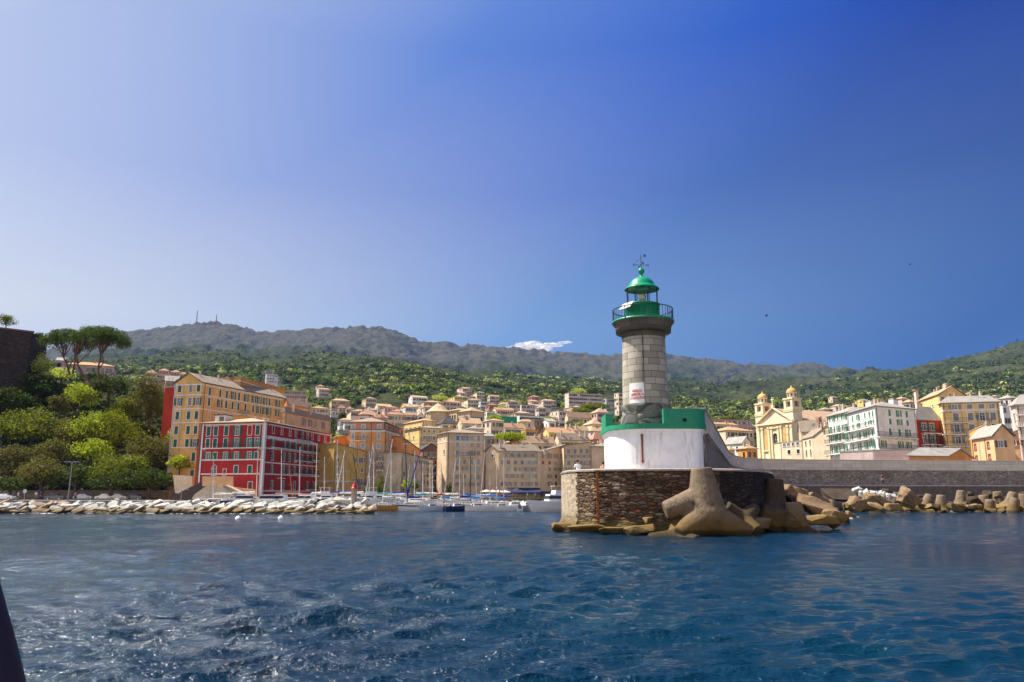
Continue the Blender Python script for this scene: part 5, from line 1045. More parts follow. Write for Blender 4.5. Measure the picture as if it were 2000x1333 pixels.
# ---------------------------------------------------------------- houses and blocks up the hillside
HS = [  # name, label, x0, x1, ytop, Y, wall, roof, kind, rise, floors, cols, fl, chim
('villa', 'small white flat roofed villa among trees left of the pink tiled cluster', 643, 660, 803, 480, 'white', 'grey', 'flat', .3, 2, 4, .2, 0),
('house', 'pinkish house with orange roof at the top left of the hillside town', 657, 674, 797, 500, 'pink', 'tile', 'hip', 1.6, 2, 3, .3, 1),
('house', 'second pinkish house right beside the one at the top left of the hillside town', 673, 690, 799, 520, 'pinkwhite', 'tile', 'hip', 1.6, 2, 3, .3, 1),
('house', 'white house with orange tiled roof left above the orange building', 656, 686, 821, 330, 'white', 'orange', 'hip', 1.0, 3, 3, .25, 0),
('block', 'modern white flat building with stacked balconies left of the orange building', 669, 690, 828, 315, 'white', 'grey', 'flat', .3, 4, 2, .2, 0),
('block', 'low modern white and grey block behind the mustard building', 655, 685, 842, 280, 'greyblue', 'grey', 'flat', .3, 3, 5, .2, 0),
('house', 'pink house with a broad orange roof above the pinkish penthouse', 688, 740, 811, 350, 'pinkwhite', 'tile', 'hip', 3.0, 2, 6, .3, 2),
('house', 'grey roofed house on the hill above the broad orange roof', 702, 735, 801, 430, 'pinkwhite', 'grey', 'hip', 1.8, 2, 4, .3, 1),
('house', 'long red roofed house at upper middle left, beside the grey roofed house', 741, 776, 796, 470, 'pink', 'tile', 'hip', 1.4, 2, 5, .3, 1),
('apartment_block', 'long beige four storey apartment block with red roof and many small windows', 752, 816, 810, 350, 'sand', 'tile', 'hip', 1.2, 4, 9, .06, 2),
('house', 'red roofed low house directly left of the long beige apartment block', 722, 756, 816, 335, 'pink', 'tile', 'hip', 1.6, 2, 4, .2, 1),
('house', 'pale grey house with brown roof above the long beige apartment block', 780, 813, 795, 440, 'white', 'tan', 'hip', 1.6, 3, 4, .35, 1),
('villa', 'white villa with pink roof left of the big ochre convent', 822, 846, 796, 450, 'pinkwhite', 'tile', 'hip', 1.6, 2, 3, .3, 1),
('house', 'white house side right of the long beige apartment block', 810, 826, 812, 352, 'white', 'tan', 'gableAB', 1.4, 3, 2, .5, 0),
('villa', 'wide cream villa with low roof standing alone on the wooded slope', 749, 775, 774, 760, 'pinkwhite', 'tan', 'hip', 1.4, 2, 5, .2, 0),
('villa', 'tiny white villa on the slope left of the wide cream villa', 726, 740, 779, 740, 'white', 'grey', 'gableAB', 1.4, 1, 2, .3, 0),
('villa', 'grey white villa below the wide cream villa', 770, 796, 784, 650, 'greyblue', 'grey', 'hip', 1.4, 2, 4, .3, 0),
('block', 'small white three storey block high among the trees, centre of the slope', 842, 859, 765, 800, 'white', 'grey', 'flat', .4, 4, 3, .3, 0),
('villa', 'pink house just under the small white three storey block', 840, 857, 778, 740, 'pink', 'tile', 'hip', 1.2, 2, 3, .3, 0),
('villa', 'highest cream villa on the slope above the convent roofs', 899, 914, 759, 860, 'sand', 'tan', 'hip', 1.4, 2, 3, .3, 0),
('villa', 'cream villa with tan roof one step below the highest villa', 893, 912, 768, 800, 'sand', 'tan', 'hip', 1.4, 2, 3, .3, 0),
('villa', 'red roofed house among bushes right of the cream villas', 911, 929, 775, 740, 'pink', 'tile', 'hip', 1.4, 1, 3, .3, 0),
('villa', 'white villa with flat teal grey roof above the convent right end', 934, 956, 785, 600, 'white', 'grey', 'flat', .3, 2, 4, .2, 0),
('house', 'long low red roofed house right of the convent', 947, 973, 791, 540, 'terra', 'tile', 'hip', 1.2, 1, 4, .3, 1),
('villa', 'white house with pale roof left above the pair of brown balcony blocks', 973, 993, 790, 540, 'pinkwhite', 'tan', 'hip', 1.8, 2, 3, .3, 0),
('villa', 'small white flat house on the slope just right of the convent', 947, 967, 804, 440, 'white', 'grey', 'flat', .3, 1, 3, .2, 0),
('apartment_block', 'left one of the pair of pinkish apartment blocks with brown balconies', 986, 1016, 790, 520, 'pinkwhite', 'grey', 'flat', .4, 4, 5, .25, 0),
('apartment_block', 'right one of the pair of pinkish apartment blocks with brown balconies', 1016, 1046, 791, 540, 'pinkwhite', 'tan', 'flat', .4, 4, 6, .08, 0),
('villa', 'pink house with orange roof high above the pair of apartment blocks', 1031, 1056, 775, 700, 'terra', 'tile', 'hip', 1.6, 2, 4, .3, 1),
('villa', 'white house below the high pink house with orange roof', 1031, 1053, 784, 620, 'pinkwhite', 'tan', 'hip', 1.4, 2, 3, .3, 0),
('villa', 'white villa with broad pinkish roof left under the pink modern block', 1054, 1077, 783, 600, 'pinkwhite', 'tan', 'hip', 1.8, 2, 3, .3, 0),
('villa', 'pale house half hidden in trees right of the brown balcony blocks', 1046, 1066, 797, 500, 'pinkwhite', 'tan', 'hip', 1.6, 2, 3, .3, 0),
('apartment_block', 'long low white apartment block with loggias in the middle of the slope', 1009, 1078, 812, 420, 'white', 'grey', 'flat', .4, 4, 10, .08, 0),
('apartment_block', 'higher white right end of the long apartment block with loggias', 1076, 1114, 803, 430, 'pinkwhite', 'grey', 'flat', .4, 5, 4, .4, 0),
('wrapped_block', 'building end wrapped in green scaffold netting left of the long white block', 973, 1010, 814, 415, 'net', 'grey', 'flat', .3, 3, 0, .1, 0),
('apartment_block', 'pinkish modern apartment block with dense dark windows, highest on the hill', 1104, 1180, 768, 620, 'pinkwhite', 'grey', 'flat', .4, 6, 16, .09, 0),
('apartment_block', 'grey glassy apartment tower left of the two beside the lighthouse', 1180, 1201, 779, 520, 'greyblue', 'grey', 'flat', .4, 8, 4, .2, 0),
('apartment_block', 'taller pale apartment tower directly left of the lighthouse tower', 1201, 1224, 768, 540, 'sand', 'grey', 'flat', .4, 9, 3, .3, 0),
('house', 'long beige house with a wide pale roof below the pink modern block', 1105, 1158, 816, 400, 'sand', 'tan', 'gableBC', 3.2, 3, 6, .08, 0),
('house', 'pinkish gabled house left of the green parapet', 1156, 1190, 806, 400, 'pink', 'tan', 'hip', 2.6, 4, 4, .3, 1),
('house', 'square beige house with pyramid roof in front of the pinkish gabled house', 1142, 1177, 829, 330, 'sand', 'tan', 'hip', 2.2, 2, 3, .4, 0),
('house', 'house with sunlit yellow side and white shuttered front, centre of the town', 938, 984, 822, 300, 'cream', 'tan', 'hip', 1.0, 5, 3, .45, 1),
('house', 'white rendered row with orange roof right of the yellow sided house', 983, 1026, 836, 310, 'white', 'orange', 'gableBC', 2.0, 3, 6, .05, 2),
('house', 'beige house with pale shutters above the white rendered row', 1015, 1044, 824, 340, 'sand', 'tan', 'hip', 1.2, 4, 4, .1, 0),
('house', 'narrow dark brown windowless house beside a white gable', 1043, 1058, 821, 322, 'brown', 'grey', 'flat', .3, 5, 1, .05, 0),
('house', 'white gabled house with bare wall beside the narrow dark brown house', 1057, 1086, 824, 318, 'white', 'grey', 'gableBC', 1.6, 5, 3, .5, 0),
('house', 'small orange house with chimneys between the umbrella tree and dark brown house', 1020, 1051, 840, 292, 'ochre', 'tan', 'flat', .3, 3, 4, .2, 3),
('house', 'yellow gabled house under a long orange roof right of centre', 1059, 1124, 846, 276, 'paleyel', 'orange', 'gableBC', 2.2, 3, 7, .2, 3),
('house', 'beige house with pale tiled roof right of the yellow gabled house', 1112, 1150, 842, 300, 'sand', 'tan', 'gableBC', 2.0, 3, 5, .15, 3),
('house', 'pinkish house with pale roof left of the white lighthouse base', 1146, 1196, 843, 320, 'pinkwhite', 'tan', 'hip', 2.0, 3, 6, .15, 2),
('house', 'low house with a bright red roof left of the white lighthouse base', 1150, 1196, 859, 262, 'terra', 'tile', 'hip', 2.6, 2, 5, .2, 1),
('house', 'wide roofed house with chimneys and green shutters directly above the long beige building', 1008, 1085, 866, 242, 'cream', 'tan', 'gableBC', 2.4, 3, 6, .08, 5),
('house', 'small pink brick terrace house left of the wide roofed house', 990, 1014, 864, 240, 'terra', 'tan', 'shed', 1.4, 2, 3, .3, 1),
('house', 'grey roofs jumble house above the raised end house of the quay row', 1085, 1152, 860, 250, 'sand', 'lauze', 'gableBC', 2.4, 3, 6, .1, 4),
('house', 'pinkish flat house just behind the end houses of the quay row', 1143, 1193, 867, 243, 'pink', 'tan', 'flat', .3, 2, 6, .1, 2),
('house', 'grey mansard house between tall beige building and umbrella tree', 943, 970, 853, 246, 'grey', 'grey', 'hip', 1.2, 3, 2, .15, 0),
('house', 'beige house with a big grey gambrel roof in front of the convent', 850, 895, 828, 290, 'sand', 'slate', 'hip', 3.0, 3, 3, .3, 0),
('house', 'cream house below the convent with brown shutters', 890, 940, 828, 285, 'sand', 'tan', 'gableBC', 2.4, 4, 5, .25, 3),
('house', 'small pale house at the foot of the convent near the tall beige building', 905, 945, 838, 262, 'pinkwhite', 'grey', 'hip', 1.2, 3, 3, .3, 2),
('house', 'golden yellow terrace house above the tall beige building', 856, 892, 836, 264, 'gold', 'tan', 'flat', .3, 3, 4, .2, 4),
('house', 'terracotta walled house under the long apartment block, above salmon roof', 778, 800, 838, 300, 'terra', 'tile', 'shed', 1.2, 3, 2, .2, 1),
('apartment_block', 'curved pinkish apartment block right of the green parapet', 1318, 1386, 797, 520, 'pinkwhite', 'grey', 'flat', .5, 5, 10, .1, 0),
('house', 'beige house with a wide orange roof between lighthouse and church', 1396, 1480, 841, 300, 'cream', 'orange', 'hip', 1.9, 4, 7, .25, 1),
('wall_house', 'long low brownish pink wall building on the slope left of the church', 1381, 1478, 819, 420, 'pink', 'grey', 'flat', .3, 2, 8, .1, 1),
('house', 'tiled roof row just below the long low wall building', 1385, 1450, 829, 360, 'sand', 'orange', 'hip', 1.2, 2, 7, .1, 2),
('house', 'white gabled house with grey roof sheet left of the church', 1428, 1470, 867, 230, 'white', 'grey', 'gableAB', 2.2, 2, 2, .5, 1),
('house', 'small orange house low behind the sea wall left of the church', 1448, 1482, 877, 210, 'apricot', 'tan', 'hip', 1.2, 2, 3, .3, 2),
('house', 'salmon house with a tan roof at the left of the white gabled house', 1418, 1436, 880, 205, 'peach', 'tan', 'hip', 1.0, 2, 2, .4, 0),
('villa', 'tiny pink villa high on the slope above the gabled pink beige house', 1604, 1622, 800, 600, 'pinkwhite', 'tan', 'hip', 1.2, 2, 3, .3, 0),
('villa', 'second tiny pink villa right of the first, above the white building', 1626, 1648, 794, 640, 'pinkwhite', 'tan', 'hip', 1.2, 2, 3, .3, 0),
('villa', 'white villa on the slope left of the golden roofs', 1756, 1776, 779, 420, 'pinkwhite', 'tan', 'hip', 1.2, 2, 3, .3, 1),
('villa', 'pink house behind the slim chimney house', 1770, 1792, 786, 300, 'pink', 'tan', 'hip', 1.2, 2, 3, .3, 1),
('house', 'white terraced house stepping up at the upper right, left one', 1950, 1975, 792, 230, 'white', 'grey', 'flat', .3, 4, 3, .3, 1),
('house', 'pale house with grey roof at the upper right, above the edge building', 1962, 2000, 778, 300, 'pinkwhite', 'grey', 'hip', 1.4, 3, 4, .3, 2),
('house', 'red roofed house on the left hill beyond the gabled yellow building, left one', 278, 304, 728, 520, 'pinkwhite', 'tile', 'hip', 2.0, 2, 3, .3, 1),
('house', 'rosy house with red roof on the left hill, second from left', 302, 328, 724, 560, 'pink', 'tile', 'hip', 2.0, 3, 3, .3, 1),
('house', 'rosy house with red roof on the left hill, third from left', 326, 350, 727, 540, 'pink', 'tile', 'hip', 2.0, 3, 3, .3, 1),
('house', 'rosy house nearest to the yellow gable on the left hill', 346, 364, 731, 500, 'pinkwhite', 'tile', 'hip', 1.6, 3, 2, .3, 0),
('house', 'brown gabled house with dark roof behind the narrow red house', 306, 345, 745, 300, 'tan', 'grey', 'gableBC', 2.6, 3, 3, .45, 0),
('house', 'pink gabled house left of the umbrella pine trunks', 94, 122, 705, 262, 'pinkwhite', 'grey', 'gableBC', 1.6, 3, 2, .6, 0),
('house', 'white house with orange roof seen through the umbrella pine trunks', 108, 208, 712, 250, 'pinkwhite', 'orange', 'hip', 1.6, 3, 7, .2, 2),
('apartment_block', 'dark pinkish apartment block far behind the beige roofs on the left slope', 552, 595, 763, 560, 'pink', 'grey', 'flat', .4, 6, 9, .1, 0),
('villa', 'white modern villa on the left slope near the faint smoke', 516, 540, 731, 800, 'pinkwhite', 'grey', 'flat', .4, 3, 4, .2, 0),
('villa', 'cream villa with tan roof hidden in trees right of the faint smoke', 614, 632, 754, 800, 'sand', 'tan', 'hip', 1.4, 2, 3, .3, 0),
]
MATS['net_plaster'] = plain('green_netting', (0.02, 0.30, 0.17), 0.8)
PAL['net'] = (0.02, 0.3, 0.17)
RECTS = []
for i, (nm, lb, x0, x1, yt, Y, wl_, rf_, rk, rh, fl_, nc, fr_, ch) in enumerate(HS):
    house(nm, lb, x0, x1, yt, Y, wl_, rf_, rk, rh, fr_, 20+(i*7) % 9, fl_, nc, chim=ch, seed=i+60, sh='gnyws', w=0.9 if Y < 400 else 1.2)
    RECTS.append((x0-2, x1+2, yt-5, yt+min(26, fl_*3.0*F/Y)+1, Y))
EX = []
LM = [(605, 690, 'behind the beige rooftops', (800, 745)), (692, 775, 'above the orange building', (805, 768)), (776, 850, 'above the yellow building', (805, 770)), (866, 945, 'on the slope above the convent', (786, 752)), (950, 1045, 'on the slope behind the long beige building', (812, 768)), (1048, 1185, 'on the slope left of the lighthouse tower', (830, 775)), (1320, 1475, 'on the slope between lighthouse and church', (846, 812)), (1600, 1790, 'on the slope above the white building', (800, 772)), (1880, 2000, 'on the slope above the golden building', (790, 765))]
CB = [('beige', 'lauze', 'beige', 'brown grey roof'), ('pinkwhite', 'tile', 'rosy white', 'red tiled roof'), ('cream', 'tan', 'cream', 'tan roof'), ('stone', 'tan', 'ochre', 'tan roof'), ('sand', 'lauze', 'sand coloured', 'brown grey roof'), ('paleyel', 'tan', 'pale yellow', 'tan roof'), ('sand', 'tile', 'sand coloured', 'red tiled roof'), ('white', 'tan', 'white', 'tan roof')]
re_ = random.Random(5)
for x0, x1, where, (ya, yb) in LM:
    cb = CB[:]; re_.shuffle(cb); n = 3 if x1 < 780 else (6 if x1-x0 > 90 else 5)
    for j in range(n):
        y = ya+(yb-ya)*((j+0.4)/n)**1.5; x = x0+(x1-x0)*((j*0.618+re_.uniform(0, .12)) % 1); Y = float(np.interp(y, [745, 775, 800, 815, 846], [980, 700, 480, 390, 320])); 
        best = 1e9
        for Yt in range(300, 1180, 10):
            xt = (x-1000)/F*Yt*1.01; e_ = abs(at(x, y, Yt).z-ground(xt, Yt)-7.0)
            if e_ < best: best = e_; Y = float(Yt)
        wpx = re_.uniform(12, 22)/Y*F*0.85
        c4_ = cb[j]; EX.append(('house', 'small %s house with %s %s' % (c4_[2], c4_[3], where), x-wpx/2, x+wpx/2, y, Y, c4_[0], c4_[1], re_.choice(['hip', 'gableBC', 'hip']), 1.8, re_.choice([2, 3, 4]), 5, re_.uniform(.2, .4), 1 if Y < 500 else 0))
for i, (nm, lb, x0, x1, yt, Y, wl_, rf_, rk, rh, fl_, nc, fr_, ch) in enumerate(EX):
    house(nm, lb, x0, x1, yt, Y, wl_, rf_, rk, rh, fr_, 18+(i*5) % 14, fl_, nc, chim=ch, seed=i+160, sh='gnyws', w=0.9 if Y < 400 else 1.2); RECTS.append((x0-2, x1+2, yt-5, yt+min(26, fl_*3.0*F/Y)+1, Y))
# the old convent
conv = bldg('convent', 'big ochre convent with a domed chapel and a long wing below the woods', (893, 806), (919, 803), (946, 806), 330, 'stone', ('hip', 2.0, 'tan', 0.5), zb=20, L=dict(auto=(3, 3), kinds='dp', w=1.3, h=2), Rr=dict(auto=(3, 5), kinds='dp', w=1.2, h=2), seed=70, cat='convent')
def extra_wing(root, x0, x1, y, Y0, Y1, z0, mat, rmat, rh, nm, nwin=5, nf=3):
    a = at(x0, y, Y0); b = at(x1, y, Y1); b.z = a.z; f = Face(a, b, z0, a.z); f.wallmat = mat; auto(f, z0+4, nf, nwin, random.Random(x0), w=1.2, h=2, kinds='dp'); m = MB(); f.mesh(m); n = Vector((f.n.x, f.n.y, 0))*-12
    c, d = b+n, a+n; Face(b, c, z0, a.z).mesh(m); Face(c, d, z0, a.z).mesh(m); Face(d, a, z0, a.z).mesh(m)
    for h_ in f.holes: put(f, root, simple_win(h_[5], h_[6], SH['n'], False), 'window', (h_[0]+h_[1])/2, h_[2])
    roof_build('hip', [a, b, c, d], a.z, rh, .5, rmat, root, random.Random(1), m); m.build(nm, mat, root)
extra_wing(conv['root'], 866, 893, 806, 345, 336, 18, W('stone'), RT['tan'], 1.6, 'middle_wing', 5)
c = at(856, 808, 345); m = MB(); zc = c.z; m.lathe([(5.6, 14), (5.6, zc), (6.0, zc+0.1), (6.0, zc+0.6), (4.6, zc+1.2), (2.5, zc+3.2), (0.6, zc+4.4), (0.5, zc+5.2), (0.02, zc+5.6)], (c.x, c.y, 0), 12, smooth=False); m.build('domed_chapel', W('stone'), conv['root'])
p1, p2 = at(876, 806, 342), at(866, 812, 345)
RECTS += [(845, 950, 795, 832, 340), (1478, 1566, 750, 890, 262), (1560, 1790, 780, 890, 200), (1785, 2000, 750, 890, 170), (680, 1200, 820, 965, 200), (340, 650, 735, 965, 190)]
# ---------------------------------------------------------------- trees
def leafmat(name, dark, light, transl=0.35, scale=0.25):
    if name in MATS: return MATS[name]
    m = bpy.data.materials.new(name); m.use_nodes = True; t = m.node_tree; b = t.nodes['Principled BSDF']
    b.inputs['Roughness'].default_value = 0.7; b.inputs['Specular IOR Level'].default_value = 0.15
    g = nd(t, 'ShaderNodeNewGeometry'); v = coords(t); n = noise_n(t, v, scale, 3, 0.6)
    a = nd(t, 'ShaderNodeMath', operation='MULTIPLY_ADD'); t.links.new(g.outputs['Random Per Island'], a.inputs[0]); a.inputs[1].default_value = 0.8; t.links.new(n, a.inputs[2])
    c = ramp(t, a.outputs[0], [(0.5, dark), (1.25, light)]); t.links.new(c, b.inputs['Base Color'])
    tr = nd(t, 'ShaderNodeBsdfTranslucent'); c2 = mixc(t, 1.0, c, (1.3, 1.5, 0.6), 'MULTIPLY'); t.links.new(c2, tr.inputs['Color'])
    mx = nd(t, 'ShaderNodeMixShader'); mx.inputs[0].default_value = transl; t.links.new(b.outputs[0], mx.inputs[1]); t.links.new(tr.outputs[0], mx.inputs[2])
    out = [x for x in t.nodes if x.type == 'OUTPUT_MATERIAL'][0]; t.links.new(mx.outputs[0], out.inputs[0]); MATS[name] = m; return m
LEAF = dict(dark=leafmat('dark_foliage', (0.012, 0.022, 0.005), (0.062, 0.078, 0.014)), mid=leafmat('mid_foliage', (0.036, 0.050, 0.006), (0.18, 0.185, 0.020)), bright=leafmat('bright_foliage', (0.085, 0.115, 0.008), (0.36, 0.38, 0.032)),
            light=leafmat('yellow_green_foliage', (0.15, 0.17, 0.03), (0.52, 0.52, 0.14)), olive=leafmat('olive_brown_foliage', (0.045, 0.040, 0.012), (0.135, 0.115, 0.032)), pine=leafmat('pine_foliage', (0.016, 0.034, 0.008), (0.075, 0.10, 0.016)))
BARK = plain('bark', (0.10, 0.065, 0.045), 0.95, var=0.4, scale=5); PBARK = plain('pine_bark', (0.14, 0.075, 0.05), 0.95, var=0.4, scale=5)
def leaves(rg, lobes, size, dens=1.0, thick=0.45):
    """leaf-clump quads spread through the outer shell of every lobe"""
    VV = []
    for (cx, cy, cz, rx, ry, rz) in lobes:
        area = 4*math.pi*((rx*ry)**1.6/3+(rx*rz)**1.6/3+(ry*rz)**1.6/3)**(1/1.6); n = max(6, int(dens*area/(size*size)*0.9))
        d = rg.normal(size=(n, 3)); d /= np.linalg.norm(d, axis=1)[:, None]
        d = d[d[:, 2] > -0.75]; n = len(d)
        bumpy = 1+0.16*np.sin(d[:, 0]*5+cx)*np.sin(d[:, 1]*6+cy)+0.10*np.sin(d[:, 2]*9+cz)
        rad = (1-thick*rg.random(n)**1.7)*bumpy
        c = d*rad[:, None]*np.array([rx, ry, rz])+np.array([cx, cy, cz])
        nr = d*0.8+rg.normal(size=(n, 3))*0.6; nr /= np.linalg.norm(nr, axis=1)[:, None]
        a = np.cross(nr, rg.normal(size=(n, 3))); a /= np.linalg.norm(a, axis=1)[:, None]; b = np.cross(nr, a)
        s = size*rg.uniform(0.45, 1.1, (n, 1)); e = rg.uniform(0.4, 0.9, (n, 1))
        VV.append(np.stack([c-a*s*0.5-b*s*e*0.15, c+b*s*e*-0.5, c+a*s*0.5+b*s*e*0.1, c+b*s*e*0.5], 1).reshape(-1, 3))
    V = np.concatenate(VV); Q = np.arange(len(V)).reshape(-1, 4); return V, Q
def crown_lobes(rg, c, r, n, flat=0.85):
    L = []
    for i in range(n):
        d = rg.normal(size=3); d /= np.linalg.norm(d); d[2] = abs(d[2])*1.1-0.35 if i % 3 else d[2]*0.5
        k = rg.uniform(0.45, 0.92); s = rg.uniform(0.20, 0.50)*(1.15-0.55*k)*1.25
        L.append((c[0]+d[0]*r[0]*k, c[1]+d[1]*r[1]*k, c[2]+d[2]*r[2]*k, r[0]*s*1.05, r[1]*s*1.05, r[2]*s*flat+0.1))
    L.append((c[0], c[1], c[2]-0.1*r[2], r[0]*0.55, r[1]*0.55, r[2]*0.55)); return L
def limb(mb, a, b, r0, r1, bend, rg, seg=4, n=6):
    a = np.array(a, float); b = np.array(b, float); off = rg.normal(size=3)*bend*np.linalg.norm(b-a); pts = []; rr = []
    for i in range(seg+1):
        t = i/seg; pts.append(tuple(a+(b-a)*t+off*math.sin(math.pi*t))); rr.append(r0+(r1-r0)*t)
    mb.path(pts, rr, n)
def tree(name, label, px, py, rx, ry, Y, leaf, size=0.5, n=14, group=None, seed=1, dens=1.0, flat=0.85, base=None, bark=None, thick=0.45):
    rg = np.random.default_rng(seed); c = at(px, py, Y); k = Y/F; r = (rx*k, rx*k*0.9, ry*k)
    gz = base if base is not None else min(ground(c.x, max(Y, 186)), c.z-r[2]*0.6)
    if Y < 186 and base is None: gz = 0.9
    t = thing(name, label, 'tree', (c.x, c.y, gz), group); o = WL[t.name]
    L = crown_lobes(rg, c, r, n, flat); V, Q = leaves(rg, L, size, dens, thick)
    link('crown', np_mesh('crown', V-np.array(o), Q, LEAF[leaf], smooth=False), t)
    mb = MB(); top = (c.x, c.y, c.z-r[2]*0.25); tr_ = max(0.12, min(0.4, r[0]*0.07)); limb(mb, (c.x+0.05*r[0], c.y, gz-0.3), top, tr_*1.2, tr_*0.7, 0.05, rg)
    for lb in L[:7]: limb(mb, (c.x, c.y, c.z-r[2]*0.5), lb[:3], tr_*0.6, tr_*0.2, 0.08, rg, 3, 5)
    mb.build('trunk', bark or BARK, t); return t
SHR = [  # the wooded cliff on the left, px, py, rx, ry, leaf, label
    (74, 716, 30, 27, 'light', 'pale yellow green tree at the upper left, just right of the dark bastion'), (118, 733, 26, 15, 'light', 'low pale yellow tree below the pink gabled house'),
    (74, 755, 36, 30, 'dark', 'dark green tree directly below the pale yellow green one'), (22, 784, 44, 32, 'dark', 'dark tree at the left edge under the bastion wall'), (152, 776, 34, 27, 'bright', 'bright lime green tree in the middle of the cliff below the pines'),
    (61, 836, 52, 42, 'mid', 'broad olive green tree at mid height on the left of the cliff'), (206, 842, 58, 46, 'bright', 'biggest round tree of the cliff with a sunlit lime top'), (178, 882, 34, 28, 'bright', 'fresh green tree below the biggest round tree'),
    (294, 786, 46, 54, 'olive', 'tall brownish olive oak right beside the buildings'), (214, 752, 34, 28, 'dark', 'very dark tree below the umbrella pine trunks'), (306, 885, 50, 42, 'olive', 'lumpy olive tree below the tall brownish oak'),
    (240, 912, 54, 36, 'mid', 'dark green tree low on the cliff behind the lamp post side'), (80, 925, 46, 34, 'olive', 'olive brown tree low on the left near the white road sign'), (18, 905, 38, 40, 'olive', 'brownish tree at the left edge low on the cliff'),
    (150, 930, 34, 30, 'dark', 'dark tree right behind the tall lamp post'), (100, 886, 42, 30, 'olive', 'olive brown tree between the broad olive tree and the lamp post'), (138, 846, 32, 30, 'olive', 'muted tree between the broad olive tree and the biggest round tree'),
    (344, 858, 22, 20, 'light', 'thin pale twiggy tree in front of the gabled yellow building'), (352, 905, 20, 17, 'bright', 'small fresh green tree beside the stair ramp'), (290, 938, 48, 24, 'dark', 'very dark bush tree at the right foot of the cliff'),
    (20, 950, 30, 18, 'dark', 'dark bush at the left edge above the road'), (240, 800, 26, 26, 'mid', 'green tree between the tall brownish oak and the lime green tree'), (20, 835, 30, 26, 'mid', 'green tree at the left edge beside the broad olive tree'),
    (118, 790, 22, 20, 'olive', 'reddish brown thin tree left of the bright lime green tree'), (215, 945, 40, 16, 'dark', 'low dark bush above the road wall right of the lamp post')]
for i, (px, py, rx, ry, lf, lb) in enumerate(SHR):
    Y = 181+(940-py)*0.235; tree('tree', lb, px, py, rx*1.12, ry*1.22, Y, lf, 0.62, 30, 'trees on the wooded cliff', 100+i, 1.15, thick=0.6)
def pine(label, crown, trunks, Y, seed):
    rg = np.random.default_rng(seed); cx, cy, rx, ry = crown; c = at(cx, cy, Y); k = Y/F
    b = at(*trunks[0][0][:2], Y); t = thing('umbrella_pine', label, 'tree', (b.x, Y, b.z), 'umbrella pines on the cliff'); o = WL[t.name]; L = []
    for i in range(64):
        a = rg.uniform(0, 6.28); q = math.sqrt(rg.random())*0.9; x = math.cos(a)*q; y = math.sin(a)*q; h = math.sqrt(max(0, 1-q*q))
        s = rg.uniform(0.18, 0.28); L.append((c.x+x*rx*k, c.y+y*rx*k, c.z+(h*1.0-0.45)*ry*k*1.1+rg.normal()*0.2, rx*k*s, rx*k*s, ry*k*0.36))
    V, Q = leaves(rg, L, 0.40, 1.5, 0.5); link('crown', np_mesh('crown', V-np.array(o), Q, LEAF['pine'], smooth=False), t)
    mb = MB()
    for tr_ in trunks:
        pts = [at(p[0], p[1], Y+(p[3] if len(p) > 3 else 0)) for p in tr_]; mb.path([tuple(p) for p in pts], [p[2] for p in tr_], 7)
        e = pts[-1]
        for lb in sorted(L, key=lambda l: (l[0]-e.x)**2+(l[1]-e.y)**2)[:9]: limb(mb, e, (lb[0], lb[1], lb[2]-0.1), tr_[-1][2]*0.8, 0.05, 0.10, rg, 3, 5)
    mb.build('trunk', PBARK, t)
pine('left umbrella pine with a wide flat dark crown leaning over the bastion side', (130, 672, 44, 33), [[(136, 732, .3), (131, 712, .25), (124, 698, .2)], [(142, 730, .28), (147, 705, .22), (146, 690, .16)], [(134, 722, .22), (140, 706, .16), (152, 693, .13)]], 212, 5)
pine('right umbrella pine with a wide flat dark crown and slanting forked trunk', (195, 668, 56, 33), [[(186, 756, .32), (165, 736, .29), (151, 712, .24), (150, 694, .19)], [(194, 748, .3), (192, 718, .26), (197, 694, .2)], [(192, 722, .22), (203, 708, .15), (199, 692, .13)], [(151, 712, .2), (164, 698, .15), (176, 688, .1)]], 206, 6)
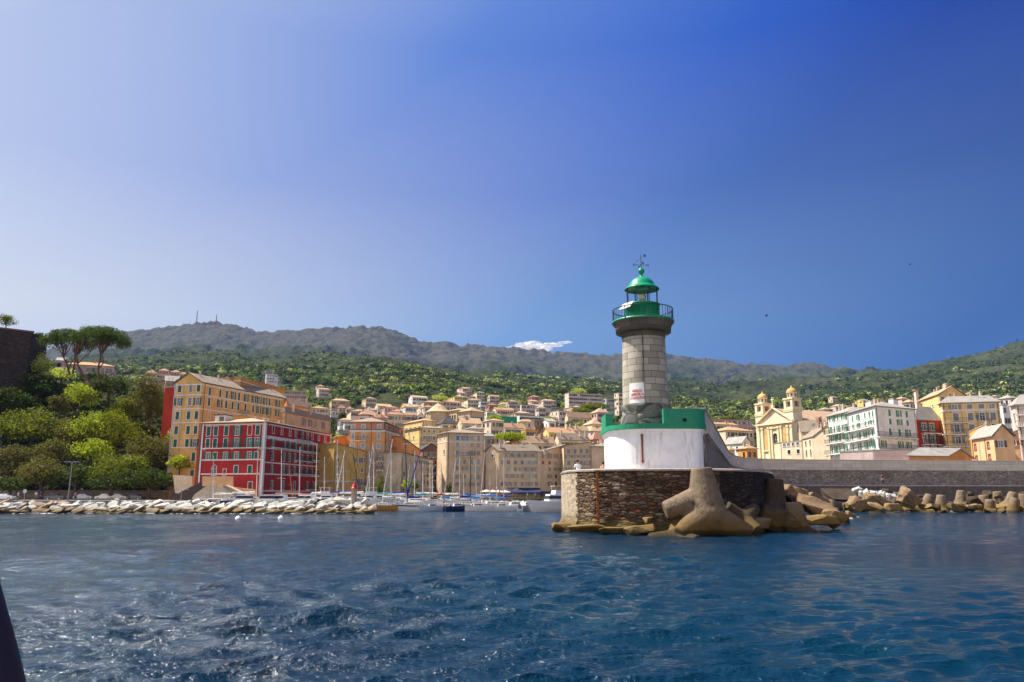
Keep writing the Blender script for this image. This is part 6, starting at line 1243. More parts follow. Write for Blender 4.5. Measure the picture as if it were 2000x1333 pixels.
HT = [('tree', 'leafy green harbour tree in the gap between mustard and orange buildings', 742, 950, 13, 27, 196, 'mid', .45), ('tree', 'yellow green plane tree in front of the shabby grey row', 797, 945, 15, 15, 199, 'bright', .45), ('tree', 'small green tree right of the yellow green plane tree', 812, 950, 9, 12, 199, 'mid', .4),
      ('tree', 'olive yellow bush tree above the mustard building', 662, 856, 13, 11, 225, 'light', .45), ('umbrella_pine', 'big bright green umbrella crown tree above the long beige building', 996, 853, 30, 16, 228, 'bright', .5),
      ('tree', 'dark round tree left behind the pink modern apartment block', 1098, 766, 12, 10, 650, 'dark', 1.1), ('tree', 'yellow green tree rising behind the pink modern apartment block', 1130, 766, 16, 10, 660, 'light', 1.1), ('tree', 'dark tree behind the right half of the pink modern apartment block', 1158, 765, 12, 8, 665, 'dark', 1.1),
      ('umbrella_pine', 'wide dark umbrella pine in front of the pink modern apartment block', 1160, 795, 30, 10, 480, 'mid', .9), ('umbrella_pine', 'lower umbrella pine above the long beige house', 1140, 804, 26, 8, 450, 'mid', .9), ('tree', 'round green tree below the long beige house', 1114, 829, 12, 10, 360, 'mid', .7),
      ('tree', 'round bright green tree right of the round green one', 1136, 829, 11, 9, 350, 'bright', .7), ('tree', 'light green tree on the long white apartment block', 1075, 820, 10, 10, 400, 'bright', .7), ('cypress', 'slim dark cypress right of the white gabled house', 1087, 829, 3, 9, 340, 'dark', .5), ('tree', 'yellow green tree left of the pair of apartment blocks', 981, 797, 9, 9, 500, 'light', .8),
      ('tree', 'large light green tree above the convent chapel', 862, 779, 18, 12, 560, 'light', .9), ('tree', 'green bush tree right under the convent end', 962, 817, 18, 9, 400, 'bright', .7), ('tree', 'dark tree between the hillside cluster and the orange roof', 671, 812, 10, 10, 400, 'dark', .7),
      ('tree', 'dark green tree left of the white house with orange roof', 648, 826, 12, 12, 340, 'dark', .7), ('umbrella_pine', 'wide umbrella pine on the slope left of the church', 1424, 819, 26, 8, 500, 'mid', .9), ('conifer', 'dark tiered conifer at the foot of the tall beige building', 878, 958, 9, 20, 200, 'dark', .35),
      ('tree', 'dark tree on the skyline of the left green hill', 378, 727, 9, 7, 600, 'dark', .9), ('tree', 'small bare looking tree on top of the dark bastion', 12, 627, 18, 18, 236, 'mid', .4), ('bush', 'left green bush growing on top of the dark bastion', 10, 648, 14, 5, 234, 'bright', .4), ('bush', 'right green bush growing on top of the dark bastion', 45, 650, 16, 5, 236, 'mid', .4), ('bush', 'bush hanging at the right end of the bastion top', 78, 655, 12, 6, 238, 'dark', .4), ('tree', 'green tree clump behind the golden roofs', 1715, 786, 10, 7, 420, 'mid', .8)]
for i, (nm, lb, px, py, rx, ry, Y, lf, sz) in enumerate(HT):
    tree(nm, lb, px, py, rx, ry, Y, lf, sz, 30 if nm == 'umbrella_pine' else 16, None, 200+i, 1.5, 0.8, base=0.9 if py > 940 else (at(px, py+ry, Y).z-3), thick=0.4); RECTS.append((px-rx, px+rx, py-ry, py+ry, Y))
# ---------------------------------------------------------------- the bastion of the citadel
ba = thing('bastion', 'dark brown citadel bastion wall overgrown on top at the left edge', 'fortress wall', (-150, 232, 20))
BST = rubble('bastion_stone', [(0.05, 0.035, 0.028), (0.10, 0.07, 0.055), (0.07, 0.05, 0.04)], (0.03, 0.022, 0.018), 0.8, 2.4, 0.1, False)
a = at(-160, 648, 210); b = at(62, 650, 228); c = at(94, 655, 238); d = at(60, 650, 262); e = at(-160, 640, 262)
m = MB(); zt = b.z; V_, F__, U_ = stonewall(subdiv([(a.x, a.y), (b.x, b.y), (c.x, c.y), (d.x, d.y)], 1.2)[:-1], 12, zt, 0.25, 0.8); m.add(V_, F__, U_); m.add([(p.x, p.y, zt) for p in (a, b, c, d, e)], [(0, 1, 2, 3, 4)]); m.build('wall', BST, ba)
m = MB(); m.box(((a.x+b.x)/2, (a.y+b.y)/2, zt+0.2), ((b-a).length+1, 0.9, 0.5), math.atan2(b.y-a.y, b.x-a.x)); m.build('coping', plain('bastion_coping', (0.16, 0.11, 0.085), 0.9), ba)
g_ = at(33, 645, 240); m = MB(); m.box((g_.x, g_.y, zt+1.2), (2.4, 2.0, 2.6), 0.2, 0.8); m.build('turret', BST, ba)
def scatter(label_name, pts, leafsizes, mats, mi, rg):
    pass
def clumps(rg, P, S, nq, qs, squash=0.8):
    """P centres, S radii, nq quads each -> V,Q"""
    n = len(P); d = rg.normal(size=(n, nq, 3)); d /= np.linalg.norm(d, axis=2)[..., None]; d[..., 2] = np.abs(d[..., 2])*0.95+d[..., 2]*0.05
    c = P[:, None, :]+d*S[:, None, None]*rg.uniform(0.55, 1.05, (n, nq, 1))*np.array([1, 1, squash])
    nr = d*0.9+rg.normal(size=d.shape)*0.5; nr /= np.linalg.norm(nr, axis=2)[..., None]
    a = np.cross(nr, rg.normal(size=d.shape)); a /= np.linalg.norm(a, axis=2)[..., None]; b = np.cross(nr, a); s = (S[:, None, None]*qs)*rg.uniform(0.6, 1.2, (n, nq, 1))
    V = np.stack([c-a*s*0.5, c-b*s*0.42, c+a*s*0.5, c+b*s*0.42], 2).reshape(-1, 3); return V, np.arange(len(V)).reshape(-1, 4)
def pix(x, y, z):
    """world -> photo pixel"""
    dz = z-CAM_H; f_ = y*math.cos(TH)+dz*math.sin(TH); up = -y*math.sin(TH)+dz*math.cos(TH); return 1000+F*x/f_, 666.5-F*up/f_
def woods(name, n, Y0, Y1, a0, a1, smin, smax, nq, qs, probs, seed, dens=None, avoid=True):
    rg = np.random.default_rng(seed); P = []; S = []; M = []; keys = list(probs)
    while len(P) < n:
        Y = math.exp(rg.uniform(math.log(Y0), math.log(Y1))); a = rg.uniform(a0, a1); x = a*Y
        cl = mnoise.noise(Vector((x/95.0, Y/130.0, seed)))
        if rg.random() > (dens(x, Y, cl) if dens else 0.75+cl): continue
        z = ground(x, Y); s = rg.uniform(smin, smax)
        if avoid:
            px, py = pix(x, Y, z+s); w_ = s/Y*F
            if any(r[0]-w_ < px < r[1]+w_*0.6 and r[2]-w_*0.5 < py and py < r[3]+w_ and Y < r[4]+22 for r in RECTS): continue
        c2 = mnoise.noise(Vector((x/38.0+7, Y/38.0, seed+3.0)))
        w = np.array([probs[k] for k in keys]); w = w*np.array([1+1.6*(c2 if k in ('light', 'bright') else -c2) for k in keys]); w = np.clip(w, 0.01, None); w /= w.sum()
        P.append((x, Y, z+s*0.35)); S.append(s); M.append(rg.choice(len(keys), p=w))
    V, Q = clumps(rg, np.array(P), np.array(S), nq, qs); mi = np.repeat(np.array(M), nq)
    o = struct(link(name, np_mesh(name, V, Q, [LEAF2[k] for k in keys], mi, False)), 'stuff'); return o
LEAF2 = {k: leafmat(k+'_woodland', d, l, 0.2, 0.05) for k, d, l in (('dark', (0.014, 0.028, 0.012), (0.045, 0.065, 0.022)), ('mid', (0.035, 0.060, 0.018), (0.10, 0.13, 0.035)), ('bright', (0.08, 0.12, 0.02), (0.22, 0.27, 0.05)), ('light', (0.17, 0.20, 0.06), (0.40, 0.40, 0.16)), ('olive', (0.05, 0.052, 0.025), (0.12, 0.115, 0.05)))}
woods('woodland', 14000, 300, 1250, -0.52, 0.78, 1.5, 5.8, 44, 0.62, dict(dark=2.4, mid=2.8, bright=1.3, light=0.55, olive=2.8), 11, dens=lambda x, Y, c: (0.3 if Y < 420 else 0.8)+c*2.0)
woods('scrub', 6500, 1100, 2500, -0.62, 0.80, 2.5, 7.0, 12, 0.8, dict(dark=4, mid=2.2, bright=0.3, light=0.15, olive=1.6), 12, dens=lambda x, Y, c: 0.35+c*1.3-(max(0, Y-1700)/1500), avoid=False)
woods('undergrowth', 2600, 189, 262, -0.95, -0.43, 0.7, 1.7, 40, 0.5, dict(dark=3, mid=1.5, bright=0.4, olive=1.5), 13, dens=lambda x, Y, c: 1.0, avoid=False)
# blossoming slope seen as a pale streak right of centre
woods('pale_shrubs', 700, 1150, 1900, -0.10, 0.20, 3.0, 5.5, 14, 0.8, dict(light=3, bright=1), 14, dens=lambda x, Y, c: 0.6+c*2, avoid=False)
# ---------------------------------------------------------------- concrete tetrapods and boulders
CONC = sea_concrete('tetrapod_concrete', (0.19, 0.135, 0.085), (0.13, 0.075, 0.012), 1.15, 0.38)
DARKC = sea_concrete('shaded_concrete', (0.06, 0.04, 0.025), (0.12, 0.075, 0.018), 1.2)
def remeshed(mb, name, mats, voxel, smooth=2, sub=0):
    me = mb.mesh(name, mats); o = bpy.data.objects.new(name, me); COL.objects.link(o)
    m = o.modifiers.new('r', 'REMESH'); m.mode = 'VOXEL'; m.voxel_size = voxel
    s = o.modifiers.new('s', 'SMOOTH'); s.factor = 0.6; s.iterations = smooth
    bpy.context.view_layer.update(); e = o.evaluated_get(bpy.context.evaluated_depsgraph_get()); r = bpy.data.meshes.new_from_object(e)
    r.name = name; bpy.data.objects.remove(o)
    for p in r.polygons: p.use_smooth = True
    r.materials.clear()
    for x in (mats if isinstance(mats, (list, tuple)) else [mats]): r.materials.append(x)
    return r
T0 = [Vector((0, 0, 1)), Vector((-0.943, 0, -0.333)), Vector((0.471, -0.816, -0.333)), Vector((0.471, 0.816, -0.333))]
def tetra_mesh(voxel):
    mb = MB()
    for d in T0: mb.tube(tuple(-d*0.15), tuple(d*2.1), 0.86, 0.50, 20, True)
    mb.ico((0, 0, 0), 0.98, 3); return remeshed(mb, 'tetrapod', CONC, voxel, 3)
TM_HI, TM_LO = tetra_mesh(0.07), tetra_mesh(0.16)
def tetrapod(label, loc, tip=(0, 0, 1), spin=0.0, scale=1.0, hi=False, mat=None, group='concrete tetrapods of the sea wall'):
    me = TM_HI if hi else TM_LO
    if mat: me = cached(('tm', hi, mat.name), lambda: me.copy()); me.materials.clear(); me.materials.append(mat)
    o = link('tetrapod', me, None, loc, loc); q = Vector((0, 0, 1)).rotation_difference(Vector(tip).normalized())
    o.rotation_euler = (q.to_matrix() @ Matrix.Rotation(spin, 3, 'Z')).to_euler(); o.scale = (scale,)*3; tag(o, label, 'tetrapod', group); return o
def tip_at(px, py, Y, d, L=2.1, sc=1.0):
    """centre of a tetrapod whose leg along d ends at that pixel"""
    return tuple(at(px, py, Y)-Vector(d).normalized()*L*sc)
d0 = Vector((-0.05, -0.02, 1)).normalized()
def big_mesh():
    mb = MB()
    for o_, e_, r0, r1 in (((0, 0, -1.0), (-0.20, 0.0, 1.66), 1.12, 0.55), ((0, 0.1, 0.1), (-2.25, 0.1, -0.62), 0.80, 0.48), ((0.1, 0, -1.0), (2.15, -0.55, -1.75), 0.95, 0.34), ((-0.1, 0, -1.0), (-1.75, -0.85, -1.8), 0.98, 0.40)): mb.tube(o_, e_, r0, r1, 24, True)
    mb.ico((0, 0, -0.9), 1.12, 3); return remeshed(mb, 'tetrapod', CONC, 0.05, 4)
TM_BIG = big_mesh()
big = tetrapod('big weathered tetrapod standing upright in the water against the platform', tip_at(1372, 916, 42.2, d0, 2.1, 0.95), d0, R(-8), 0.95, True)
big.data = TM_BIG; big.rotation_euler = (0, 0, 0); big.location = tuple(at(1380, 975, 42.2)); big.scale = (1, 1, 1)
tetrapod('half sunken yellowish tetrapod lying at the left foot of the upright one', tuple(Vector(at(1322, 1040, 42.0))+Vector((0, 0, -0.45))), (0.25, 0.5, 0.75), 2.2, 0.75, True)
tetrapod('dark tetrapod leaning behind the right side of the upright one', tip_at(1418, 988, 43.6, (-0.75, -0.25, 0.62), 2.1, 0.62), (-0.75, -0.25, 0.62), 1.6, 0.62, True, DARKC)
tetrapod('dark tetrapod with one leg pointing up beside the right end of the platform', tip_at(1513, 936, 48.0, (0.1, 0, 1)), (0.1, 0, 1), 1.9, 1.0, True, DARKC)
tetrapod('stubby upright tetrapod leg closest on the right of the platform', tip_at(1549, 981, 47.0, (-0.08, 0, 1), 2.1, 0.95), (-0.08, 0, 1), 0.4, 0.95, True)
TT = [(1632, 972, 62, (0.1, 0, 1)), (1647, 982, 58, (0, -.1, 1)), (1764, 958, 100, (0, 0, 1)), (1816, 967, 98, (.45, 0, .9)), (1838, 967, 96, (.1, 0, 1)), (1877, 958, 100, (.12, 0, 1)), (1920, 967, 98, (.02, 0, 1)), (1933, 976, 95, (0, -.1, 1)), (1947, 960, 100, (-.1, 0, 1)),
      (1979, 962, 99, (.4, 0, .92)), (1983, 973, 95, (.25, -.1, 1)), (1998, 965, 98, (-.1, 0, 1)), (1625, 960, 72, (.2, .2, 1)), (2040, 965, 97, (.1, 0, 1)), (1700, 975, 92, (-.3, 0, 1))]
TL = ['small upright tetrapod just left of its twin, right of the big sloping slabs', 'short tetrapod stump, right one of the twin beside the big slabs', 'tetrapod leg behind the pale boulders, leftmost of the far row', 'tetrapod leaning to the right, left one of a pair in the far row', 'upright tetrapod, right one of the leaning pair in the far row',
      'tallest upright tetrapod standing on a flat rock in the far row', 'upright tetrapod left of the far right cluster', 'low front tetrapod in the far right cluster', 'tetrapod leg rising behind the low front one at far right', 'tetrapod leaning right at the far right cluster', 'low tetrapod in front of the leaning one near the right edge',
      'tetrapod at the very right edge of the photo', 'small tetrapod leg peeping out behind the big slabs', 'tetrapod beyond the right edge', 'low tetrapod between the boulders and far row']
for (px, py, Y, d), lb in zip(TT, TL): tetrapod(lb, tip_at(px, py, Y, d), d, px*0.37, 1.0 if Y > 80 else 0.62)
def boulder_mesh(seed, dims, cut=0.0, sub=1, mat=None, flatness=0.5):
    rnd = random.Random(seed); bm = bmesh.new()
    for i in range(16):
        v = Vector((rnd.gauss(0, 1), rnd.gauss(0, 1), rnd.gauss(0, 1))).normalized(); k = rnd.uniform(0.85, 1.1)
        v = Vector([math.copysign(abs(c)**flatness, c) for c in v]); bm.verts.new((v.x*dims[0]/2*k, v.y*dims[1]/2*k, v.z*dims[2]/2*k))
    r = bmesh.ops.convex_hull(bm, input=bm.verts); bmesh.ops.delete(bm, geom=[v for v in bm.verts if not v.link_faces], context='VERTS')
    bmesh.ops.dissolve_limit(bm, angle_limit=R(12), verts=bm.verts, edges=bm.edges)
    bmesh.ops.bevel(bm, geom=bm.edges[:], offset=min(dims)*0.035, segments=1, affect='EDGES', profile=0.6)
    bmesh.ops.triangulate(bm, faces=bm.faces)
    if sub:
        bmesh.ops.subdivide_edges(bm, edges=bm.edges, cuts=sub, use_grid_fill=True)
        for v in bm.verts: v.co += v.normal*mnoise.noise(v.co*2.3+Vector((seed, 0, 0)))*min(dims)*0.12
    me = bpy.data.meshes.new('boulder'); bm.to_mesh(me); bm.free()
    for p in me.polygons: p.use_smooth = False
    if mat: me.materials.append(mat)
    return me
ROCKT = sea_concrete('tan_block', (0.22, 0.14, 0.075), (0.20, 0.12, 0.022), 0.9)
PALER = sea_concrete('pale_boulder', (0.46, 0.43, 0.37), (0.16, 0.11, 0.04), 0.25, 0.6)
PALER2 = sea_concrete('grey_boulder', (0.38, 0.37, 0.34), (0.16, 0.11, 0.04), 0.25, 0.5)
WETR = sea_concrete('wet_boulder', (0.28, 0.18, 0.085), (0.17, 0.10, 0.022), 0.9, 0.5)
BRNR = sea_concrete('brown_boulder', (0.30, 0.20, 0.14), (0.14, 0.09, 0.03), 0.7, 0.5)
def boulder(label, px, py, Y, dims, rot, mat, seed, cat='boulder', group=None, flat=0.5):
    o = link('boulder', boulder_mesh(seed, dims, 0, 1, mat, flat), None, tuple(at(px, py, Y)), tuple(at(px, py, Y))); o.rotation_euler = rot; return tag(o, label, cat, group)
BB = [(1553, 967, 52, (2.2, 1.8, 1.3), (0.1, 0.35, 0.3), ROCKT, 'square tan concrete slab tilted against the platform end'), (1597, 998, 50, (2.9, 1.8, 1.4), (0.2, 0.42, -0.2), ROCKT, 'largest sloping tan slab at the water right of the stubby tetrapod'), (1588, 978, 56, (2.2, 1.6, 1.2), (0, 0.2, 0.4), ROCKT, 'tan block behind the largest sloping slab'),
      (1631, 1008, 49, (1.5, 1.2, 0.8), (0, 0.1, 0.2), WETR, 'low wet block at the waterline right of the largest slab'), (1661, 1006, 50, (0.7, 0.6, 0.4), (0, 0.3, 0), WETR, 'small pointed rock alone in the water'), (1600, 1016, 48, (2.6, 1.1, 0.6), (0, 0, 0.1), WETR, 'flat wet ledge below the largest slab'),
      (1672, 988, 74, (2.0, 1.6, 1.6), (0.1, 0.5, 0.4), ROCKT, 'pointed tan block in front of the dark recess'), (1716, 981, 86, (3.6, 2.0, 1.6), (0.1, 0.3, -0.1), ROCKT, 'broad tan sloping slab below the pale rubble'), (1700, 990, 80, (2.6, 1.6, 0.9), (0, 0, 0.2), WETR, 'low wet block in front of the broad sloping slab'),
      (1748, 991, 84, (2.2, 1.4, 0.9), (0, 0.1, 0), WETR, 'orange brown wet block left of the far tetrapods'), (1775, 972, 94, (2.6, 2.2, 2.0), (0.2, 0.5, 0.3), ROCKT, 'tall leaning tan block next to the leftmost far tetrapod'), (1820, 990, 95, (2.2, 1.5, 0.7), (0, 0, 0.3), WETR, 'flat rock under the leaning tetrapod pair'),
      (1865, 988, 96, (2.6, 1.5, 0.8), (0, 0, -0.3), WETR, 'flat rock under the tallest far tetrapod'), (1893, 990, 95, (1.2, 1.0, 0.6), (0, 0, 0), BRNR, 'small brown rock right of the tallest far tetrapod'), (1960, 990, 96, (2.0, 1.4, 0.7), (0, 0, 0.2), WETR, 'flat rock below the far right cluster'), (1906, 989, 95, (1.4, 1.2, 0.6), (0, 0, 0.2), WETR, 'flat rock left of the far right cluster'),
      (1100, 1031, 46.2, (1.6, 1.0, 0.6), (0, 0.1, 0.2), WETR, 'brown flat rock at the left foot of the platform'), (1150, 1033, 44.8, (2.6, 1.0, 0.5), (0, 0, 0.05), WETR, 'long weedy ledge at the foot of the platform near the rusty post'), (1210, 1036, 43.8, (2.2, 1.0, 0.4), (0, 0, 0.0), WETR, 'second weedy ledge at the foot of the platform'),
      (1250, 1034, 43.0, (2.0, 1.4, 0.5), (0, -0.12, 0.1), WETR, 'yellowish flat rock left of the half sunken tetrapod'), (1268, 1016, 43.5, (0.8, 0.6, 0.4), (0, 0, 0.4), ROCKT, 'small tan stone lodged at the platform foot'), (1463, 1028, 44.0, (1.2, 1.0, 0.6), (0, 0, 0.2), WETR, 'wet rock at the right tip of the upright tetrapod'),
      (1480, 1022, 45.0, (1.6, 1.2, 0.8), (0, 0, 0.5), BRNR, 'brown rock right of the upright tetrapod'), (1505, 1010, 46.5, (2.0, 1.4, 1.6), (0.2, 0.2, 0.3), DARKC, 'dark block filling the gap left of the stubby tetrapod'), (1510, 975, 50, (1.8, 1.6, 1.6), (0.2, 0.2, 0.9), DARKC, 'dark block under the tetrapod leg beside the platform'),
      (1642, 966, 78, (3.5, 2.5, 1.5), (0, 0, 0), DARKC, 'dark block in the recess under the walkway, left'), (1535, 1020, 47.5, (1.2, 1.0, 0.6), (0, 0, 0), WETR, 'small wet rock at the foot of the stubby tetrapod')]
for i, (px, py, Y, dm_, rt, mt, lb) in enumerate(BB): boulder(lb, px, py, Y, dm_, rt, mt, 500+i, 'boulder')
rnd = random.Random(4); rub = [boulder_mesh(700+i, (1.3, 0.9, 0.6), 0, 1, PALER) for i in range(5)]
for i in range(26):
    t = i/25; p = at(1676+t*82+rnd.uniform(-3, 3), 962+t*11+rnd.uniform(-2.5, 4), 100+rnd.uniform(-3, 3)); o = link('boulder', rub[i % 5], None, tuple(p), tuple(p)); o.rotation_euler = (rnd.uniform(0, 6), rnd.uniform(0, 6), rnd.uniform(0, 6)); s = rnd.uniform(0.6, 1.2); o.scale = (s, s, s)
    tag(o, 'pale boulder in the sunlit white rubble patch at the foot of the sea wall', 'boulder', 'pale rubble below the walkway')
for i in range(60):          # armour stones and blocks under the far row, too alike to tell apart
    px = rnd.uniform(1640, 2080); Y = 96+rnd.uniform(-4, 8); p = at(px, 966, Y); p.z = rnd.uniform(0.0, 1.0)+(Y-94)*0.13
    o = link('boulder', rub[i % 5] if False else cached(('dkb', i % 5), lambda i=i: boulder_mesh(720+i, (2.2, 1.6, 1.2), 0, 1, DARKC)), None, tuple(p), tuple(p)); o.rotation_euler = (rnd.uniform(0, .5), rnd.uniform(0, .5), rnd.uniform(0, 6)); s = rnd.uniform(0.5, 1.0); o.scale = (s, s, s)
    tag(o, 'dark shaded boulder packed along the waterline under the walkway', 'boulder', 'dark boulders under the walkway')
# ---------------------------------------------------------------- the rubble breakwater on the left
core = thing('breakwater', 'low rubble core of the left breakwater, mostly hidden under its boulders', 'breakwater', (-20, 92, 0))
m = MB(); cl = [(-90, 96), (-16.5, 91.5)]; m.prism([(-95, 93.5), (-17.2, 90.2), (-16.2, 92), (-17.5, 95.5), (-95, 98)], -2, 0.62); m.build('core', BRNR, core)
BM = {}
for key, mt in (('pale', PALER), ('grey', PALER2), ('wet', WETR), ('brown', BRNR)):
    BM[key] = [boulder_mesh(800+i+hash(len(key))*10, (random.Random(i).uniform(1.6, 2.3), random.Random(i+50).uniform(1.0, 1.4), random.Random(i+90).uniform(0.65, 0.95)), 0, 1, mt, 0.42) for i in range(9)]
rnd = random.Random(21)
def brk(px, z, Y, key, label, group, tilt=0.4, s=None):
    r = ray(px, 985); k = Y/r.y; p = (r.x*k, Y, z); o = link('boulder', rnd.choice(BM[key]), None, p, p); o.rotation_euler = (rnd.uniform(0.1, 0.6), rnd.uniform(-tilt-0.25, tilt*0.4), rnd.uniform(-0.5, 0.5)); s = s or rnd.uniform(0.75, 1.12); o.scale = (s, s, s); tag(o, label, 'boulder', group)
px = -40
while px < 738:
    L_ = px < 150
    if not L_ or rnd.random() < 0.7: brk(px, rnd.uniform(-0.05, 0.15), 89.2-px*0.0005+rnd.uniform(-.3, .3), 'wet' if not L_ else 'brown', 'brown wet boulder in the bottom row of the left breakwater', 'waterline boulders of the left breakwater', 0.2, rnd.uniform(.7, .95))
    px += rnd.uniform(17, 24)
for row, (zc, Yc) in enumerate(((0.28, 89.9), (0.58, 90.7), (0.86, 91.6), (0.98, 92.8))):
    px = -40+row*9
    while px < 742-row*14:
        if px < 135: brk(px, zc-0.05+rnd.uniform(-.1, .1), Yc+0.5, rnd.choice(['brown', 'brown', 'grey']), 'brownish boulder in the duller far left stretch of the breakwater', 'brown boulders at the far left', 0.3, rnd.uniform(.65, 1.0))
        else: brk(px, zc+rnd.uniform(-.12, .14), Yc+rnd.uniform(-.3, .3), rnd.choice(['pale', 'pale', 'pale', 'grey']), 'pale angular boulder in the sunlit upper rows of the left breakwater', 'pale boulders of the left breakwater', 0.5, rnd.uniform(.62, 0.98))
        px += rnd.uniform(19, 28)
for px, dz in ((655, .35), (668, .5), (638, .2), (705, .15)): brk(px, 1.05+dz*0.5, 92.2, 'pale', 'pale angular boulder in the sunlit upper rows of the left breakwater', 'pale boulders of the left breakwater', 0.4, 1.05)
# ---------------------------------------------------------------- boats of the old port
HULLC = dict(white=(0.74, 0.72, 0.69), navy=(0.015, 0.02, 0.075), amber=(0.42, 0.20, 0.035), blue=(0.42, 0.52, 0.62), maroon=(0.13, 0.035, 0.03), black=(0.03, 0.03, 0.035), cream=(0.66, 0.58, 0.45), red=(0.40, 0.05, 0.03), grey=(0.4, 0.42, 0.44))
def gloss(k): return plain(k+'_hull_paint', HULLC[k], 0.3, 0.5, var=0.06)
COVER = dict(blue=plain('blue_sail_cover', (0.02, 0.035, 0.30), 0.9), teal=plain('teal_sail_cover', (0.02, 0.30, 0.30), 0.9), white=plain('white_sail_cover', (0.70, 0.68, 0.64), 0.9), brown=plain('brown_sail_cover', (0.22, 0.10, 0.06), 0.9), azure=plain('azure_sail_cover', (0.02, 0.18, 0.55), 0.9), red=plain('red_sail_cover', (0.35, 0.04, 0.03), 0.9))
ALU = plain('mast_aluminium', (0.62, 0.60, 0.56), 0.4, 0.5); WOODM = plain('varnished_mast', (0.36, 0.15, 0.06), 0.5); BLACKM = plain('black_mast', (0.03, 0.025, 0.03), 0.5)
DECK = plain('boat_deck', (0.60, 0.55, 0.48), 0.7); TEAK = plain('teak_deck', (0.38, 0.23, 0.13), 0.7); CABW = plain('boat_cabin', (0.74, 0.72, 0.69), 0.4); PORT = plain('cabin_window', (0.02, 0.025, 0.03), 0.2, 0.6)
def hull(mb, L, B, H, sheer=0.25, transom=0.7, n=13):
    V = []; 
    for i in range(n):
        t = i/(n-1); x = (t-0.5)*L; b = B/2*(math.sin(min(1, t*1.15+0.28)*math.pi/2)*(1-max(0, (t-0.5)/0.5)**2.2)) if True else 0
        b = B/2*((transom+(1-transom)*math.sin(min(t/0.45, 1)*math.pi/2)) if t < 0.45 else max(0.0, 1-((t-0.45)/0.55)**2.3)); b = max(b, 0.02)
        z = H*(1+sheer*(t**2))+0.05*H*(1-t); x2 = x+(0.10*L*t**3)
        V += [(x2, -b, z), (x+0.06*L*t**3, -b*0.93, z*0.5), (x, -b*0.75, 0.02), (x-0.02*L*t, -b*0.3, -0.35*H), (x-0.02*L*t, b*0.3, -0.35*H), (x, b*0.75, 0.02), (x+0.06*L*t**3, b*0.93, z*0.5), (x2, b, z)]
    F_ = []
    for i in range(n-1):
        for j in range(7): F_.append((i*8+j, i*8+j+1, (i+1)*8+j+1, (i+1)*8+j))
    mb.add(V, F_, smooth=True); mb.add([V[j] for j in range(8)], [tuple(range(8))])
    dk = MB(); D = [(V[i*8][0], V[i*8][1]*0.97, V[i*8][2]-0.04) for i in range(n)]+[(V[i*8+7][0], V[i*8+7][1]*0.97, V[i*8+7][2]-0.04) for i in range(n)]
    dk.add(D, [(i, i+1, n+i+1, n+i) for i in range(n-1)]); return dk
def place(root, loc, rz):
    root.location = loc; root.rotation_euler = (0, 0, rz)
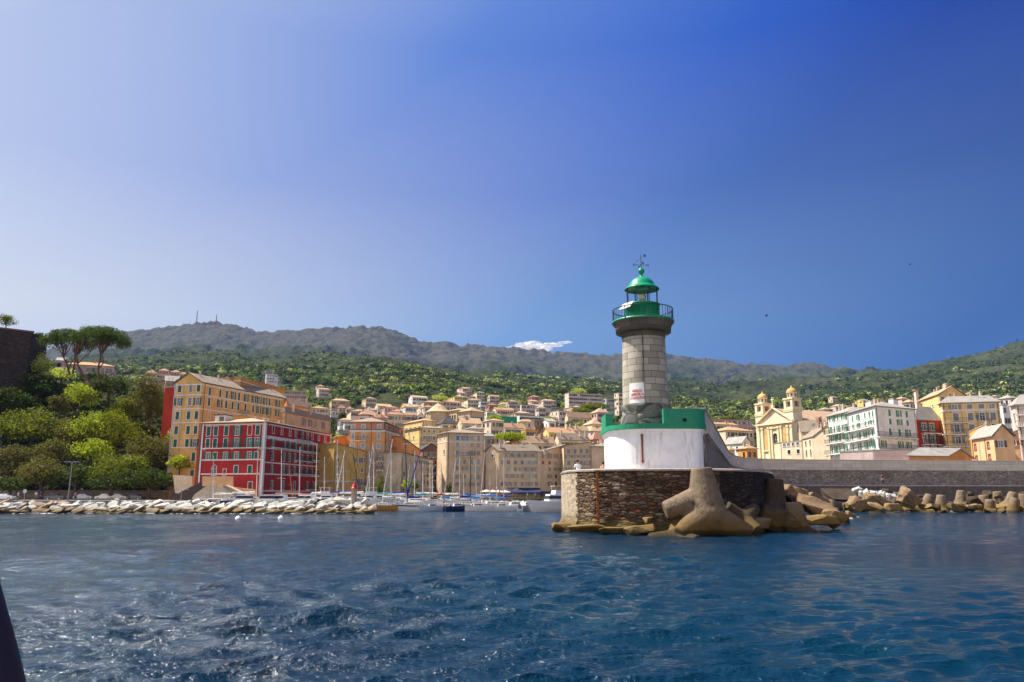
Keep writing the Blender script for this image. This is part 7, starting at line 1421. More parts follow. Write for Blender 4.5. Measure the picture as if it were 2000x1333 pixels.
def sailboat(label, mpx, mtop, Y, L=7.5, rz=0.0, hc='white', cover='blue', mast='alu', rake=0.0, stripe=None, boom=True, mz=None, foot=None, teak=False, gaff=None, spread=2, stay=True):
    """mast foot over the water at pixel column mpx; mast top at row mtop"""
    c = at(foot or mpx, 966, Y); c.z = 0; top = at(mpx, mtop, Y); t = thing('sailboat', label, 'sailboat', (0, 0, 0), 'sailing boats moored in the old port')
    ca, sa = math.cos(rz), math.sin(rz); B = L*0.31; H = 0.12*L+0.22; m = MB(); dk = hull(m, L, B, H); m.build('hull', gloss(hc), t, (0, 0, 0)); dk.build('deck', TEAK if teak else DECK, t, (0, 0, 0))
    if stripe: s = MB(); s.box((0.02*L, 0, H*1.08), (L*0.99, 0.02, 0.02)); 
    if stripe:
        s = MB(); n = 12
        for sg in (-1, 1):
            P = []
            for i in range(n):
                tt = i/(n-1)*0.96; b = B/2*((0.7+0.3*math.sin(min(tt/0.45, 1)*math.pi/2)) if tt < 0.45 else max(0.02, 1-((tt-0.45)/0.55)**2.3)); z = H*(1+0.25*tt**2)+0.05*H*(1-tt); x = (tt-0.5)*L
                P += [(x+0.095*L*tt**3, sg*(b+0.015), z-0.02), (x+0.085*L*tt**3, sg*(b+0.012), z-0.26*H)]
            s.add(P, [(2*i, 2*i+2, 2*i+3, 2*i+1) for i in range(n-1)])
        s.build('stripe', gloss(stripe), t, (0, 0, 0))
    cb_ = MB(); cb_.box((-0.02*L, 0, H+0.17), (L*0.36, B*0.5, 0.42), 0, 0.82); cb_.build('cabin', CABW, t, (0, 0, 0))
    w = MB()
    w.box((-0.02*L, 0, H+0.20), (L*0.28, B*0.5-0.015, 0.13), 0, 0.97); w.build('cabin_window', PORT, t, (0, 0, 0))
    mm = {'alu': ALU, 'wood': WOODM, 'black': BLACKM}[mast]; mh = top.z; xm = 0.06*L; r0 = 0.075 if Y < 130 else 0.095
    # the mast leans by the difference between its foot and top columns
    dxw = (top.x-c.x); lx, ly = dxw*ca, -dxw*sa; ma = MB(); a = Vector((xm, 0, H)); b = Vector((xm+lx, ly, mh)); ma.tube(a, b, r0, r0*0.65, 7)
    mo = ma.build('mast', mm, t, (0, 0, 0))
    for k in range(spread):
        f = 0.42+0.28*k if spread > 1 else 0.6; p = a.lerp(b, f); s = MB(); s.tube(p+Vector((0, -0.11*L*(1-.2*k), 0)), p+Vector((0, 0.11*L*(1-.2*k), 0)), 0.025, None, 5); s.build('spreader', mm, mo, (0, 0, 0))
    rg_ = MB(); w_ = 0.012 if Y < 130 else 0.016
    if stay:
        rg_.tube(a.lerp(b, 0.97), (0.55*L, 0, H*1.3), w_, None, 4); rg_.tube(b, (-0.49*L, 0, H*1.05), w_, None, 4)
        for sg in (-1, 1): rg_.tube(a.lerp(b, 0.95), (xm-0.02*L, sg*B*0.46, H), w_, None, 4)
        rg_.build('rigging', RAILM, t, (0, 0, 0))
    if boom:
        bo = MB(); e = Vector((xm-0.40*L, 0, H+0.95)); bo.tube((xm, 0, H+0.95), e, 0.05, None, 6); bm_ = bo.build('boom', mm, t, (0, 0, 0))
        cv = MB(); n = 8; pts = [(xm-0.03*L-0.36*L*i/n, 0, H+1.08+0.03*math.sin(i*2.1)) for i in range(n+1)]; cv.path(pts, [0.15-0.010*i+0.02*math.sin(i*3) for i in range(n+1)], 7); cv.build('sail_cover', COVER[cover], bm_, (0, 0, 0))
    if gaff: g = MB(); g.path([(xm+0.05, 0, H+1.2), (xm+0.02+gaff, 0, mh*0.9)], [0.09, 0.05], 6); g.build('furled_jib', COVER[cover], t, (0, 0, 0))
    r_ = MB()
    for x in (-0.45, -0.3, 0.3, 0.46): r_.tube((x*L, -B*0.4*(1-max(0, x)*0.9), H), (x*L, -B*0.4*(1-max(0, x)*0.9), H+0.55), 0.014, None, 4); r_.tube((x*L, B*0.4*(1-max(0, x)*0.9), H), (x*L, B*0.4*(1-max(0, x)*0.9), H+0.55), 0.014, None, 4)
    [r_.tube((-0.45*L, sg*B*0.4, H+.3), (0.3*L, sg*B*0.31, H+.3), 0.01, None, 4) for sg in (-1, 1)]; r_.tube((0.3*L, -B*0.29, H+.55), (0.46*L, -B*0.23, H+.55), 0.014, None, 4); r_.tube((-0.45*L, -B*0.4, H+.55), (-0.3*L, -B*0.4, H+.55), 0.014, None, 4); r_.tube((-0.45*L, -B*0.4, H+.55), (-0.45*L, B*0.4, H+.55), 0.014, None, 4); r_.build('guard_rail', ALU, t, (0, 0, 0))
    place(t, (c.x-xm*ca, c.y-xm*sa, 0), rz); return t
BO = [  # label, mast px, top, Y, L, heading, hull, cover, mast, extra
 ('sailboat mast foremost left, in front of the arched door of the red building', 417, 890, 118, 8, 2.9, 'navy', 'white', 'alu', {}), ('sailboat with a thick light mast before the white corner strip of the red building', 504, 873, 124, 9.5, 0.3, 'white', 'white', 'alu', dict(foot=501)),
 ('sailboat with its mast one third along the right face of the red building', 550, 877, 122, 9, 2.8, 'cream', 'brown', 'alu', {}), ('sailboat masted at the middle of the right face of the red building', 586, 873, 120, 9, 0.4, 'white', 'brown', 'alu', dict(foot=585)), ('sailboat masted near the right end of the red building', 619, 868, 124, 9, 2.7, 'white', 'white', 'alu', dict(foot=617)),
 ('sailboat with a tall pale mast exactly left of the mustard wall', 659, 860, 122, 9, 0.5, 'white', 'white', 'alu', {}), ('sailboat whose mast slants strongly left down over the mustard building', 674, 880, 118, 9, 0.3, 'white', 'white', 'alu', dict(foot=655, stay=False)), ('sailboat with a lamp high on its mast near the mustard building', 671, 890, 130, 8.5, 2.9, 'white', 'azure', 'alu', {}),
 ('sailboat with a reddish wooden mast over the mustard building', 698, 864, 112, 10, 0.2, 'navy', 'blue', 'wood', dict(foot=699)), ('sailboat with a thin dark slanting mast over the mustard building', 689, 886, 110, 8, 0.2, 'white', 'blue', 'black', dict(foot=705, stay=False)), ('sailboat with a bright mast slanting down to the left below the orange building', 729, 866, 108, 9, 0.35, 'white', 'white', 'alu', dict(foot=714)),
 ('sailboat with an upright mast in front of the green harbour tree', 730, 874, 125, 8.5, 2.9, 'white', 'teal', 'alu', {}), ('amber wooden sailboat at the breakwater tip, its long mast slanting over the orange building', 767, 858, 103, 4.2, 2.9, 'amber', 'white', 'alu', dict(foot=746)), ('sailboat with an upright mast right over the orange building', 764, 872, 126, 9, 2.8, 'white', 'blue', 'alu', {}),
 ('white ketch with dark blue rail, three portholes, black mast and blue sail cover', 792, 868, 102.5, 4.3, 3.05, 'white', 'blue', 'black', dict(stripe='navy', gaff=-1.6, foot=796)), ('sailboat with a plain upright mast left of the shabby grey row end', 810, 880, 112, 8.5, 2.9, 'white', 'white', 'alu', {}),
 ('sailboat with a thin short slanting mast over the shabby grey row', 800, 908, 120, 7, 0.3, 'white', 'white', 'alu', dict(foot=793)), ('small pale blue pointed sailboat at the front of the moorings', 840, 900, 101.5, 3.0, 3.7, 'blue', 'brown', 'alu', dict(foot=841)), ('sailboat with teal canvas behind the pale blue pointed boat', 845, 912, 112, 7, 0.4, 'white', 'teal', 'alu', {}), ('flat maroon hulled boat with teal tarpaulin', 867, 935, 103, 3.0, 3.1, 'maroon', 'azure', 'wood', dict(boom=False, spread=0)),
 ('sailboat with an inclined mast left of the dark blue hull', 890, 898, 105, 3.6, 0.25, 'maroon', 'azure', 'alu', dict(foot=882)), ('dark navy blue sailboat at the front of the moorings', 898, 893, 101.5, 3.4, 0.35, 'navy', 'white', 'alu', {}), ('sailboat with a tall black mast before the tall beige building', 919, 891, 108, 5, 0.1, 'white', 'blue', 'black', {}),
 ('white sloop with portholes right of the navy blue sailboat', 929, 908, 103, 3.2, 0.2, 'cream', 'azure', 'alu', dict(foot=932)), ('white sloop whose bright mast leans in front of the link house', 946, 896, 101.5, 3.5, 0.15, 'white', 'azure', 'alu', dict(foot=938)), ('white sailboat with a mast beside the archway', 970, 910, 106, 5.5, 0.2, 'white', 'azure', 'alu', {}),
 ('white sailboat with a yellowish wooden mast near the archway', 974, 928, 108, 5, 3.0, 'white', 'blue', 'wood', dict(foot=976)), ('white sailboat with bright blue sail cover, rightmost mast of the port', 984, 896, 102.5, 3.2, 0.15, 'white', 'azure', 'alu', {}), ('sailboat masted low behind the navy blue sailboat', 873, 925, 125, 7, 0.3, 'white', 'red', 'alu', dict(foot=867)), ('sailboat masted over the left wall of the tall beige building', 862, 905, 128, 8, 2.8, 'white', 'white', 'alu', {}),
 ('sailboat with a slender mast between mustard and orange buildings', 722, 884, 135, 8, 0.4, 'white', 'brown', 'alu', {}), ('sailboat with a slender mast at the left edge of the brown building', 826, 905, 130, 8, 2.8, 'white', 'white', 'alu', {}), ('sailboat with a short mast right before the navy awning', 957, 930, 120, 6, 0.4, 'white', 'white', 'alu', {}), ('sailboat with a short mast behind the black masted one', 906, 925, 130, 7, 2.9, 'white', 'azure', 'alu', {}),
 ('sailboat with a thin mast beside the round road lamp by the red building', 634, 893, 132, 8, .4, 'white', 'azure', 'alu', {}), ('sailboat with a thin mast on the left part of the red building front', 565, 905, 128, 8, 2.8, 'white', 'red', 'wood', dict(foot=572, stay=False))]
for lb, px, tp, Y, L, rz, hc, cv, ms, ex in BO: sailboat(lb, px, tp, Y, L, rz, hc, cv, ms, **ex)
def motorboat(label, px, Y, L, rz, hc='white', cab=0.5, fly=False, group='small motor boats by the quay'):
    c = at(px, 990, Y); t = thing('motorboat', label, 'motorboat', (0, 0, 0), group); B = L*0.36; H = 0.12*L+0.3; m = MB(); dk = hull(m, L, B, H, 0.35, 0.85); m.build('hull', gloss(hc), t, (0, 0, 0)); dk.build('deck', DECK, t, (0, 0, 0))
    b = MB(); b.box((0.02*L, 0, H+cab*0.4), (L*0.38, B*0.72, cab*0.8), 0, 0.8)
    if fly: b.box((-0.05*L, 0, H+cab*0.8+0.25), (L*0.24, B*0.6, 0.5), 0, 0.85)
    b.build('cabin', CABW, t, (0, 0, 0)); w = MB(); w.box((0.03*L, 0, H+cab*0.52), (L*0.35, B*0.69, cab*0.28), 0, 0.9); w.build('cabin_window', PORT, t, (0, 0, 0))
    o = MB(); o.box((-0.52*L, 0, H*0.9), (0.3, 0.3, 0.55), 0, 0.8); o.build('outboard_motor', plain('outboard', (0.06, 0.06, 0.07), 0.4), t, (0, 0, 0))
    if fly: r = MB(); [r.tube((x*L, s*B*0.3, H+cab*.8+.5), (x*L, s*B*0.3, H+cab*.8+1.0), 0.02, None, 5) for x in (-.15, .05) for s in (-1, 1)]; r.box((-0.05*L, 0, H+cab*.8+1.02), (L*.26, B*.62, .05)); r.build('hardtop', CABW, t, (0, 0, 0))
    place(t, (c.x, Y, 0), rz); return t
MBT = [(1004, 104, 3.6, 'leftmost small white motorboat right of the sailboats'), (1016, 107, 3.4, 'second small white motorboat'), (1024, 103, 3.4, 'white motorboat with grey outboard in the middle of the small boats'), (1034, 106, 3.6, 'white motorboat just left of centre of the small boat cluster'), (1044, 103, 3.2, 'low white motorboat in front of the cluster'), (1053, 107, 3.6, 'white motorboat near the right end of the cluster'), (1062, 104, 3.4, 'rightmost small white motorboat beside the big one'),
       (1010, 114, 4, 'small boat in the second rank at the left'), (1028, 115, 4, 'small boat in the second rank in the middle'), (1045, 114, 4, 'small boat in the second rank at the right'), (1058, 118, 4, 'covered boat in the second rank near the big motorboat'), (957, 112, 4, 'white motorboat between the sloops'), (858, 114, 4.2, 'white motorboat behind the maroon hull'), (985, 112, 4, 'white motorboat right under the blue sail cover')]
for i, (px, Y, L, lb) in enumerate(MBT): motorboat(lb, px, Y, L, [0.3, 2.9, 1.2, 0.2, 3.0, 1.9, 0.4, 2.6][i % 8], ['white', 'white', 'grey', 'white', 'cream'][i % 5], 0.55)
motorboat('big white cabin cruiser with a red waterline half hidden behind the platform', 1087, 99, 6.8, 3.5, 'white', 1.3, True)
for i, (px, lb) in enumerate(((520, 'white deck boat behind the boulders under the red building corner'), (545, 'low cream boat behind the boulders, right of the white deck boat'), (474, 'dark blue covered boat by the stair ramp'), (600, 'boat with a blue cover behind the boulders under the red building'), (638, 'boat with white canopy left of the red beacon'), (720, 'white boat behind the breakwater tip'), (735, 'second white boat behind the breakwater tip'))):
    motorboat(lb, px, 112+i*1.5, 6.5, [0.2, 3.0, 0.1, 2.9, 0.3, 3.0, 0.2][i], ['white', 'cream', 'navy', 'navy', 'white', 'white', 'white'][i], 1.3, i in (4, 5), 'boats behind the breakwater')
# mooring buoys
for px, py, lb in ((465, 1015, 'left white mooring buoy floating before the breakwater'), (548.5, 1014, 'right white mooring buoy floating before the breakwater')):
    p = atz(px, py, 0); b = MB(); b.lathe([(0.02, -0.25), (0.2, -0.2), (0.27, 0.0), (0.24, 0.14), (0.14, 0.25), (0.04, 0.29), (0.02, 0.36), (0.0, 0.36)], (p.x, p.y, 0), 20); o = b.build('mooring_buoy', plain('buoy_white', (0.78, 0.76, 0.72), 0.5), None, (p.x, p.y, 0)); tag(o, lb, 'buoy', 'mooring buoys')
# little red beacon on the breakwater tip
p = at(691, 976, 92.5); z0 = 1.3; zt = at(691, 957, 92.5).z; bc = thing('beacon', 'small pale stone harbour beacon with a red lantern on the breakwater tip', 'beacon', (p.x, 92.5, z0))
MB().lathe([(0.42, z0-0.6), (0.36, z0), (0.33, zt), (0.40, zt+0.02), (0.40, zt+0.10), (0.02, zt+0.11)], (p.x, 92.5, 0), 20).build('tower', ashlar('beacon_stone', (0.50, 0.43, 0.33), (0.38, 0.32, 0.25), (0.15, 0.13, 0.1), 0.5, 0.25), bc)
rd = plain('red_beacon_paint', (0.48, 0.025, 0.015), 0.4); MB().lathe([(0.42, zt+0.11), (0.42, zt+0.22), (0.29, zt+0.24), (0.28, zt+0.45), (0.15, zt+0.62), (0.07, zt+0.7), (0.07, zt+1.0), (0.0, zt+1.02)], (p.x, 92.5, 0), 20).build('lantern', rd, bc)
# ---------------------------------------------------------------- people
SKIN = plain('skin', (0.45, 0.24, 0.16), 0.6, var=0.05); HAIR = plain('dark_hair', (0.03, 0.02, 0.015), 0.7)
def skinned(name, pts, edges, radii, mat, root_i, parent, worg, sub=2):
    me = bpy.data.meshes.new(name); me.from_pydata([tuple(p) for p in pts], edges, []); o = bpy.data.objects.new(name, me); COL.objects.link(o)
    o.modifiers.new('k', 'SKIN'); sv = me.skin_vertices[0].data
    for i, r in enumerate(radii): sv[i].radius = r if isinstance(r, tuple) else (r, r)
    sv[root_i].use_root = True
    s = o.modifiers.new('s', 'SUBSURF'); s.levels = sub; s.render_levels = sub
    bpy.context.view_layer.update(); r = bpy.data.meshes.new_from_object(o.evaluated_get(bpy.context.evaluated_depsgraph_get())); bpy.data.objects.remove(o)
    for q_ in r.polygons: q_.use_smooth = True
    r.materials.clear(); r.materials.append(mat); return link(name, r, parent)
def person(label, loc, rz, pose='stand', shirt=(0.75, 0.75, 0.74), trousers=(0.05, 0.06, 0.10), sleeve=True, group=None, barechest=False, scale=1.0):
    t = thing('person', label, 'person', loc, group); t.rotation_euler = (0, 0, rz); t.scale = (scale,)*3
    if pose == 'sit': hz = 0.10; K = [(0.10, -0.42, 0.12), (-0.10, -0.40, 0.12)]; A = [(0.10, -0.44, -0.34), (-0.10, -0.42, -0.34)]; Tt = [(0.10, -0.56, -0.38), (-0.10, -0.54, -0.38)]
    elif pose == 'walk': hz = 0.92; K = [(0.09, -0.22, 0.50), (-0.09, 0.10, 0.49)]; A = [(0.09, -0.25, 0.09), (-0.09, 0.38, 0.14)]; Tt = [(0.09, -0.42, 0.05), (-0.09, 0.30, 0.02)]
    else: hz = 0.92; K = [(0.10, -0.02, 0.50), (-0.10, -0.03, 0.50)]; A = [(0.11, 0.03, 0.08), (-0.11, 0.02, 0.08)]; Tt = [(0.13, -0.13, 0.03), (-0.13, -0.13, 0.03)]
    ln = 0.14 if pose == 'sit' else 0.0
    P = [(0, 0, hz), (0, -0.02-ln*0.3, hz+0.22), (0, -0.01-ln*0.8, hz+0.42), (0, -0.01-ln, hz+0.55), (0, -0.02-ln*1.1, hz+0.62), (0, -0.04-ln*1.2, hz+0.72), (0, -0.03-ln*1.2, hz+0.82)]
    Rr_ = [(0.16, 0.12), (0.13, 0.10), (0.17, 0.11), (0.07, 0.07), (0.055, 0.055), (0.085, 0.095), (0.07, 0.08)]
    E = [(0, 1), (1, 2), (2, 3), (3, 4), (4, 5), (5, 6)]
    arms = []
    for s in (1, -1):
        sh = (0.19*s, -0.01-ln*0.9, hz+0.47)
        if pose == 'sit': el, wr, hd = (0.24*s, -0.12-ln, hz+0.22), (0.14*s, -0.34, hz+0.12), (0.11*s, -0.41, hz+0.10)
        elif pose == 'walk': el, wr, hd = (0.24*s, 0.10*s, hz+0.20), (0.23*s, 0.0+0.05*s-0.12, hz-0.02), (0.22*s, -0.16+0.04*s, hz-0.10)
        else: el, wr, hd = (0.25*s, 0.02, hz+0.20), (0.25*s, -0.05, hz-0.03), (0.24*s, -0.07, hz-0.13)
        i = len(P); P += [sh, el, wr, hd]; Rr_ += [0.06, 0.045, 0.032, (0.042, 0.022)]; E += [(2, i), (i, i+1), (i+1, i+2), (i+2, i+3)]; arms.append((sh, el, wr, hd))
        for f in range(4):
            j = len(P); d = (Vector(hd)-Vector(wr)).normalized(); o_ = Vector((0.0, 1, 0)) if abs(d.z) > 0.6 else Vector((1, 0, 0)); b = Vector(hd)+o_*(f-1.5)*0.018; P += [tuple(b+d*0.045), tuple(b+d*0.085)]; Rr_ += [0.010, 0.008]; E += [(i+3, j), (j, j+1)]
        j = len(P); P += [tuple(Vector(hd)+Vector((-0.03*s, -0.03, 0.01)))]; Rr_ += [0.011]; E += [(i+2, j)]
    legs = []
    for k in (0, 1):
        s = 1 if k == 0 else -1; hp = (0.10*s, 0, hz-0.04); i = len(P); P += [hp, K[k], A[k], Tt[k]]; Rr_ += [0.10, 0.062, 0.042, 0.035]; E += [(0, i), (i, i+1), (i+1, i+2), (i+2, i+3)]; legs.append((hp, K[k], A[k], Tt[k]))
    skinned('body', P, E, Rr_, SKIN, 0, t, loc)
    hd_ = Vector(P[5]); hb = MB(); hb.ico((hd_.x, hd_.y+0.02, hd_.z+0.04), 0.112, 3, (0.92, 1.0, 1.0)); hb.build('hair', HAIR, t, (0, 0, 0))
    fc = MB(); fc.tube((hd_.x, hd_.y-0.09, hd_.z+0.01), (hd_.x, hd_.y-0.125, hd_.z-0.02), 0.012, 0.016, 6); fc.build('nose', SKIN, t, (0, 0, 0))
    if not barechest:
        Ps = P[:3]+[(0, -0.01-ln, hz+0.50)]; Es = [(0, 1), (1, 2), (2, 3)]; Rs = [(0.175, 0.135), (0.15, 0.12), (0.185, 0.125), (0.09, 0.085)]
        for (sh, el, wr, hd) in arms:
            i = len(Ps); Ps += [sh, tuple(Vector(sh).lerp(Vector(el), 0.75))]; Rs += [0.075, 0.065]; Es += [(2, i), (i, i+1)]
        skinned('shirt', Ps, Es, Rs, plain('shirt_%d_%d_%d' % tuple(int(c*99) for c in shirt), shirt, 0.9), 0, t, loc)
    Ps = [(0, 0, hz+0.05), (0, 0, hz-0.02)]; Es = [(0, 1)]; Rs = [(0.165, 0.13), (0.17, 0.135)]
    for (hp, kn, an, to) in legs:
        i = len(Ps); Ps += [hp, kn, tuple(Vector(kn).lerp(Vector(an), 0.85))]; Rs += [0.112, 0.08, 0.062]; Es += [(1, i), (i, i+1), (i+1, i+2)]
    skinned('trousers', Ps, Es, Rs, plain('trousers_%d_%d_%d' % tuple(int(c*99) for c in trousers), trousers, 0.9), 1, t, loc); return t
p = at(1130, 917, 55); person('person in a white shirt sitting on the platform edge, seen from behind', (p.x, 55, 3.62), R(195), 'sit', group=None)
p = at(1178, 917, 55.5); person('bare shouldered dark haired person sitting on the platform beside the white base', (p.x, 55.5, 3.5), R(170), 'sit', barechest=True)
p = at(1723, 940, 116); person('person in dark clothes walking along the foot of the sea wall', (p.x, 116, 3.43), R(85), 'walk', (0.04, 0.03, 0.05), (0.03, 0.03, 0.05))
for i, (px, Y, sh, lb, ps) in enumerate(((70, 150, (0.7, 0.7, 0.7), 'person in white near the road sign at the far left', 'stand'), (79, 150, (0.05, 0.07, 0.35), 'person in a blue shirt right of the one in white at the far left', 'walk'), (35, 150, (0.6, 0.35, 0.4), 'person in pink at the far left edge of the road', 'stand'), (147, 152, (0.5, 0.25, 0.3), 'person in a pinkish shirt next to the tall lamp post', 'stand'),
    (1002, 212, (0.6, 0.1, 0.1), 'person in red standing in front of the navy awning', 'stand'), (1010, 212, (0.1, 0.1, 0.1), 'person in black standing in front of the navy awning', 'stand'), (1030, 212, (0.7, 0.7, 0.7), 'person in white walking past the navy awning', 'walk'), (1046, 212, (0.1, 0.2, 0.4), 'person in blue at the right end of the navy awning', 'stand'), (655, 185, (0.6, 0.6, 0.6), 'person on the quay below the mustard building', 'walk'), (632, 172, (0.1, 0.1, 0.3), 'person on the quay at the right corner of the red building', 'stand'))):
    z = 0.9 if Y > 160 else 1.0
    q_ = at(px, 974, Y); person(lb, (q_.x, Y, z), i*1.3, ps, sh, (0.06, 0.07, 0.12) if i % 2 else (0.25, 0.22, 0.18), group='people strolling on the quays')
# the passenger whose sleeve cuts into the lower left corner, and the boat under the camera
t = thing('person', 'person in dark purple grey clothing cut off by the lower left corner', 'person', (-0.872, 1.02, 0.668))
sl = plain('dark_purple_cloth', (0.035, 0.028, 0.045), 0.95, 0.1, scale=18)
L0 = [(-0.92, 1.02, 1.45), (-0.92, 1.02, 1.75), (-0.92, 1.02, 1.98), (-0.97, 1.0, 2.08), (-1.05, 0.98, 2.24), (-0.78, 0.98, 1.93), (-0.675, 0.97, 1.72), (-0.70, 0.80, 1.50), (-1.12, 1.02, 1.93), (-1.16, 1.02, 1.65), (-0.92, 1.02, 1.0), (-0.82, 1.02, 0.95), (-0.82, 1.0, 0.57), (-1.02, 1.02, 0.95), (-1.02, 1.0, 0.57), (-1.1, 0.85, 1.45)]
skinned('body', L0, [(0, 1), (1, 2), (2, 3), (3, 4), (2, 5), (5, 6), (6, 7), (2, 8), (8, 9), (9, 15), (0, 10), (10, 11), (11, 12), (10, 13), (13, 14)], [(0.17, 0.12), (0.18, 0.13), (0.17, 0.12), 0.06, 0.10, 0.065, 0.052, 0.04, 0.07, 0.055, (0.18, 0.13), 0.09, 0.05, 0.09, 0.05, 0.04], SKIN, 0, t, None)
for ob in bpy.data.objects:
    if ob.parent == t: ob.location = (0.92, -1.02, -0.55)
jk = skinned('jacket', [L0[0], L0[1], (-0.92, 1.02, 1.97), L0[5], L0[6], (-0.69, 0.84, 1.54), L0[8], L0[9], L0[10]], [(0, 1), (1, 2), (2, 3), (3, 4), (4, 5), (2, 6), (6, 7), (0, 8)], [(0.21, 0.16), (0.22, 0.17), (0.20, 0.15), 0.088, 0.078, 0.065, 0.09, 0.08, (0.21, 0.16)], sl, 0, t, None); jk.location = (0.92, -1.02, -0.55)
bt = thing('excursion_boat', 'deck of the excursion boat below the camera, outside the picture', 'boat', (0, -1.5, 0)); m = MB(); dk = hull(m, 9.0, 3.2, 0.5); hb_ = m.build('hull', gloss('white'), bt, (0, 0, 0)); dk.build('deck', DECK, bt, (0, 0, 0)); bt.rotation_euler = (0, 0, math.pi/2); bt.location = (0, -1.9, 0.02)
# ---------------------------------------------------------------- cars, lamps, signs
def car(label, px, Y, col, rz=0.0, z=0.9, group='cars parked along the port road'):
    c = at(px, 974, Y); t = thing('parked_car', label, 'car', (c.x, Y, z), group); O = (0, 0, 0)
    b = MB(); prof = [(-2.05, .28), (-2.08, .62), (-1.95, .84), (-1.25, .90), (-0.75, 1.36), (0.45, 1.38), (1.05, .93), (1.85, .80), (2.08, .58), (2.05, .28)]
    V = [(x, -0.80 if z_ < 1 else -0.62, z_) for x, z_ in prof]+[(x, 0.80 if z_ < 1 else 0.62, z_) for x, z_ in prof]; n = len(prof)
    b.add(V, [tuple(reversed(range(n))), tuple(range(n, 2*n))]+[(i, (i+1) % n, n+(i+1) % n, n+i) for i in range(n)]); b.build('body', plain('car_paint_%d_%d' % (int(col[0]*99), int(col[2]*99)), col, 0.25, 0.6, var=0.03), t, O)
    g = MB(); g.box((-0.15, 0, 1.12), (1.9, 1.42, 0.34), 0, 0.88); g.build('window', PORT, t, O)
    for x in (-1.3, 1.3):
        for y in (-0.72, 0.72):
            w = MB(); w.tube((x, y-0.1, 0.31), (x, y+0.1, 0.31), 0.31, None, 16); wo = w.build('wheel', plain('tyre', (0.02, 0.02, 0.02), 0.9), t, O); r = MB(); r.tube((x, y-0.11, 0.31), (x, y+0.11, 0.31), 0.17, None, 12); r.build('rim', ALU, wo, O)
    for y in (-0.6, 0.6): MB().box((2.03, y, 0.62), (0.08, 0.3, 0.14)).build('headlight', CABW, t, O)
    t.rotation_euler = (0, 0, rz); return t
for px, Y, c, rz, lb in ((163, 182, (0.45, 0.46, 0.47), 0.1, 'silver grey car parked on the road right of the tall lamp post'), (10, 176, (0.7, 0.7, 0.7), 0.0, 'white car at the left edge of the port road'), (232, 180, (0.5, 0.45, 0.40), 0.0, 'beige car half hidden behind the boulders below the cliff'), (262, 181, (0.08, 0.08, 0.09), 3.1, 'dark car at the right foot of the cliff'), (108, 178, (0.04, 0.04, 0.05), 0, 'black car left of the tall lamp post'), (205, 181, (0.65, 0.65, 0.63), 3.1, 'pale car right of the silver grey one'), (472, 163.3, (0.03, 0.06, 0.25), 0.1, 'dark blue car in front of the stair ramp')): car(lb, px, Y, c, rz)
def lamp(label, px, ytop, Y, heads=2, z=0.9, mat=None):
    p = at(px, ytop, Y); t = thing('street_lamp', label, 'street lamp', (p.x, Y, z), 'street lamps of the port'); pm = mat or plain('lamp_post_grey', (0.30, 0.32, 0.32), 0.5)
    MB().tube((p.x, Y, z), (p.x, Y, p.z), 0.13, 0.08, 8).build('post', pm, t)
    for s in ((-1, 1) if heads == 2 else (1,)):
        a = MB(); a.tube((p.x, Y, p.z-0.05), (p.x+s*0.9, Y, p.z+0.08), 0.05, 0.04, 6); ao = a.build('arm', pm, t); h = MB(); h.box((p.x+s*1.1, Y, p.z+0.05), (0.75, 0.32, 0.14)); h.build('lamp_head', pm, ao, WL[t.name])
lamp('tall grey double headed lamp post at the foot of the wooded cliff', 141, 903, 150); lamp('thin post by the stair terrace left of the red building', 355, 957, 150, 2); lamp('double headed lamp post in front of the mustard building', 671, 921, 160, 2); lamp('single lamp post on the quay right of the brown building', 867, 957, 205, 1); lamp('white flood light mast above the right green parapet', 1384, 787, 300, 1, 20)
s_ = thing('road_sign', 'round white road sign on a pole at the far left of the road', 'road sign', (at(49, 966, 150).x, 150, 0.9)); p = at(49, 960, 150); MB().tube((p.x, 150, 0.9), (p.x, 150, p.z), 0.04).build('pole', ALU, s_); MB().tube((p.x, 149.9, p.z), (p.x, 149.95, p.z), 0.38, None, 20).build('disc', CABW, s_)
rw = thing('road_wall', 'brownish retaining wall along the road under the wooded cliff', 'wall', (-80, 186, 0.9)); a = at(-40, 966, 186); b = at(345, 966, 184); m = MB(); m.box(((a.x+b.x)/2, 185.2, 1.8), ((b-a).length, 0.8, 2.6), -0.01); m.build('wall', rubble('road_wall_stone', [(0.16, 0.12, 0.085), (0.26, 0.2, 0.14), (0.2, 0.15, 0.11)], (0.08, 0.06, 0.045), 1.0, 1.6, 0.05, False, 'Object'), rw)
# masts and pylons on the hills
def mastt(label, px, ytop, ybot, Y, w=6.0, red=False):
    p = at(px, ytop, Y); q_ = at(px, ybot, Y); h = p.z-q_.z; t = thing('radio_mast', label, 'radio mast', tuple(q_), 'radio masts on the mountain ridge'); m = MB()
    for sx, sy in ((-1, -1), (1, -1), (1, 1), (-1, 1)): m.tube((q_.x+sx*w/2, Y+sy*w/2, q_.z-25), (q_.x+sx*w*0.12, Y+sy*w*0.12, p.z), w*0.12, w*0.08, 5)
    for i in range(6):
        k = i/6; r = w/2*(1-k*0.76)+0.2; z = q_.z+h*k; m.box((q_.x, Y, z), (2*r, 2*r, w*0.07)); m.tube((q_.x-r, Y-r, z), (q_.x+r*0.85, Y-r*0.85, z+h/6), w*0.05, None, 4)
    m.build('lattice', plain('mast_red', (0.35, 0.12, 0.09), 0.6) if red else plain('mast_grey', (0.22, 0.22, 0.24), 0.6), t)
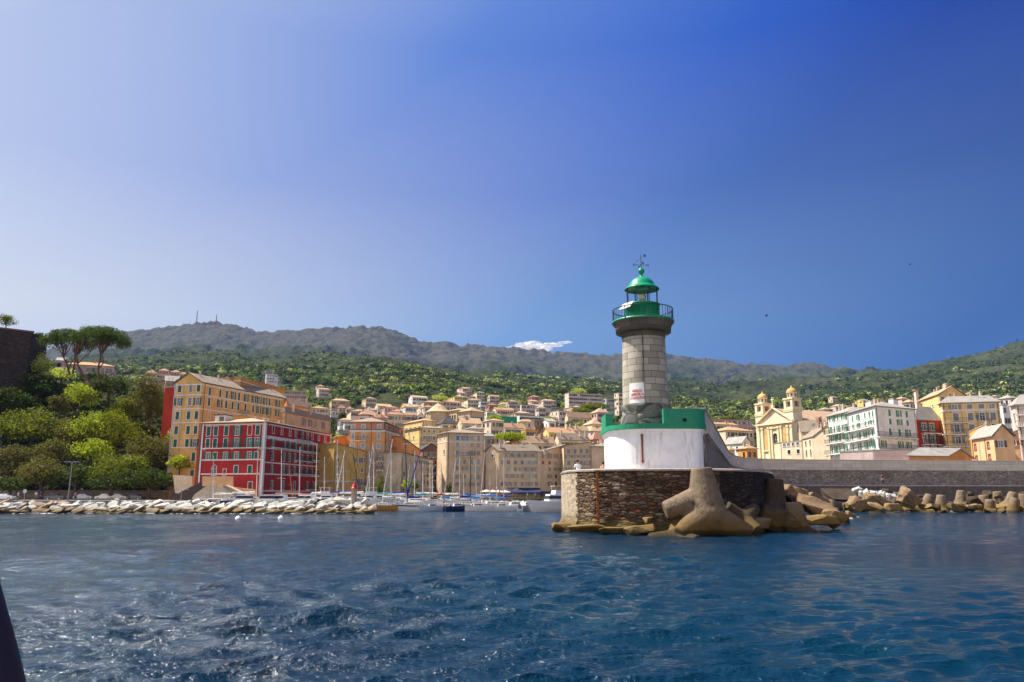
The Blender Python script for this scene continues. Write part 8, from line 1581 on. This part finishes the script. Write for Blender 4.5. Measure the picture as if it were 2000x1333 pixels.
for a in (('tallest reddish radio mast on the left mountain ridge', 383, 607, 641, 4560, 7, True), ('second tall radio mast standing on the ridge dome', 421.5, 615, 638, 4560, 7, True), ('short radio mast left of the tallest one', 370, 628, 642, 4560, 4, False), ('shortest radio mast at the left end of the ridge group', 357, 630, 645, 4560, 4, False), ('small mast pair left one, right of the ridge dome', 471, 637, 650, 4560, 4, False), ('small mast pair right one, right of the ridge dome', 479, 638, 653, 4560, 4, False),
          ('lonely thin mast on the ridge left of the cloud', 828, 669, 680, 4560, 4, False), ('tiny mast on the ridge right of the cloud, left of the lighthouse', 1176, 696, 705, 4560, 4, False), ('tiny mast on the ridge right of the lighthouse', 1384, 698, 713, 4560, 4, False)): mastt(*a)
mastt('grey lattice power pylon on the wooded slope', 790, 725, 757, 1150, 5, False); bpy.data.objects[-1]
# wash of foam where the swell breaks on the stones
fr = random.Random(8); fm = MB()
for x0, y0, x1, y1, n in ((1100, 1039, 1250, 1041, 40), (1225, 1040, 1330, 1043, 60), (1330, 1043, 1470, 1041, 60), (1470, 1036, 1540, 1032, 30), (1540, 1032, 1680, 1010, 70), (1680, 1001, 2000, 998, 90), (20, 1004, 735, 1004, 120)):
    for i in range(n):
        t_f = fr.random(); p = atz(x0+(x1-x0)*t_f, y0+(y1-y0)*t_f+fr.uniform(-0.6, 1.6), 0.0); s = fr.uniform(0.04, 0.2)*(1 if y0 > 1010 else 1.8); k = 7; a0_ = fr.random()
        fm.add([(p.x+math.cos(a0_+j*6.283/k)*s*fr.uniform(.5, 1.6), p.y+math.sin(a0_+j*6.283/k)*s*fr.uniform(.3, 1.0), 0.05+fr.uniform(0, .03)) for j in range(k)], [tuple(range(k))])
struct(fm.build('foam', plain('foam_white', (0.72, 0.74, 0.74), 0.9)), 'stuff')
# cloud, bird, smoke
def cloud():
    t = MB(); rnd = random.Random(3); Y = 11000
    for (px, py, rx, ry) in ((995, 683, 14, 2.2), (1010, 680, 17, 4), (1025, 677, 18, 6), (1040, 675, 20, 7), (1052, 680, 19, 8), (1066, 684, 13, 6), (1075, 678, 17, 4), (1088, 673, 15, 3), (1100, 671, 12, 2.2), (1108, 671, 9, 1.6), (1035, 683, 26, 6), (1015, 684, 22, 4)):
        p = at(px, py-1, Y); k = Y/F; t.ico((p.x, p.y+rnd.uniform(-80, 80), p.z), 1, 4, (rx*k*1.15, rx*k*0.8, ry*k*1.25))
    m, tr, b = base_mat('cloud_vapour', 1, 0); b.inputs['Base Color'].default_value = (0.95, 0.93, 0.92, 1)
    me = t.mesh('cloud', m)
    for v in me.vertices: v.co += v.normal*mnoise.fractal(v.co*0.012, 1.0, 2.0, 5)*16
    lw = nd(tr, 'ShaderNodeLayerWeight'); lw.inputs[0].default_value = 0.35; n = noise_n(tr, coords(tr), 0.006, 4, 0.55)
    a = nd(tr, 'ShaderNodeMath', operation='MULTIPLY_ADD'); tr.links.new(n, a.inputs[0]); a.inputs[1].default_value = 0.9; tr.links.new(lw.outputs['Facing'], a.inputs[2])
    al = ramp(tr, a.outputs[0], [(0.40, 0.62), (1.15, 0.0)]); tr.links.new(al, b.inputs['Alpha'])
    o = link('cloud', me); tag(o, 'small white wispy cloud just above the ridge left of the lighthouse', 'cloud')
cloud()
def bird(label, px, py, Y):
    p = at(px, py, Y); m = MB(); x, y, z = p; m.ico((x, y, z), 0.16, 2, (2.2, 0.8, 0.8))
    for s in (-1, 1): m.add([(x-0.1, y, z+0.05), (x+0.15, y, z+0.05), (x+0.05, y+s*0.45, z+0.28), (x-0.1, y+s*0.45, z+0.26), (x-0.05, y+s*0.85, z+0.12)], [(0, 1, 2, 3), (3, 2, 4)])
    tag(m.build('bird', plain('gull_dark', (0.05, 0.05, 0.06), 0.8), None, tuple(p)), label, 'bird', 'birds in the sky')
bird('dark bird flying in the sky right of the lighthouse', 1497, 617, 150); bird('tiny bird high in the sky near the right side', 1777, 517, 220); bird('tiny bird above the ridge right of the lighthouse', 1347, 701, 230)
sm = MB(); p = at(527, 738, 760); sm.ico(tuple(p), 8, 3, (1.0, 0.8, 1.3)); sm.ico((p.x+8, p.y, p.z-4), 6, 3); mm, mt, mb_ = base_mat('smoke', 1)
for l in list(mt.links): mt.links.remove(l)
vv = nd(mt, 'ShaderNodeVolumePrincipled'); vv.inputs['Color'].default_value = (0.8, 0.9, 1, 1); vv.inputs['Density'].default_value = 0.007; mt.links.new(vv.outputs[0], [n for n in mt.nodes if n.type == 'OUTPUT_MATERIAL'][0].inputs['Volume'])
struct(sm.build('smoke', mm), 'stuff')
# ---------------------------------------------------------------- air
hz = MB(); hz.prism([(-12500, -2600), (12500, -2600), (12500, 7900), (-12500, 7900)], -40, 1120)
hm, ht, hb = base_mat('air', 1)
for l in list(ht.links): ht.links.remove(l)
vol = nd(ht, 'ShaderNodeVolumePrincipled'); vol.inputs['Color'].default_value = (0.16, 0.44, 1.0, 1)
vol.inputs['Density'].default_value = 0.000026; vol.inputs['Anisotropy'].default_value = 0.0
out = [n for n in ht.nodes if n.type == 'OUTPUT_MATERIAL'][0]; ht.links.new(vol.outputs[0], out.inputs['Volume'])
struct(hz.build('haze', hm), 'stuff')
# ---------------------------------------------------------------- end
